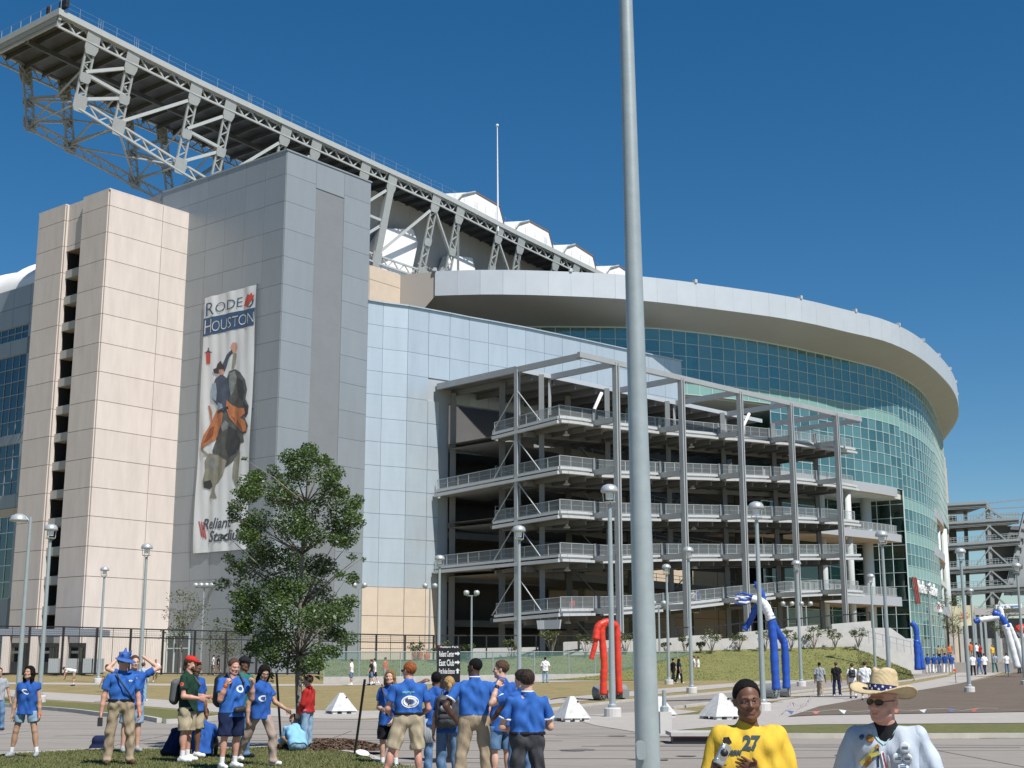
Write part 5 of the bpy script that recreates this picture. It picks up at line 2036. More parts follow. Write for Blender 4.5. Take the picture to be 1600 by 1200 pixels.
# ---- grass slope and the stepped retaining wall
SLY0, SLY1 = 104.0, 116.0
top_pts = [(500, 1030), (560, 1031), (640, 1031), (740, 1030), (840, 1026), (950, 1022), (1036, 1017.5), (1122, 1016), (1250, 1012), (1337, 1010), (1362, 1019), (1398, 1036), (1422, 1047.5)]
bot_pts = [(500, 1052), (560, 1052), (640, 1052), (740, 1050.5), (840, 1050), (950, 1049), (1036, 1048.5), (1122, 1046.5), (1250, 1043), (1337, 1041.5), (1362, 1042), (1400, 1045), (1428, 1047)]
vs = []
for (u, v), (u2, v2) in zip(top_pts, bot_pts):
    P_, Q_ = at_y(u, v, SLY1), at_y(u2, v2 + 4, SLY0)
    Q_[2] = ground_z(SLY0) + .02
    for k in range(7):
        t_ = k / 6
        w = Q_ + (P_ - Q_) * t_
        w[2] = Q_[2] + (P_[2] - Q_[2]) * (t_ ** 1.25) + .12 * math.sin(math.pi * t_) + random.uniform(-.03, .03)
        vs.append(w)
fs = [(i * 7 + j, (i + 1) * 7 + j, (i + 1) * 7 + j + 1, i * 7 + j + 1) for i in range(12) for j in range(6)]
b = MB(); b.add(vs, fs)
struct(b.build('grass_slope', SLOPEGRASS, smooth=True))
# coarse tufts on the slope
n = 26000
k_ = rng.integers(0, 12, n); tu = rng.random(n); tv = rng.random(n) * .98
VS = np.array(vs).reshape(13, 7, 3)
jj = np.minimum((tv * 6).astype(int), 5); fv = tv * 6 - jj
base = (VS[k_, jj] * (1 - fv)[:, None] + VS[k_, jj + 1] * fv[:, None]) * (1 - tu)[:, None] + (VS[k_ + 1, jj] * (1 - fv)[:, None] + VS[k_ + 1, jj + 1] * fv[:, None]) * tu[:, None]
V = np.empty((n, 3, 3)); th = rng.random(n) * 6.28; w_ = .03 + .05 * rng.random(n); h_ = .015 + .05 * rng.random(n)
V[:, 0] = base + np.stack([w_ * np.cos(th), w_ * np.sin(th), -0.02 + 0 * w_], 1)
V[:, 1] = base - np.stack([w_ * np.cos(th), w_ * np.sin(th), 0.02 + 0 * w_], 1)
V[:, 2] = base + np.stack([rng.normal(0, .05, n), rng.normal(0, .05, n), h_], 1)
SLB = mat('slope_blade', (0.12, 0.145, 0.04), 0.9, var=.3, scale=1.2, col2=(0.21, 0.19, 0.075))
tag(stuff(link(tri_object('grass', V, SLB))), 'rough green grass on the bank below the ramps', 'grass')

rw = thing('retaining_wall', 'pale concrete retaining wall stepping up along the foot of the ramps', 'wall', at_y(1100, 1010, SLY1))
steps = [(735, 842, 1013, 1011), (880, 985, 1003, 999), (985, 1036, 999, 998), (1036, 1072, 997.5, 995.5), (1072, 1127, 993.5, 991), (1127, 1155, 998, 996.5), (1155, 1228, 988, 982), (1228, 1278, 980, 976.5), (1278, 1300, 984, 982.5), (1300, 1361, 975, 970)]
for (u0, u1, v0, v1) in steps:
    p, q = at_y(u0, v0, SLY1 + .2), at_y(u1, v1, SLY1 + .2)
    b = MB()
    b.prism([[p[0], p[1], 1.3], [q[0] - .01, q[1], 1.3], [q[0] - .01, q[1], q[2]], p], (0, .5, 0))
    b.build('wall_block', CONCW, rw)
p0, p1, p2, p3, p4 = at_y(1361, 981, 117), at_y(1390, 981, 117.3), at_y(1411, 998, 117.8), at_y(1421, 998, 118), at_y(1432, 1014, 118.2)
b = MB()
b.prism([[p0[0], p0[1], 1.3], [p4[0], p0[1], 1.3], [p4[0], p0[1], p4[2]], [p3[0], p0[1], p3[2]], [p2[0], p0[1], p2[2]], [p1[0], p0[1], p1[2]], p0], (0, .5, 0))
b.build('stair_flank', CONCW, rw)
b = MB()
r0, r1 = at_y(1336, 1000, 115.2), at_y(1424, 1022, 115.2)
b.prism([[r0[0], r0[1], 1.3], [r1[0], r0[1], 1.3], r1, r0 + UP * -.35], (0, .3, 0))
b.build('stair_kerb', CONCW, rw)
b = MB()
for k in range(9):
    w = r0 + (r1 - r0) * k / 8
    b.bar(w, w + UP * 1.0, .04)
b.bar(r0 + UP * 1.0, r1 + UP * 1.0, .05); b.bar(r0 + UP * .55, r1 + UP * .55, .03)
b.build('handrail', GALV, rw)

# ---- screened fence on a low wall
def mesh_mat():
    m = bpy.data.materials.new('fence_screen')
    m.use_nodes = True
    nt = m.node_tree; nt.nodes.clear()
    out = nt.nodes.new('ShaderNodeOutputMaterial')
    tr = nt.nodes.new('ShaderNodeBsdfTransparent')
    df = nt.nodes.new('ShaderNodeBsdfDiffuse'); df.inputs[0].default_value = (0.14, 0.24, 0.22, 1)
    mx = nt.nodes.new('ShaderNodeMixShader'); mx.inputs[0].default_value = .42
    nt.links.new(tr.outputs[0], mx.inputs[1]); nt.links.new(df.outputs[0], mx.inputs[2]); nt.links.new(mx.outputs[0], out.inputs[0])
    return m
SCREEN = mesh_mat()
cf = thing('screened_fence', 'chain link fence with see-through green screen on a low concrete wall', 'fence', ground_at(800, 1064))
bl = [(505, 1068), (560, 1067.5), (625, 1067), (700, 1065.5), (770, 1064.5), (835, 1063.5), (889, 1062.8), (930, 1062), (990, 1060.5), (1060, 1058), (1125, 1055.5)]
bp_ = [ground_at(*p) for p in bl]
wt = [at_y(u, v - 12 * 85 / p[1], p[1])[2] for (u, v), p in zip(bl, bp_)]
ftp = [at_y(u, 1018.5 - .0, p[1])[2] for (u, v), p in zip(bl, bp_)]
for i in range(len(bl) - 1):
    p, q = bp_[i], bp_[i + 1]
    b = MB()
    b.prism([p - UP * .2, q - UP * .2, [q[0], q[1], wt[i + 1]], [p[0], p[1], wt[i]]], (0, .25, 0))
    b.build('low_wall', CONC, cf)
    b = MB()
    b.quad([p[0], p[1] + .12, wt[i]], [q[0], q[1] + .12, wt[i + 1]], [q[0], q[1] + .12, ftp[i + 1]], [p[0], p[1] + .12, ftp[i]])
    b.build('screen', SCREEN, cf)
    b = MB(); b.tube([[p[0], p[1] + .1, ftp[i]], [q[0], q[1] + .1, ftp[i + 1]]], .035, 6); b.build('rail', GALV, cf)
for i, p in enumerate(bp_):
    b = MB(); b.tube([[p[0], p[1] + .12, wt[i] - .1], [p[0], p[1] + .12, ftp[i] + .05]], .045, 6); b.build('post', GALV, cf)

# ================================================================== PLANTS
def leaf_cloud(centers, radii, n, size, seed, flat_=.75):
    r = np.random.default_rng(seed)
    C = np.array(centers); R = np.array(radii)
    wgt = R ** 2; wgt = wgt / wgt.sum()
    k = r.choice(len(C), n, p=wgt)
    d = r.normal(size=(n, 3)); d /= np.linalg.norm(d, axis=1)[:, None]
    rad = R[k] * (0.35 + 0.75 * r.random(n) ** .6)
    P = C[k] + d * rad[:, None] * np.array([1, 1, flat_])
    a = r.normal(size=(n, 3)); a[:, 2] = a[:, 2] * .6 + .1; a /= np.linalg.norm(a, axis=1)[:, None]
    b_ = np.cross(a, r.normal(size=(n, 3))); b_ /= np.linalg.norm(b_, axis=1)[:, None]
    s = size * (0.6 + 0.8 * r.random(n))[:, None]
    V = np.empty((n, 4, 3))
    V[:, 0] = P - a * s * .9
    V[:, 1] = P + b_ * s * .42
    V[:, 2] = P + a * s * .9
    V[:, 3] = P - b_ * s * .42
    return V


def quad_mesh(name, V, m):
    k = V.shape[0]
    me = bpy.data.meshes.new(name)
    me.vertices.add(k * 4)
    me.vertices.foreach_set('co', V.reshape(-1))
    me.loops.add(k * 4)
    me.loops.foreach_set('vertex_index', np.arange(k * 4, dtype=np.int32))
    me.polygons.add(k)
    me.polygons.foreach_set('loop_start', np.arange(0, k * 4, 4, dtype=np.int32))
    me.update(calc_edges=True)
    me.materials.append(m)
    return me


def leaf_mat(name, c1, c2, gloss=.45):
    m = bpy.data.materials.new(name)
    m.use_nodes = True
    nt = m.node_tree
    b = nt.nodes['Principled BSDF']
    g = nt.nodes.new('ShaderNodeNewGeometry')
    mx = nt.nodes.new('ShaderNodeMix'); mx.data_type = 'RGBA'
    mx.inputs[6].default_value = (*c1, 1); mx.inputs[7].default_value = (*c2, 1)
    nt.links.new(g.outputs['Random Per Island'], mx.inputs[0])
    nt.links.new(mx.outputs[2], b.inputs['Base Color'])
    b.inputs['Roughness'].default_value = gloss
    tl = nt.nodes.new('ShaderNodeBsdfTranslucent')
    nt.links.new(mx.outputs[2], tl.inputs[0])
    ms = nt.nodes.new('ShaderNodeMixShader'); ms.inputs[0].default_value = .22
    out = nt.nodes['Material Output']
    nt.links.new(b.outputs[0], ms.inputs[1]); nt.links.new(tl.outputs[0], ms.inputs[2]); nt.links.new(ms.outputs[0], out.inputs[0])
    return m


LEAF = leaf_mat('oak_leaf', (0.034, 0.076, 0.015), (0.115, 0.172, 0.038), .42)
LEAF2 = leaf_mat('shrub_leaf', (0.05, 0.08, 0.02), (0.14, 0.15, 0.05), .55)
BARK = mat('grey_bark', (0.20, 0.175, 0.145), 0.95, var=.35, scale=14, bump=.8, bscale=50, stretch=(1, 1, .25))

tr_ = thing('young_oak', 'young leafy oak tree standing in the mulch bed before the stadium', 'tree', TREE)
X0, Y0 = TREE[0], TREE[1]
def trc(u, v, dy=0.0):
    return at_y(u, v, Y0 + dy)
tr_pts = [np.array([X0, Y0, 0.05]), trc(468, 1120), trc(466, 1060), trc(468, 1000), trc(470, 920, .05), trc(474, 830, 0), trc(480, 760, -.05), trc(486, 715, 0)]
b = MB()
b.tube(tr_pts, [.095, .075, .066, .055, .042, .03, .018, .006], 10)
rs = random.Random(5)
limbs = []
blobs = []
# clumps read from the crown: (u, v, radius px, depth offset)
CL = [(486, 716, 18), (508, 722, 16), (455, 728, 20), (432, 742, 20), (400, 745, 20), (480, 745, 26), (515, 752, 24), (535, 770, 20), (548, 790, 16), (395, 775, 26), (440, 775, 32), (500, 785, 36), (545, 815, 20), (375, 790, 18), (420, 815, 34), (480, 830, 38), (530, 835, 26), (390, 830, 22), (372, 812, 14), (545, 850, 16), (410, 855, 34), (460, 870, 40), (515, 870, 32), (375, 880, 20), (555, 875, 12), (400, 900, 30), (440, 920, 38), (495, 915, 38), (540, 905, 18), (368, 925, 20), (400, 945, 30), (450, 960, 38), (505, 955, 34), (540, 945, 20), (375, 960, 20), (390, 985, 26), (430, 1000, 32), (480, 1000, 34), (525, 990, 22), (405, 1015, 26), (450, 1030, 28), (495, 1030, 24), (470, 1050, 16), (520, 1022, 16), (420, 1042, 18), (355, 905, 9), (566, 872, 8), (545, 762, 8), (386, 720, 8), (340, 972, 9), (362, 772, 8), (560, 810, 8), (352, 835, 8)]
for (u, v, r) in CL:
    dy = rs.uniform(-1.0, 1.0) * (0.95 if r > 12 else .4)
    c = trc(u, v, dy)
    R_ = r * Y0 / 2177 * 1.0
    # each clump is several smaller sprays
    for q in range(3 if r > 12 else 1):
        off = np.array([rs.gauss(0, .5), rs.gauss(0, .5), rs.gauss(0, .45)]) * R_
        blobs.append((c + off, R_ * rs.uniform(.55, .85)))
    # limb toward the clump
    j = max(3, min(6, int((1060 - v) / 57) + 1))
    st = tr_pts[j] * .6 + tr_pts[max(1, j - 1)] * .4
    mid = st * .45 + c * .55 + np.array([0, 0, .06])
    b.tube([st, mid, c], [.02 + .0006 * (v - 700) * .05, .012, .005], 5)
b.build('trunk', BARK, tr_, smooth=True)
V = leaf_cloud([q[0] for q in blobs], [q[1] for q in blobs], 50000, .035, 3)
link(bpy.data.objects.new('crown', quad_mesh('crown', V, LEAF)), tr_)
# guy stakes
def stake(p, q, lab, r=.025):
    o = MB(); o.tube([np.zeros(3), np.array(q) - np.array(p)], r, 6)
    ob = o.build('tree_stake', BLACKM); ob.location = p; tag(ob, lab, 'stake', 'black stakes steadying the young tree')
stake(ground_at(440, 1174), at_y(432, 1050, 27), 'thin black stake close to the left of the tree trunk')
stake(ground_at(553, 1187), at_y(570, 1062, 25.4), 'long black stake leaning right of the tree')
# frisbee
fb = MB(); fb.lathe((0, 0, 0), [(0, .03), (.10, .03), (.125, .015), (.13, 0), (.12, 0)], 20)
o = fb.build('flying_disc', WHITEP); o.location = ground_at(566, 1191) + np.array([0, 0, .16]); o.rotation_euler = (.25, .22, 0)
tag(o, 'white plastic disc lying at the right edge of the mulch', 'frisbee')

# shrubs along the wall
def shrub(p, h, w, seed, lab, grp='shrubs along the pale wall', name='shrub'):
    t = thing(name, lab, 'shrub', p, 0, grp)
    r = random.Random(seed)
    b = MB(); cs, rr = [], []
    for k in range(9):
        an = k * .7 + r.random()
        q = np.array([math.cos(an) * w * r.uniform(.25, .5), math.sin(an) * w * r.uniform(.2, .45), h * r.uniform(.5, .95)])
        b.tube([(0, 0, -.1), q * .5 + np.array([0, 0, .05]), q], [.03, .018, .008], 5)
        cs.append(q); rr.append(w * r.uniform(.13, .24))
    b.build('stems', BARK, t, world=False)
    me = quad_mesh('foliage', leaf_cloud(cs, rr, 420, .085, seed), LEAF2)
    link(bpy.data.objects.new('foliage', me), t, (0, 0, 0), False)
for i, (u, v, hh) in enumerate([(650, 1032, 1.6), (690, 1034, 1.7), (732, 1033, 1.4), (800, 1030, 1.8), (862, 1022, 1.9), (915, 1024, 1.7), (978, 1020, 1.8), (1070, 1019, 1.3), (1112, 1017, 1.9), (1155, 1015, 1.7), (1196, 1014, 1.5), (1236, 1013, 1.5), (1272, 1011, 1.7), (1305, 1010, 1.6), (1341, 1009, 1.5), (1040, 1018, .8), (1095, 1018, .8)]):
    p = at_y(u, v + 1, SLY1 - .8 - .3 * (i % 3))
    at_ = ['far left, behind the black direction sign', 'just right of the black direction sign', 'by the twin lamp in the shaded bay', 'left of the corner lamp', 'below the hanging sign', 'left of the red inflatable', 'right of the red inflatable', 'first right of the big pole', 'tall and open, right of the big pole', 'flowering, left of the blue inflatable', 'behind the blue inflatable', 'right of the blue inflatable', 'below the step of the wall', 'before the tallest stretch of the wall', 'at the right end of the wall', 'tiny, beside the big pole', 'tiny, between two larger ones'][i]
    shrub(p, hh, hh * .85, 20 + i, 'small shrub along the pale wall, ' + at_)
# bushes and small trees further off
def small_tree(u, v, Y, h, w, seed, lab):
    p = at_y(u, v, Y)
    t = thing('small_tree', lab, 'tree', p)
    r = random.Random(seed)
    b = MB(); b.tube([(0, 0, -.2), (0.05, 0, h * .5), (0, 0, h * .9)], [.07, .05, .015], 6)
    cs, rr = [], []
    for k in range(16):
        z = h * r.uniform(.35, 1.0)
        an = r.random() * 6.28
        ww = w * .5 * (1.15 - abs(z / h - .6))
        q = np.array([math.cos(an) * ww * r.random(), math.sin(an) * ww * r.random(), z]); cs.append(q); rr.append(w * r.uniform(.12, .24))
        b.tube([(0, 0, z * .6), q], [.025, .008], 4)
    b.build('trunk', BARK, t, world=False)
    link(bpy.data.objects.new('crown', quad_mesh('crown', leaf_cloud(cs, rr, 1100, .11, seed), LEAF2)), t, (0, 0, 0), False)
small_tree(282, 1040, 121, 6.2, 4.0, 51, 'small bushy tree before the doors at the foot of the grey tower')
small_tree(1491, 1020, 160, 6.5, 3.2, 52, 'small green tree before the entrance, below the yellow banner')
small_tree(1568, 1022, 175, 7.0, 4.5, 53, 'small tree behind the white inflatable at the right')
small_tree(355, 1040, 118, 3.0, 5.0, 54, 'dark low bush at the foot of the grey tower beside the tree')

# ================================================================== INFLATABLES
def nylon(name, col):
    return mat(name, col, 0.42, var=.14, scale=1.4, bump=.35, bscale=5.0)
RED = nylon('red_nylon', (0.62, 0.045, 0.022)); BLU = nylon('blue_nylon', (0.02, 0.085, 0.42)); WHT = nylon('white_nylon', (0.72, 0.74, 0.76))


def sleeve(parent, name, m, P, r, n=14):
    pts = smooth_line(P, 7)
    rd_ = []
    for i in range(len(pts)):
        rd_.append(r * (1 + .05 * math.sin(i * 1.9) + .04 * math.sin(i * .7 + 1)))
    if hasattr(r, '__len__'):
        pass
    b = MB(); b.tube(pts, rd_, n)
    return b.build(name, m, parent, smooth=True)


def blower(parent, p, yaw=0.6):
    b = MB()
    c, s = math.cos(yaw), math.sin(yaw)
    ax = np.array([c, -s, 0])
    P = np.array(p) + UP * .36
    # drum with an open mouth
    for k in range(1):
        b.tube([P - ax * .22, P + ax * .22], .36, 18)
    b.tube([P + ax * .2, P + ax * .26], .30, 18, mi=1)
    side = np.array([s, c, 0])
    b.box(P + side * .3 - UP * .1, ax * .2, side * .2, UP * .2)
    o = b.build('blower', [mat('blower_grey', (0.20, 0.22, 0.22), .5), BLACKM], parent)
    b = MB()
    for q in range(6):
        an = q * math.pi / 6
        d = side * math.cos(an) + UP * math.sin(an)
        b.bar(P + ax * .27 - d * .3, P + ax * .27 + d * .3, .02)
    stuff(b.build('guard', GALV, o))


Yr = 66.0
ri = thing('inflatable_tube_man', 'red two legged inflatable tube dancer slumped over beside the lamp post', 'inflatable', ground_at(950, 1092))
q = lambda u, v, dy=0: at_y(u, v, Yr + dy)
sleeve(ri, 'leg', RED, [q(943, 1086), q(943, 1060), q(944, 1040), q(942, 1010), q(940, 985), q(944, 974)], .17)
sleeve(ri, 'leg', RED, [q(968, 1084, .6), q(966, 1050, .6), q(965, 1010, .6), q(963, 980, .6), q(957, 974, .4)], .16)
sleeve(ri, 'torso', RED, [q(962, 978, .4), q(953, 973, .2), q(944, 973), q(934, 981, -.1), q(931, 1000, -.2)], .18)
sleeve(ri, 'arm', RED, [q(931, 992, -.2), q(930, 1006, -.2), q(926, 1022, -.2), q(924, 1030, -.2)], .12)
blower(ri, ground_at(937, 1094)); blower(ri, ground_at(969, 1092), 2.6)
Yb = 63.0
bi = thing('inflatable_tube_man', 'blue and white inflatable tube dancer with two blue legs and flying arms', 'inflatable', ground_at(1215, 1090))
q = lambda u, v, dy=0: at_y(u, v, Yb + dy)
sleeve(bi, 'leg', BLU, [q(1213, 1078), q(1211, 1050), q(1209, 1010), q(1206, 980), q(1204, 962)], .19)
sleeve(bi, 'leg', BLU, [q(1229, 1076, .5), q(1228, 1050, .5), q(1226, 1010, .5), q(1223, 1000, .5), q(1214, 987, .3), q(1206, 970, .1)], .18)
sleeve(bi, 'torso', WHT, [q(1205, 968), q(1200, 956), q(1194, 944), q(1186, 938)], .21)
sleeve(bi, 'neck', BLU, [q(1193, 942), q(1191, 930), q(1186, 920), q(1181, 913)], .14)
sleeve(bi, 'arm', WHT, [q(1190, 941), q(1182, 937), q(1174, 935)], .15)
sleeve(bi, 'arm', BLU, [q(1187, 938, .4), q(1180, 952, .5), q(1172, 970, .6), q(1163, 984, .6)], .14)
b = MB()
for k in range(7):
    p_ = q(1176, 932 + k * 1.3, -.1 + .05 * k)
    e = q(1148 + 3 * (k % 3), 930 + k * 2.1, .3 * math.sin(k * 2.0))
    m_ = (p_ + e) / 2 + np.array([0, .1 * math.sin(k), .12 * math.cos(k * 1.7)])
    b.tube([p_, m_, e], [.06, .05, .03], 5, mi=k % 2)
b.build('hand_streamers', [BLU, WHT], bi)
b = MB()
for k in range(5):
    b.tube([q(1181, 915), q(1179 + k * 1.1, 909, .1 * k - .2)], [.06, .02], 5)
b.build('hair_streamers', BLU, bi)
b = MB()
for k in range(3):
    b.tube([q(1164, 983, .6), q(1160 + 2 * k, 985 + k * .3, .6)], [.05, .02], 5)
b.build('hand_streamers', WHT, bi)
blower(bi, ground_at(1206, 1092)); blower(bi, ground_at(1226, 1090), .4)
Ys = 108.0
si = thing('inflatable_tube_man', 'slim all blue inflatable tube figure before the glass front', 'inflatable', ground_at(1436, 1049))
q = lambda u, v, dy=0: at_y(u, v, Ys + dy)
sleeve(si, 'leg', BLU, [q(1434, 1047), q(1433, 1020), q(1432, 1000)], .24)
sleeve(si, 'leg', BLU, [q(1441, 1046, .4), q(1437, 1020, .3), q(1433, 1000, .1)], .24)
sleeve(si, 'torso', BLU, [q(1433, 1006), q(1432, 990), q(1430, 980), q(1424, 973)], .22)
Yw = 112.0
wi = thing('inflatable_tube_man', 'white legged inflatable tube dancer with a blue body at the right', 'inflatable', ground_at(1588, 1046))
q = lambda u, v, dy=0: at_y(u, v, Yw + dy)
sleeve(wi, 'leg', WHT, [q(1590, 1044), q(1583, 1018), q(1575, 990), q(1570, 976)], .27)
sleeve(wi, 'leg', WHT, [q(1601, 1044, .6), q(1592, 1015, .6), q(1582, 990, .5), q(1575, 976, .3)], .25)
sleeve(wi, 'torso', BLU, [q(1574, 980), q(1567, 968), q(1559, 960), q(1552, 958)], .27)
sleeve(wi, 'neck', WHT, [q(1566, 966), q(1564, 956), q(1561, 949)], .22)
sleeve(wi, 'arm', WHT, [q(1561, 964), q(1548, 966), q(1530, 969)], .22)
sleeve(wi, 'hand', BLU, [q(1530, 969), q(1523, 971)], .2)
ui = thing('inflatable_tube_man', 'part of another white and red inflatable cut by the right edge', 'inflatable', ground_at(1606, 1044))
sleeve(ui, 'arm', WHT, [q(1592, 986, 2), q(1599, 995, 2), q(1608, 1004, 2)], .25)
sleeve(ui, 'torso', RED, [q(1604, 982, 2), q(1596, 983, 2), q(1590, 986, 2)], .4)

# ================================================================== SIGN, PENNANTS, STAKES, DRAIN
Ysg = 25.6
sp0, sp1 = at_y(683, 1008, Ysg), at_y(719, 1008, Ysg)
SW = sp1[0] - sp0[0]
sn = thing('direction_sign', 'black upright direction sign with white lettering and arrows among the group', 'sign', (sp0[0] + SW / 2, Ysg, 0))
SBL = mat('sign_black', (0.016, 0.014, 0.014), .45)
zT_ = sp0[2]
b = MB(); b.abox(sp0[0], sp1[0], Ysg, Ysg + .12, .05, zT_); b.build('board', SBL, sn)
b = MB(); b.abox(sp0[0] - .06, sp1[0] + .06, Ysg - .12, Ysg + .24, 0, .06); b.build('foot', BLACKM, sn)
pxm = Ysg / 2177
def sfn(u, v):
    return lambda x, y, d_: (sp0[0] + (u - 683) * pxm + x, Ysg - .004 - d_, zT_ - (v - 1008) * pxm + y)
for body, u0, u1, v0, v1 in (('Reliant Park', 688.5, 717, 1009.3, 1012.2), ('Reliant Center', 686.5, 710, 1017, 1026), ('East Club', 686.5, 710, 1030, 1040), ('First Rodeo Entrance', 686.5, 711, 1044, 1052)):
    text_on(body, WHITEP, sn, sfn(u0, v1), (u1 - u0) * pxm, (v1 - v0) * pxm, offset=.016, extrude=.002, res=2)
b = MB(); b.abox(sp0[0] + 2 * pxm, sp0[0] + 5 * pxm, Ysg - .006, Ysg - .001, zT_ - 4 * pxm, zT_ - 1 * pxm); b.build('red_corner', REDM, sn)
def arrow(cx, cz, ang):
    b = MB()
    pts = [(-.5, -.18), (.05, -.18), (.05, -.42), (.5, 0), (.05, .42), (.05, .18), (-.5, .18)]
    c, s = math.cos(ang), math.sin(ang)
    k = 8 * pxm
    b.prism([(cx + k * (x * c - y * s), Ysg - .003, cz + k * (x * s + y * c)) for x, y in pts], (0, -.004, 0))
    b.build('arrow', WHITEP, sn)
for v, ang, u in ((1021, 0, 715), (1034.5, 0, 715), (1047.5, math.pi / 2, 715.5)):
    arrow(sp0[0] + (u - 683) * pxm, zT_ - (v - 1008) * pxm, ang)

def pennants(name, lab, P, cols):
    t = thing(name, lab, 'pennants', P[0])
    b = MB(); b.tube(P, .005, 4, caps=False); b.build('cord', GALV, t)
    L = [0]
    for i in range(len(P) - 1): L.append(L[-1] + np.linalg.norm(P[i + 1] - P[i]))
    s, k = .25, 0
    while s < L[-1] - .2:
        i = min(int(np.searchsorted(L, s)) - 1, len(P) - 2)
        p = P[i] + (P[i + 1] - P[i]) * (s - L[i]) / (L[i + 1] - L[i])
        d = (P[i + 1] - P[i]) / np.linalg.norm(P[i + 1] - P[i])
        fl = random.uniform(.1, .5)
        b = MB()
        tip = p + np.array([random.uniform(-.05, .05), -fl * .3, -.18])
        tip[2] = max(tip[2], ground_z(tip[1]) + .035)
        a_, c_ = p - d * .16, p + d * .16
        b.add([a_, c_, tip], [(0, 1, 2)])
        b.build('pennant', cols[k % len(cols)], t)
        s += 1.05 + random.uniform(-.15, .2); k += 1
PR, PB_, PWm = mat('pennant_red', (0.42, 0.085, 0.045), .6), mat('pennant_blue', (0.035, 0.065, 0.20), .6), mat('pennant_white', (0.48, 0.52, 0.53), .6)
P = []
for k in range(13):
    u = 1225 + (1560 - 1225) * k / 12
    p = ground_at(u, 1118.2 - 4.5 * k / 12); p[2] += .15 + .05 * math.cos(k * 2.2); P.append(p)
pennants('pennant_string', 'string of red, white and blue pennants low along the edge of the bare dirt', P, [PB_, PR, PWm])
P = [ground_at(u, v) + np.array([0, 0, h]) for u, v, h in ((1218, 1120, .04), (1228, 1113, .12), (1236, 1108, .3), (1248, 1110, .16), (1262, 1103, .2), (1276, 1094, .7))]
pennants('pennant_string', 'tangled heap of fallen pennants where the paths meet behind the boy', P, [PWm, PB_, PR, PWm])
for (u, v, h, lab) in ((1494, 1068, .95, 'thin stake with an orange ribbon at the corner of the dirt field'), (1400, 1080, 1.1, 'thin dark stake just right of the straw hat crown'), (1576, 1058, .9, 'thin stake at the far edge of the dirt field')):
    p = ground_at(u, v)
    t = thing('marker_stake', lab, 'stake', p)
    b = MB(); b.tube([p, p + UP * h + np.array([-.04, 0, 0])], .022, 5); b.build('stick', BLACKM, t)
    if u == 1494:
        b = MB(); b.prism([p + UP * h + np.array([-.16, 0, .05]), p + UP * h + np.array([.10, 0, .02]), p + UP * h + np.array([.10, 0, -.14]), p + UP * h + np.array([-.14, 0, -.12])], (0, .02, 0)); b.build('ribbon', mat('ribbon_orange', (0.7, 0.13, 0.03), .6), t)
# cables on the drive
def cable(name, lab, pix, r=.022):
    P = [ground_at(*p) + UP * (r + .018) for p in smooth_line(pix, 5)]
    b = MB(); b.tube(P, r, 5, caps=False)
    tag(b.build(name, BLACKM), lab, 'cable')
cable('cable', 'black cable running over the drive past the blue inflatable', [(1000, 1097), (1040, 1096.5), (1100, 1094.5), (1170, 1091), (1250, 1090), (1340, 1089)])
cable('cable', 'black cable on the grass by the red inflatable', [(860, 1094), (880, 1091.5), (905, 1093), (935, 1094.5)])
# storm drain with a red lip, at the kerb
d0, d1 = ground_at(1052, 1163), ground_at(1112, 1163)
dn_ = thing('storm_drain', 'kerb inlet with a dark opening and red edge, left of the boy', 'drain', d0)
b = MB(); b.abox(d0[0], d1[0] + .3, d0[1] + .02, d0[1] + .5, .01, .14); b.build('opening', BLACKM, dn_)
b = MB(); b.abox(d0[0] - .02, d1[0] + .32, d0[1] - .03, d0[1] + .55, .143, .175); b.build('lip', mat('red_kerb_paint', (0.16, 0.045, 0.04), .8, var=.2), dn_)
b = MB(); b.abox(d0[0] - .05, d1[0] + .35, d0[1] - .05, d0[1] + 1.1, .178, .26); b.build('cover_slab', KERBM, dn_)
# small black bin-like bag on the grass verge
# ================================================================== FAR RIGHT: second ramp tower, banners
Yq = 265.0
q = lambda u, v, dy=0: at_y(u, v, Yq + dy)
fr_ = thing('ramp_structure', 'distant open ramp tower with diagonal braces at the right edge', 'ramp', [*q(1530, 1040)[:2], 1.4])
SFAR = mat('far_steel', (0.24, 0.265, 0.27), .6)
RFAR = mat('far_railing', (0.26, 0.29, 0.29), .6)
lv = [(1470, 789, 1541, 785, 1), (1470, 818, 1592, 810, 0), (1472, 852, 1594, 843, 0), (1476, 889, 1598, 881, 0), (1478, 922, 1640, 912, 0), (1480, 962, 1640, 950, 0)]
for i, (u0, v0, u1, v1, roof) in enumerate(lv):
    b = MB()
    p, r_ = q(u0, v0), q(u1, v1)
    b.bar(p, r_, .5, .5, UP); b.bar(p - UP * .75 + np.array([0, .3, 0]), r_ - UP * .75 + np.array([0, .3, 0]), .55, .4, UP)
    b.build('edge_lip', SFAR, fr_)
    b = MB()
    b.prism([p - UP * .3, r_ - UP * .3, r_ + np.array([0, 13, -.3]), p + np.array([0, 13, -.3])], UP * -.5)
    b.build('ramp_deck', DECK, fr_)
    if not roof:
        b = MB()
        for hh in (.5, 1.0, 1.3):
            b.bar(p + UP * hh, r_ + UP * hh, .09)
        n = 26
        for k in range(n + 1):
            w = p + (r_ - p) * k / n
            b.bar(w, w + UP * 1.3, .07)
        b.build('railing', RFAR, fr_)
for u, ub, w in ((1543, 1553, .7), (1474, 1484, .8), (1508, 1515, .6)):
    p, r_ = q(u, 786, .4 if u == 1543 else 9), q(ub, 1030, .4 if u == 1543 else 9)
    b = MB(); b.bar([r_[0], r_[1], 1.4], p, w); b.build('column', SFAR, fr_)
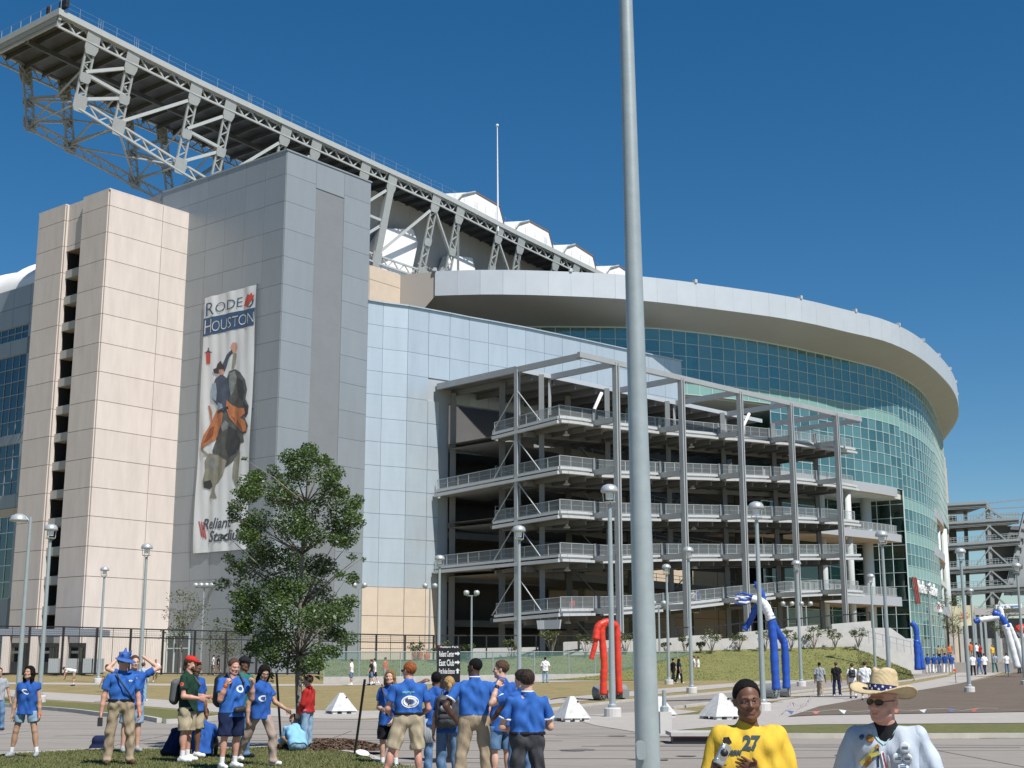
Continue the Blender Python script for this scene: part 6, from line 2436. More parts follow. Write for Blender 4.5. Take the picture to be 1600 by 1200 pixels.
for u0, u1 in ((1478, 1500), (1536, 1556)):
    for k in range(5):
        vv = [806, 838, 872, 908, 940][k]
        b = MB()
        pa, pb_ = q(u0, vv - 14 * (k > 0), 11), q(u1, vv + 22, 11)
        b.box((pa + pb_) / 2, [(pb_[0] - pa[0]) / 2 * .55, 0, 0], [0, .3, 0], [0, 0, (pa[2] - pb_[2]) / 2])
        b.build('wall_pier', mat('far_concrete', (0.24, 0.24, 0.235), .9), fr_)
for k, (v0, v1) in enumerate(((790, 815), (818, 848), (852, 884), (888, 918), (922, 955))):
    b = MB()
    t_ = q(1544 + k * 1.6, v0 + 4, -.1)
    b.bar(t_, q(1572 + k * 2, v1 - 2, -.1), .28); b.bar(t_, q(1524 + k, v1 - 2, -.1), .2)
    b.build('brace', SFAR, fr_)
# inclined ramp rising out of the picture
for k in range(4):
    p, r_ = q(1546, 790 + k * 9 - 4, 3), q(1640, 776 + k * 14, 3)
    b = MB(); b.bar(p, r_, .22); b.build('roof_rail', SFAR, fr_)
b = MB()
p0, p1 = q(1597, 806, 1), q(1568, 926, 1)
b.prism([q(1600, 800, 1), q(1660, 800, 1), q(1660, 930, 1), q(1570, 930, 1)], (0, .6, 0))
b.build('sloped_wall', mat('far_wall', (0.30, 0.32, 0.33), .7, var=.06, scale=.3), fr_)
b = MB()
b.prism([q(1548, 822, 4), q(1594, 822, 4), q(1572, 912, 4), q(1556, 950, 4)], (0, .6, 0))
b.build('stair_underside', DECK, fr_)
b = MB()
for k in range(9):
    v = 812 + k * 14
    b.bar(q(1600 - k * 3.2, v, .8), q(1606 - k * 3.2, v + 1, .8), .25); b.bar(q(1606 - k * 3.2, v + 1, .8), q(1606 - k * 3.2, v + 7, .8), .2)
stuff(b.build('stair_rail_ends', SFAR, fr_))
# low building with the white sign, wall, pillars
lo = thing('entrance_building', 'low dark entrance building with slim white posts under the distant ramps', 'building', [*at_y(1550, 1035, 215)[:2], 1.4])
q2 = lambda u, v, dy=0: at_y(u, v, 215 + dy)
b = MB()
p, r_ = q2(1520, 956), q2(1680, 954)
b.bar(p, r_, 1.0, 1.2, UP); b.build('beam', mat('grey_beam', (0.38, 0.37, 0.36), .8), lo)
b = MB(); p, r_ = q2(1508, 966, 8), q2(1680, 966, 8)
b.prism([[p[0], p[1], 1.4], [r_[0], r_[1], 1.4], r_, p], (0, .5, 0)); b.build('dark_front', mat('dark_front', (0.022, 0.022, 0.03), .4), lo)
b = MB(); p, r_ = q2(1508, 998), q2(1680, 996)
b.prism([[p[0], p[1], 1.4], [r_[0], r_[1], 1.4], r_, p], (0, .5, 0)); b.build('low_wall', CONC, lo)
for u in (1522, 1531, 1538, 1556, 1572):
    b = MB(); p = q2(u, 960, -.4); b.bar([p[0], p[1], 1.4], p, .35 if u != 1556 else .6); b.build('post', GALV, lo)
b = MB()
for u in (1484, 1500, 1506):
    p = q2(u, 962, -6); b.bar([p[0], p[1], 1.4], p, .8)
b.build('pillar', CONC, lo)
sgw = thing('white_sign', 'long white sign with blue lettering above the distant entrance', 'sign', q2(1577, 950, -1))
b = MB(); p, r_ = q2(1556, 951.5, -1), q2(1597, 949.5, -1)
b.prism([p, r_, r_ + UP * .65, p + UP * .65], (0, .2, 0)); b.build('board', WHITEP, sgw)
b = MB()
for k in range(3):
    a_ = p + (r_ - p) * (.06 + .13 * k) + np.array([0, -.02, .12]); b.prism([a_, a_ + (r_ - p) * .08, a_ + (r_ - p) * .08 + UP * .3, a_ + UP * .3], (0, -.01, 0))
a_ = p + (r_ - p) * .55 + np.array([0, -.02, .14]); b.prism([a_, a_ + (r_ - p) * .38, a_ + (r_ - p) * .38 + UP * .26, a_ + UP * .26], (0, -.01, 0))
stuff(b.build('printing', mat('sign_blue', (0.10, 0.25, 0.50), .5), sgw))
yb = thing('yellow_banner', 'pale yellow banner with an orange number 25 hung by the entrance', 'banner', at_y(1505, 966, 205))
q3 = lambda u, v, dy=0: at_y(u, v, 205 + dy)
vs = []
for j in range(9):
    for i in range(13):
        s, t_ = i / 12, j / 8
        a_ = q3(1486 + 37 * s, 947 - 1.5 * s, 0); c_ = q3(1489 + 32 * s, 979 - 2 * s, 0)
        w = a_ + (c_ - a_) * t_; w[1] += .35 * math.sin(s * 7 + t_ * 2); vs.append(w)
b = MB(); b.add(vs, [(j * 13 + i, j * 13 + i + 1, (j + 1) * 13 + i + 1, (j + 1) * 13 + i) for j in range(8) for i in range(12)])
b.build('cloth', mat('pale_yellow_cloth', (0.58, 0.53, 0.36), .7, var=.12, scale=.5), yb, smooth=True)
lft, wv = q3(1500, 968, -.5), (q3(1513, 968, -.5) - q3(1500, 968, -.5))[0]
text_on('25', mat('banner_orange', (0.6, 0.2, 0.08), .6), yb, lambda x, y, d_: (lft[0] + x, lft[1], lft[2] + y), wv, .95, offset=.02, res=2)
ws = thing('white_pennant_sign', 'white hanging sign tilted beside the round columns right of the glass', 'sign', at_y(1467, 950, 200))
b = MB(); b.prism([at_y(1461, 939, 200), at_y(1469, 941, 200), at_y(1473, 956, 200), at_y(1465, 956, 200)], (0, .15, 0)); b.build('board', WHITEP, ws)
b = MB(); a_ = at_y(1464, 944, 199.9); b.prism([a_, a_ + np.array([.35, 0, 0]), a_ + np.array([.4, 0, -.7]), a_ + np.array([.05, 0, -.7])], (0, -.02, 0)); stuff(b.build('printing', BRED, ws))

# ================================================================== PEOPLE
# Bodies and clothes are grown as smooth distance fields over a posed skeleton and meshed in one piece each.
def rot(axis, deg):
    return np.array(Matrix.Rotation(math.radians(deg), 3, axis))


def cap(a, b, ra, rb=None, k=.02, op='u'):
    return ('c', np.asarray(a, float), np.asarray(b, float), ra, ra if rb is None else rb, k, op)


def ell(c, r, R=None, k=.02, op='u'):
    return ('e', np.asarray(c, float), np.asarray(r, float), np.eye(3) if R is None else R, None, k, op)


def field(prims, res, pad=0.0, cuts=(), disp=None, floor=None):
    lo, hi = np.full(3, 1e9), np.full(3, -1e9)
    boxes = []
    for p in prims:
        if p[0] == 'c':
            m = max(p[3], p[4])
            l, h = np.minimum(p[1], p[2]) - m, np.maximum(p[1], p[2]) + m
        else:
            m = p[2].max()
            l, h = p[1] - m, p[1] + m
        boxes.append((l, h))
        if p[6] == 'u':
            lo, hi = np.minimum(lo, l), np.maximum(hi, h)
    lo = lo - 3 * res - pad; hi = hi + 3 * res + pad
    n = np.maximum(np.ceil((hi - lo) / res).astype(int) + 1, 4)
    D = np.full(n, 0.5, np.float32)
    ax = [lo[i] + res * np.arange(n[i]) for i in range(3)]
    for p, (l, h) in zip(prims, boxes):
        k = p[5]
        mg = k + 2.5 * res + pad
        i0 = np.clip(np.floor((l - mg - lo) / res).astype(int), 0, n)
        i1 = np.clip(np.ceil((h + mg - lo) / res).astype(int) + 1, 0, n)
        if (i1 <= i0).any():
            continue
        X = ax[0][i0[0]:i1[0], None, None]; Y = ax[1][None, i0[1]:i1[1], None]; Z = ax[2][None, None, i0[2]:i1[2]]
        if p[0] == 'c':
            a, b = p[1], p[2]
            ba = b - a
            L2 = max(float(ba @ ba), 1e-12)
            x, y, z = X - a[0], Y - a[1], Z - a[2]
            t = np.clip((x * ba[0] + y * ba[1] + z * ba[2]) / L2, 0, 1)
            d = np.sqrt((x - t * ba[0]) ** 2 + (y - t * ba[1]) ** 2 + (z - t * ba[2]) ** 2) - (p[3] + (p[4] - p[3]) * t)
        else:
            c, r, R = p[1], p[2], p[3]
            x, y, z = X - c[0], Y - c[1], Z - c[2]
            q = [(R[0, i] * x + R[1, i] * y + R[2, i] * z) for i in range(3)]
            k0 = np.sqrt((q[0] / r[0]) ** 2 + (q[1] / r[1]) ** 2 + (q[2] / r[2]) ** 2)
            k1 = np.sqrt((q[0] / r[0] ** 2) ** 2 + (q[1] / r[1] ** 2) ** 2 + (q[2] / r[2] ** 2) ** 2)
            d = k0 * (k0 - 1) / np.maximum(k1, 1e-6)
        S = D[i0[0]:i1[0], i0[1]:i1[1], i0[2]:i1[2]]
        if p[6] == 'u':
            hh = np.clip(.5 + .5 * (S - d) / k, 0, 1) if k > 0 else (d < S).astype(np.float32)
            S[...] = S + (d - S) * hh - k * hh * (1 - hh)
        else:
            hh = np.clip(.5 - .5 * (S + d) / k, 0, 1)
            S[...] = S + (-d - S) * hh + k * hh * (1 - hh)
    X, Y, Z = ax[0][:, None, None], ax[1][None, :, None], ax[2][None, None, :]
    if disp is not None:
        D += disp(X, Y, Z).astype(np.float32)
    for (pt, nr) in cuts:
        D = np.maximum(D, ((X - pt[0]) * nr[0] + (Y - pt[1]) * nr[1] + (Z - pt[2]) * nr[2]).astype(np.float32))
    return D, lo, res


def nets(D, lo, res):
    s = D < 0
    nx, ny, nz = D.shape
    acc = np.zeros((nx - 1, ny - 1, nz - 1, 3), np.float32)
    cnt = np.zeros((nx - 1, ny - 1, nz - 1), np.float32)
    faces = []
    idx = None
    cross = []
    for axis in range(3):
        A = np.moveaxis(D, axis, 0); Sg = np.moveaxis(s, axis, 0)
        m = Sg[:-1] != Sg[1:]
        den = A[:-1] - A[1:]
        t = np.where(m, A[:-1] / np.where(np.abs(den) < 1e-9, 1, den), 0)
        m_ = np.moveaxis(m, 0, axis); t_ = np.moveaxis(t, 0, axis)
        cross.append((m_, np.moveaxis(Sg[:-1], 0, axis)))
        ii = np.argwhere(m_)
        tt = t_[m_]
        pos = ii.astype(np.float32)
        pos[:, axis] += tt
        o1, o2 = [a for a in range(3) if a != axis]
        for d1 in (0, -1):
            for d2 in (0, -1):
                c = ii.copy(); c[:, o1] += d1; c[:, o2] += d2
                ok = (c >= 0).all(1) & (c[:, 0] < nx - 1) & (c[:, 1] < ny - 1) & (c[:, 2] < nz - 1)
                cc = c[ok]
                np.add.at(acc, (cc[:, 0], cc[:, 1], cc[:, 2]), pos[ok])
                np.add.at(cnt, (cc[:, 0], cc[:, 1], cc[:, 2]), 1)
    act = cnt > 0
    idx = np.full(cnt.shape, -1, np.int64)
    nv = int(act.sum())
    idx[act] = np.arange(nv)
    V = acc[act] / cnt[act][:, None] * res + lo
    F = []
    for axis in range(3):
        m_, sg = cross[axis]
        ii = np.argwhere(m_)
        sv = sg[m_]
        o1, o2 = [(1, 2), (2, 0), (0, 1)][axis]
        def cell(d1, d2):
            c = ii.copy(); c[:, o1] += d1; c[:, o2] += d2
            return c
        cs = [cell(-1, -1), cell(0, -1), cell(0, 0), cell(-1, 0)]
        ok = np.ones(len(ii), bool)
        for c in cs:
            ok &= (c >= 0).all(1) & (c[:, 0] < nx - 1) & (c[:, 1] < ny - 1) & (c[:, 2] < nz - 1)
        q = np.stack([idx[c[ok][:, 0], c[ok][:, 1], c[ok][:, 2]] for c in cs], 1)
        fl = ~sv[ok]
        q[fl] = q[fl][:, ::-1]
        F.append(q)
    return V, np.concatenate(F)


def field_mesh(name, parts, m):
    """parts: list of (D, lo, res); all surfaces go into one mesh"""
    Vs, Fs, o = [], [], 0
    for D, lo, res in parts:
        V, F = nets(D, lo, res)
        Vs.append(V); Fs.append(F + o); o += len(V)
    V, F = np.concatenate(Vs), np.concatenate(Fs)
    me = bpy.data.meshes.new(name)
    me.vertices.add(len(V)); me.vertices.foreach_set('co', V.astype(np.float32).reshape(-1))
    me.loops.add(len(F) * 4); me.loops.foreach_set('vertex_index', F.astype(np.int32).reshape(-1))
    me.polygons.add(len(F)); me.polygons.foreach_set('loop_start', np.arange(0, len(F) * 4, 4, dtype=np.int32))
    me.update(calc_edges=True)
    me.polygons.foreach_set('use_smooth', np.ones(len(F), bool))
    for q in (m if isinstance(m, (list, tuple)) else [m]):
        me.materials.append(q)
    return me


def unit(v):
    v = np.asarray(v, float)
    return v / max(np.linalg.norm(v), 1e-9)


SKINS = {'light': (0.56, 0.335, 0.245), 'tan': (0.42, 0.25, 0.165), 'brown': (0.17, 0.085, 0.05), 'dark': (0.075, 0.038, 0.026), 'boy': (0.145, 0.068, 0.041), 'pink': (0.55, 0.29, 0.215)}


def skin_mat(kind):
    c = SKINS[kind]
    return mat('skin_' + kind, c, .48, var=.10, scale=22, spec=.4, bump=.06, bscale=220)


def cloth_mat(name, c, var=.08):
    return mat('cloth_' + name, c, .85, var=var, scale=9, spec=.2, bump=.75, bscale=11, stretch=(1, 1, .45))


CL = {'royal': (0.024, 0.092, 0.335), 'royal2': (0.030, 0.115, 0.385), 'navy': (0.012, 0.02, 0.06), 'khaki': (0.32, 0.255, 0.175), 'khaki2': (0.40, 0.34, 0.235), 'olive': (0.26, 0.225, 0.155), 'black': (0.014, 0.014, 0.017), 'white': (0.72, 0.73, 0.74), 'denim': (0.10, 0.18, 0.30), 'lightdenim': (0.22, 0.33, 0.44), 'forest': (0.012, 0.04, 0.026), 'redsw': (0.36, 0.022, 0.02), 'sky': (0.22, 0.46, 0.68), 'grey': (0.30, 0.32, 0.34), 'charcoal': (0.05, 0.052, 0.058), 'teal': (0.03, 0.14, 0.13), 'orange': (0.62, 0.14, 0.035), 'yellow': (0.66, 0.44, 0.05), 'maroon': (0.14, 0.018, 0.025), 'brown': (0.10, 0.06, 0.035), 'striped': (0.33, 0.26, 0.22), 'camo': (0.30, 0.25, 0.13), 'paleblue': (0.36, 0.42, 0.48), 'jersey': (0.45, 0.51, 0.585)}
HAIR = {'black': (0.010, 0.009, 0.009), 'darkbrown': (0.03, 0.017, 0.011), 'brown': (0.075, 0.040, 0.022), 'red': (0.26, 0.075, 0.02), 'blonde': (0.40, 0.25, 0.10), 'grey': (0.25, 0.24, 0.22), 'dirtyblonde': (0.22, 0.125, 0.05)}


def hair_mat(k):
    return mat('hair_' + k, HAIR[k], .75 if k == 'black' else .55, var=.3, scale=40, bump=.7, bscale=150, stretch=(1, 1, .35), spec=.12 if k == 'black' else .3)


def hand_prims(w, d, nrm, side, s, curl=.35, spread=.14, thumb=.6):
    """five fingered hand: w wrist, d direction of the fingers, nrm palm normal"""
    d = unit(d); nrm = unit(nrm - d * np.dot(nrm, d)); lat = np.cross(d, nrm) * side
    P = []
    base = w + d * .085 * s
    for i, (off, ln) in enumerate(((-.032, .066), (-.011, .076), (.011, .072), (.031, .056))):
        kn = base + lat * off * s * 1.0 - d * abs(off) * .25 * s
        P.append(cap(w + lat * off * .5 * s, kn, .0155 * s, .0125 * s, .010))
        f1 = unit(d * math.cos(curl) + nrm * math.sin(curl) + lat * off * spread * 12)
        f2 = unit(d * math.cos(curl * 2.4) + nrm * math.sin(curl * 2.4) + lat * off * spread * 12)
        m_ = kn + f1 * ln * .52 * s
        P.append(cap(kn, m_, .0105 * s, .0095 * s, .004))
        P.append(cap(m_, m_ + f2 * ln * .5 * s, .0093 * s, .0075 * s, .003))
    t0 = w + d * .025 * s - lat * .026 * s
    t1 = t0 + unit(d * .6 - lat * thumb + nrm * .35) * .042 * s
    t2 = t1 + unit(d * .85 - lat * thumb * .4 + nrm * .4) * .032 * s
    P += [cap(t0, t1, .0145 * s, .0115 * s, .008), cap(t1, t2, .011 * s, .0085 * s, .004)]
    P.append(ell(w + d * .05 * s, np.array([.04, .045, .02]) * s, np.stack([lat, d, nrm], 1), .012))
    return P


def head_prims(hc, R, s, lvl, female=False):
    T = lambda x, y, z: hc + R @ (np.array([x, y, z]) * s)
    E = lambda c, r, k=.012, op='u': ell(T(*c), np.array(r) * s, R, k * s, op)
    P = [E((0, -.012, .035), (.074, .094, .084), .02), E((0, .018, -.035), (.060 if not female else .056, .074, .086), .03)]
    if lvl == 0:
        P += [E((0, .095, -.02), (.012, .018, .022))]
        return P
    P += [E((0, .07, -.098), (.026, .022, .019), .022), cap(T(-.05, .03, -.07), T(-.022, .062, -.092), .022 * s, .018 * s, .02 * s), cap(T(.05, .03, -.07), T(.022, .062, -.092), .022 * s, .018 * s, .02 * s)]
    P += [cap(T(0, .083, .012), T(0, .104, -.026), .0085 * s, .0125 * s, .010 * s), E((-.0125, .095, -.030), (.009, .010, .008), .008), E((.0125, .095, -.030), (.009, .010, .008), .008)]
    P += [cap(T(-.044, .074, .022), T(-.010, .088, .020), .009 * s, .010 * s, .012 * s), cap(T(.044, .074, .022), T(.010, .088, .020), .009 * s, .010 * s, .012 * s)]
    P += [E((-.030, .099, .002), (.017, .016, .011), .010, 's'), E((.030, .099, .002), (.017, .016, .011), .010, 's')]
    P += [E((-.040, .062, -.028), (.022, .022, .02), .02), E((.040, .062, -.028), (.022, .022, .02), .02)]
    for sx in (-1, 1):
        P += [cap(T(sx * .017, .0868, .0095), T(sx * .043, .0795, .0075), .0052 * s, .0045 * s, .004 * s), cap(T(sx * .019, .0862, -.0070), T(sx * .042, .0795, -.0055), .0040 * s, .0036 * s, .004 * s)]
    P += [cap(T(-.020, .084, -.058), T(.020, .084, -.058), .0085 * s, .0085 * s, .007 * s), cap(T(-.015, .083, -.070), T(.015, .083, -.070), .0095 * s, .0095 * s, .007 * s), cap(T(-.022, .095, -.0640), T(.022, .095, -.0640), .0026 * s, .0026 * s, .003 * s, 's')]
    for sx in (-1, 1):
        P += [ell(T(sx * .077, -.010, -.002), np.array([.010, .021, .032]) * s, R @ rot('Z', sx * 20), .008 * s), ell(T(sx * .086, -.004, .0), np.array([.006, .010, .016]) * s, R @ rot('Z', sx * 20), .006 * s, 's')]
    return P


class Person:
    pass


def on_island(x, y):
    return bool(in_poly(np.array([x]), np.array([y]), isl_all)[0])


def person(label, u, Y, yaw, h=1.75, skin='light', hair=('short', 'brown'), top=('tee', 'royal'), bottom=('trousers', 'khaki'), shoes='charcoal', pose=None, lvl=1, w=1.0, female=False, group=None, foot_v=None, socks=None, X=None, trim=None, gz=None, fold=1.0, belt=None, sleeve=None, hem=None):
    """stands at depth Y where the sight line u crosses it; yaw 0 looks away from the camera, 180 toward it, 90 to the left, -90 to the right"""
    pose = pose or {}
    s = h / 1.75
    z0 = (ground_z(Y) + (.10 if on_island((u - 800) / FPX * Y * CT, Y) else 0)) if gz is None else gz
    x0 = (u - 800) / FPX * (Y * CT - (CAMZ - z0 - 1.0) * ST * 0) if X is None else X
    if X is None:
        dcam = Y * CT + (z0 + .9 * s - CAMZ) * ST
        x0 = (u - 800) / FPX * dcam
    root = thing('person', label, 'person', (x0, Y, z0 + pose.get('lift', 0.012)), math.radians(yaw), group)
    res = {0: .034, 1: .019, 2: .0125, 3: .0095}[lvl]
    lean, side = pose.get('lean', 0), pose.get('side', 0)
    Rt = rot('Y', side) @ rot('X', -lean)
    twist = rot('Z', pose.get('twist', 0))
    Rc = Rt @ twist
    shw = (.172 if female else .195) * (1 + (w - 1) * .45)
    hw = .095 * (1 + (w - 1) * .3)
    loc = {}
    # legs first, to find the pelvis height
    legs = {}
    for sx, key in ((1, 'lR'), (-1, 'lL')):
        th, sh = pose.get(key, ((.06, .03, -1), (.02, -.05, -1)))
        th, sh = unit((th[0] * sx, th[1], th[2])), unit((sh[0] * sx, sh[1], sh[2]))
        hip = np.array([sx * hw, 0, -.02]) * s
        kn = hip + th * .43 * s
        an = kn + sh * .42 * s
        legs[sx] = [hip, kn, an]
    low = min(legs[1][2][2], legs[-1][2][2])
    pz = -low + .075 * s if 'pz' not in pose else pose['pz'] * s
    pel = np.array([0, 0, pz])
    for sx in legs:
        legs[sx] = [q + pel for q in legs[sx]]
    t = Rt @ np.array([0, 0, 1.0])
    TT = lambda x, y, z: pel + Rt @ (np.array([x * (1 + (w - 1)), y * (1 + (w - 1) * 1.2), z]) * s)      # torso frame
    TC = lambda x, y, z: pel + Rt @ np.array([0, 0, .25 * s]) + Rc @ (np.array([x, y, z - .25]) * s)
    nb = TC(0, -.01, .50)
    arms = {}
    for sx, key in ((1, 'aR'), (-1, 'aL')):
        up, fo = pose.get(key, ((.16, .02, -1), (.06, .22, -1)))
        up, fo = unit(np.array([up[0] * sx, up[1], up[2]])), unit(np.array([fo[0] * sx, fo[1], fo[2]]))
        shd = TC(sx * shw, -.01, .408)
        el = shd + up * .30 * s
        wr = el + fo * .255 * s
        arms[sx] = [shd, el, wr, up, fo]
    hy, hp, hr = pose.get('head', (0, 0, 0))
    Rh = Rt @ rot('Z', hy) @ rot('X', hp) @ rot('Y', hr)
    hc = nb + unit(t + np.array([0, 0, .3]) + Rt @ np.array([0, .22, 0])) * .149 * s
    hs = s ** .45 * (0.97 if female else 1.0)
    T = lambda x, y, z: hc + Rh @ (np.array([x, y, z]) * hs)
    # ---- body
    kl = .78 if bottom[0] == 'trousers' else 1.0
    B = []
    for sx in (-1, 1):
        hip, kn, an = legs[sx]
        B += [cap(TT(sx * .07, 0, -.03), TT(sx * .065, 0, .2), .084 * s, .076 * s, .05), cap(TT(sx * .065, 0, .2), TC(sx * .085, 0, .355), .076 * s, .085 * s, .05)]
        B += [cap(hip, kn, (.082 if bottom[0] == 'short' else .070) * s * w ** .6, .054 * kl * s, .03), cap(kn, an, .053 * kl * s, .036 * s, .02), ell(kn * .68 + an * .32 + np.array([0, -.018 * s * kl, 0]), np.array([.05, .056, .11]) * s * kl, None, .03)]
        shd, el, wr, up, fo = arms[sx]
        B += [cap(TC(sx * .045, -.012, .445), shd, .044 * s, .042 * s, .04), cap(shd, el, .043 * s * w ** .5, .040 * s, .02), cap(el, el * .5 + wr * .5, .041 * s * w ** .4, .038 * s * w ** .4, .02), cap(el * .5 + wr * .5, wr, .038 * s * w ** .4, .027 * s, .02)]
        if lvl < 2:
            B += [ell(wr + fo * .07 * s, np.array([.034, .034, .034]) * s, None, .02), cap(wr, wr + fo * .13 * s, .026 * s, .018 * s, .02)]
        fd = pose.get('footR' if sx > 0 else 'footL', None)
        fd = unit(fd) if fd is not None else unit(np.array([sx * .18, 1, 0]))
        B += [cap(an, an + fd * .08 * s - np.array([0, 0, .035 * s]), .036 * s, .03 * s, .02)]
    B += [cap(nb - t * .05 * s, hc - Rh @ np.array([0, .005, .03]), .062 * s * (.86 if female else 1) * w ** .4, .056 * s * (.86 if female else 1) * w ** .4, .03)]
    if lvl == 0:
        B += head_prims(hc, Rh, hs, 0, female)
    parts = [field(B, res)]
    if lvl:
        hp_ = head_prims(hc, Rh, hs, lvl, female) + [cap(nb - t * .01 * s, hc - Rh @ np.array([0, .005, .03]), .056 * s * w ** .4, .054 * s * w ** .4, .03)]
        parts.append(field(hp_, .0125 if lvl == 1 else (.0068 if lvl == 2 else .0042)))
    if lvl >= 2:
        for sx, hk in ((1, 'hR'), (-1, 'hL')):
            shd, el, wr, up, fo = arms[sx]
            hd = pose.get(hk, {})
            dr = np.asarray(hd.get('dir', fo), float)
            if 'dir' in hd:
                dr = np.array([dr[0] * sx, dr[1], dr[2]])
            nr = np.asarray(hd.get('palm', (-1, 0, 0)), float)
            nr = np.array([nr[0] * sx, nr[1], nr[2]])
            parts.append(field(hand_prims(wr, dr, nr, sx, s * .98, hd.get('curl', .4), hd.get('spread', .14), hd.get('thumb', .6)) + [cap(wr - fo * .04 * s, wr + dr * .02 * s, .027 * s, .024 * s, .01)],   .0062 if lvl == 2 else .0042))
    body = link(bpy.data.objects.new('body', field_mesh('body', parts, skin_mat(skin))), root, (0, 0, 0), False)
    # ---- clothes
    ph = (u * 12.9) % 6.28
    kf = fold * .0065 * s
    wr_disp = (lambda X_, Y_, Z_: kf * (np.sin(X_ * 38 + np.sin(Z_ * 9 + ph) * 2.2 + ph) * np.sin(Z_ * 13 + Y_ * 21 + ph) + .7 * np.sin(Z_ * 30 + X_ * 22 + Y_ * 16 + ph * 2) + .8 * np.sin(np.abs(X_) * 60 + Z_ * 24 + ph) * np.sin(Z_ * 7 + ph))) if lvl else None
    kind, cname = top
    if kind:
        fit = .020 if kind != 'loose' else .036
        fit *= s
        tucked = belt or kind == 'polo'
        hz = .05 if tucked else hem if hem is not None else {'tee': -.13, 'polo': -.02, 'tank': -.14, 'loose': -.16, 'sweater': -.08, 'jacket': -.1}.get(kind, -.1)
        S_ = []
        for sx in (-1, 1):
            S_ += [cap(TT(sx * .076, 0, min(hz, 0) - .1), TT(sx * .07, 0, .2), .104 * s + fit, .092 * s + fit, .05), cap(TT(sx * .07, 0, .2), TC(sx * .094, 0, .345), .092 * s + fit, .098 * s + fit * .8, .05)]
            shd, el, wr, up, fo = arms[sx]
            S_ += [cap(TC(sx * .045, -.012, .437), shd, .050 * s + fit * .35, .047 * s + fit * .5, .05)]
            if female:
                S_ += [ell(TC(sx * .07, .085, .32), np.array([.06, .055, .06]) * s, None, .03)]
        S_ += [cap(TT(-.06, 0, min(hz, 0) - .02), TT(.06, 0, min(hz, 0) - .02), .104 * s + fit, .104 * s + fit, .05)]
        if kind != 'loose':
            S_ += [cap(TC(0, -.015, .43), TC(0, -.02, .487), .085 * s, .070 * s * w ** .4, .03)]
        if pose.get('vneck'):
            S_ += [cap(TC(0, -.03, .43), TC(0, -.035, .475), .075 * s, .062 * s, .03), cap(TC(0, .05, .53), TC(0, .20, .335), .058 * s, .010 * s, .006, 's'), cap(TC(0, -.02, .54), TC(0, .06, .58), .058 * s, .07 * s, .01, 's')]
        elif kind == 'loose':
            S_ += [cap(TC(0, -.015, .43), TC(0, -.02, .482), .085 * s, .072 * s, .03)]
        body_f = field(S_, res, cuts=[(TT(0, 0, hz), -t)], disp=wr_disp)
        pr = [body_f]
        sl = sleeve if sleeve is not None else {'tee': .62, 'polo': .66, 'tank': 0, 'loose': .85, 'sweater': 1.9, 'jacket': 1.9}.get(kind, .6)
        for sx in (-1, 1):
            shd, el, wr, up, fo = arms[sx]
            if sl <= 0:
                continue
            if sl <= 1:
                e = shd + up * .30 * s * sl
                pr.append(field([cap(shd - up * .01, e + up * .05, .047 * s + fit * .55, .050 * s + fit * 1.2, .03)], res * .85, cuts=[(e, up)], disp=wr_disp))
            else:
                e = el + fo * .255 * s * (sl - 1)
                pr.append(field([cap(shd, el, .049 * s + fit * .6, .045 * s + fit, .03), cap(el, e + fo * .05, .045 * s + fit, .033 * s + fit * .8, .03)], res * .9, cuts=[(e, fo)], disp=wr_disp))
        shirt = link(bpy.data.objects.new('shirt' if kind != 'sweater' else 'sweater', field_mesh('shirt', pr, cloth_mat(cname, CL[cname]))), root, (0, 0, 0), False)
        if kind == 'polo' and lvl >= 2:
            cpr = [field([cap(nb - t * .035 * s, nb + t * .035 * s, .076 * s, .068 * s, .01)], res * .7, cuts=[(nb + t * .045 * s, t), (nb - t * .03 * s, -t)])]
            link(bpy.data.objects.new('collar', field_mesh('collar', cpr, cloth_mat(cname, CL[cname]))), root, (0, 0, 0), False)
            if trim:
                tp_ = [field([cap(nb - t * .0 * s, nb + t * .05 * s, .080 * s, .074 * s, .01)], res * .6, cuts=[(nb + t * .040 * s, t), (nb + t * .022 * s, -t)])]
                for sx in (-1, 1):
                    shd, el, wr, up, fo = arms[sx]
                    e = shd + up * .30 * s * sl
                    tp_.append(field([cap(shd + up * .1, e + up * .05, .054 * s + fit * .9, .055 * s + fit * 1.2, .01)], res * .6, cuts=[(e + up * .004, up), (e - up * .016, -up)]))
                link(bpy.data.objects.new('trim', field_mesh('trim', tp_, cloth_mat(trim, CL[trim]))), root, (0, 0, 0), False)
    kind, cname = bottom
    if kind:
        tcut = (TT(0, 0, .075 if (belt or top[0] == 'polo') else min(.075, hz + .075)), t)
        pr = []
        for sx in (-1, 1):
            hip, kn, an = legs[sx]
            hipx = TT(sx * .075, 0, -.02)
            Lp = [cap(hipx, TT(sx * .072, 0, .08), .112 * s * w ** .3, .102 * s * w ** .3, .05)]
            if kind == 'trousers':
                Lp += [cap(hip, kn, .098 * s * w ** .5, .078 * s, .03), cap(kn, an, .078 * s, .070 * s, .03), ell(an + np.array([0, .03, -.01]) * s, np.array([.07, .085, .05]) * s, None, .03)]
                cu = [(an - np.array([0, 0, .045 * s]), np.array([0, 0, -1.0]))] if abs(an[2] - kn[2]) > .2 * s else []
            else:
                d = unit(kn - hip)
                fr_ = {'shorts': .98, 'short': .62, 'long': 1.0}.get(kind, .9)
                e = hip + d * .43 * s * fr_
                Lp += [cap(hip, e + d * .06, .104 * s * w ** .5, .098 * s * w ** .4, .03)]
                cu = [(e, d)]
            pr.append(field(Lp, res, cuts=cu + [tcut], disp=wr_disp))
        yk = 1.0 if (belt or top[0] == 'polo') else .86
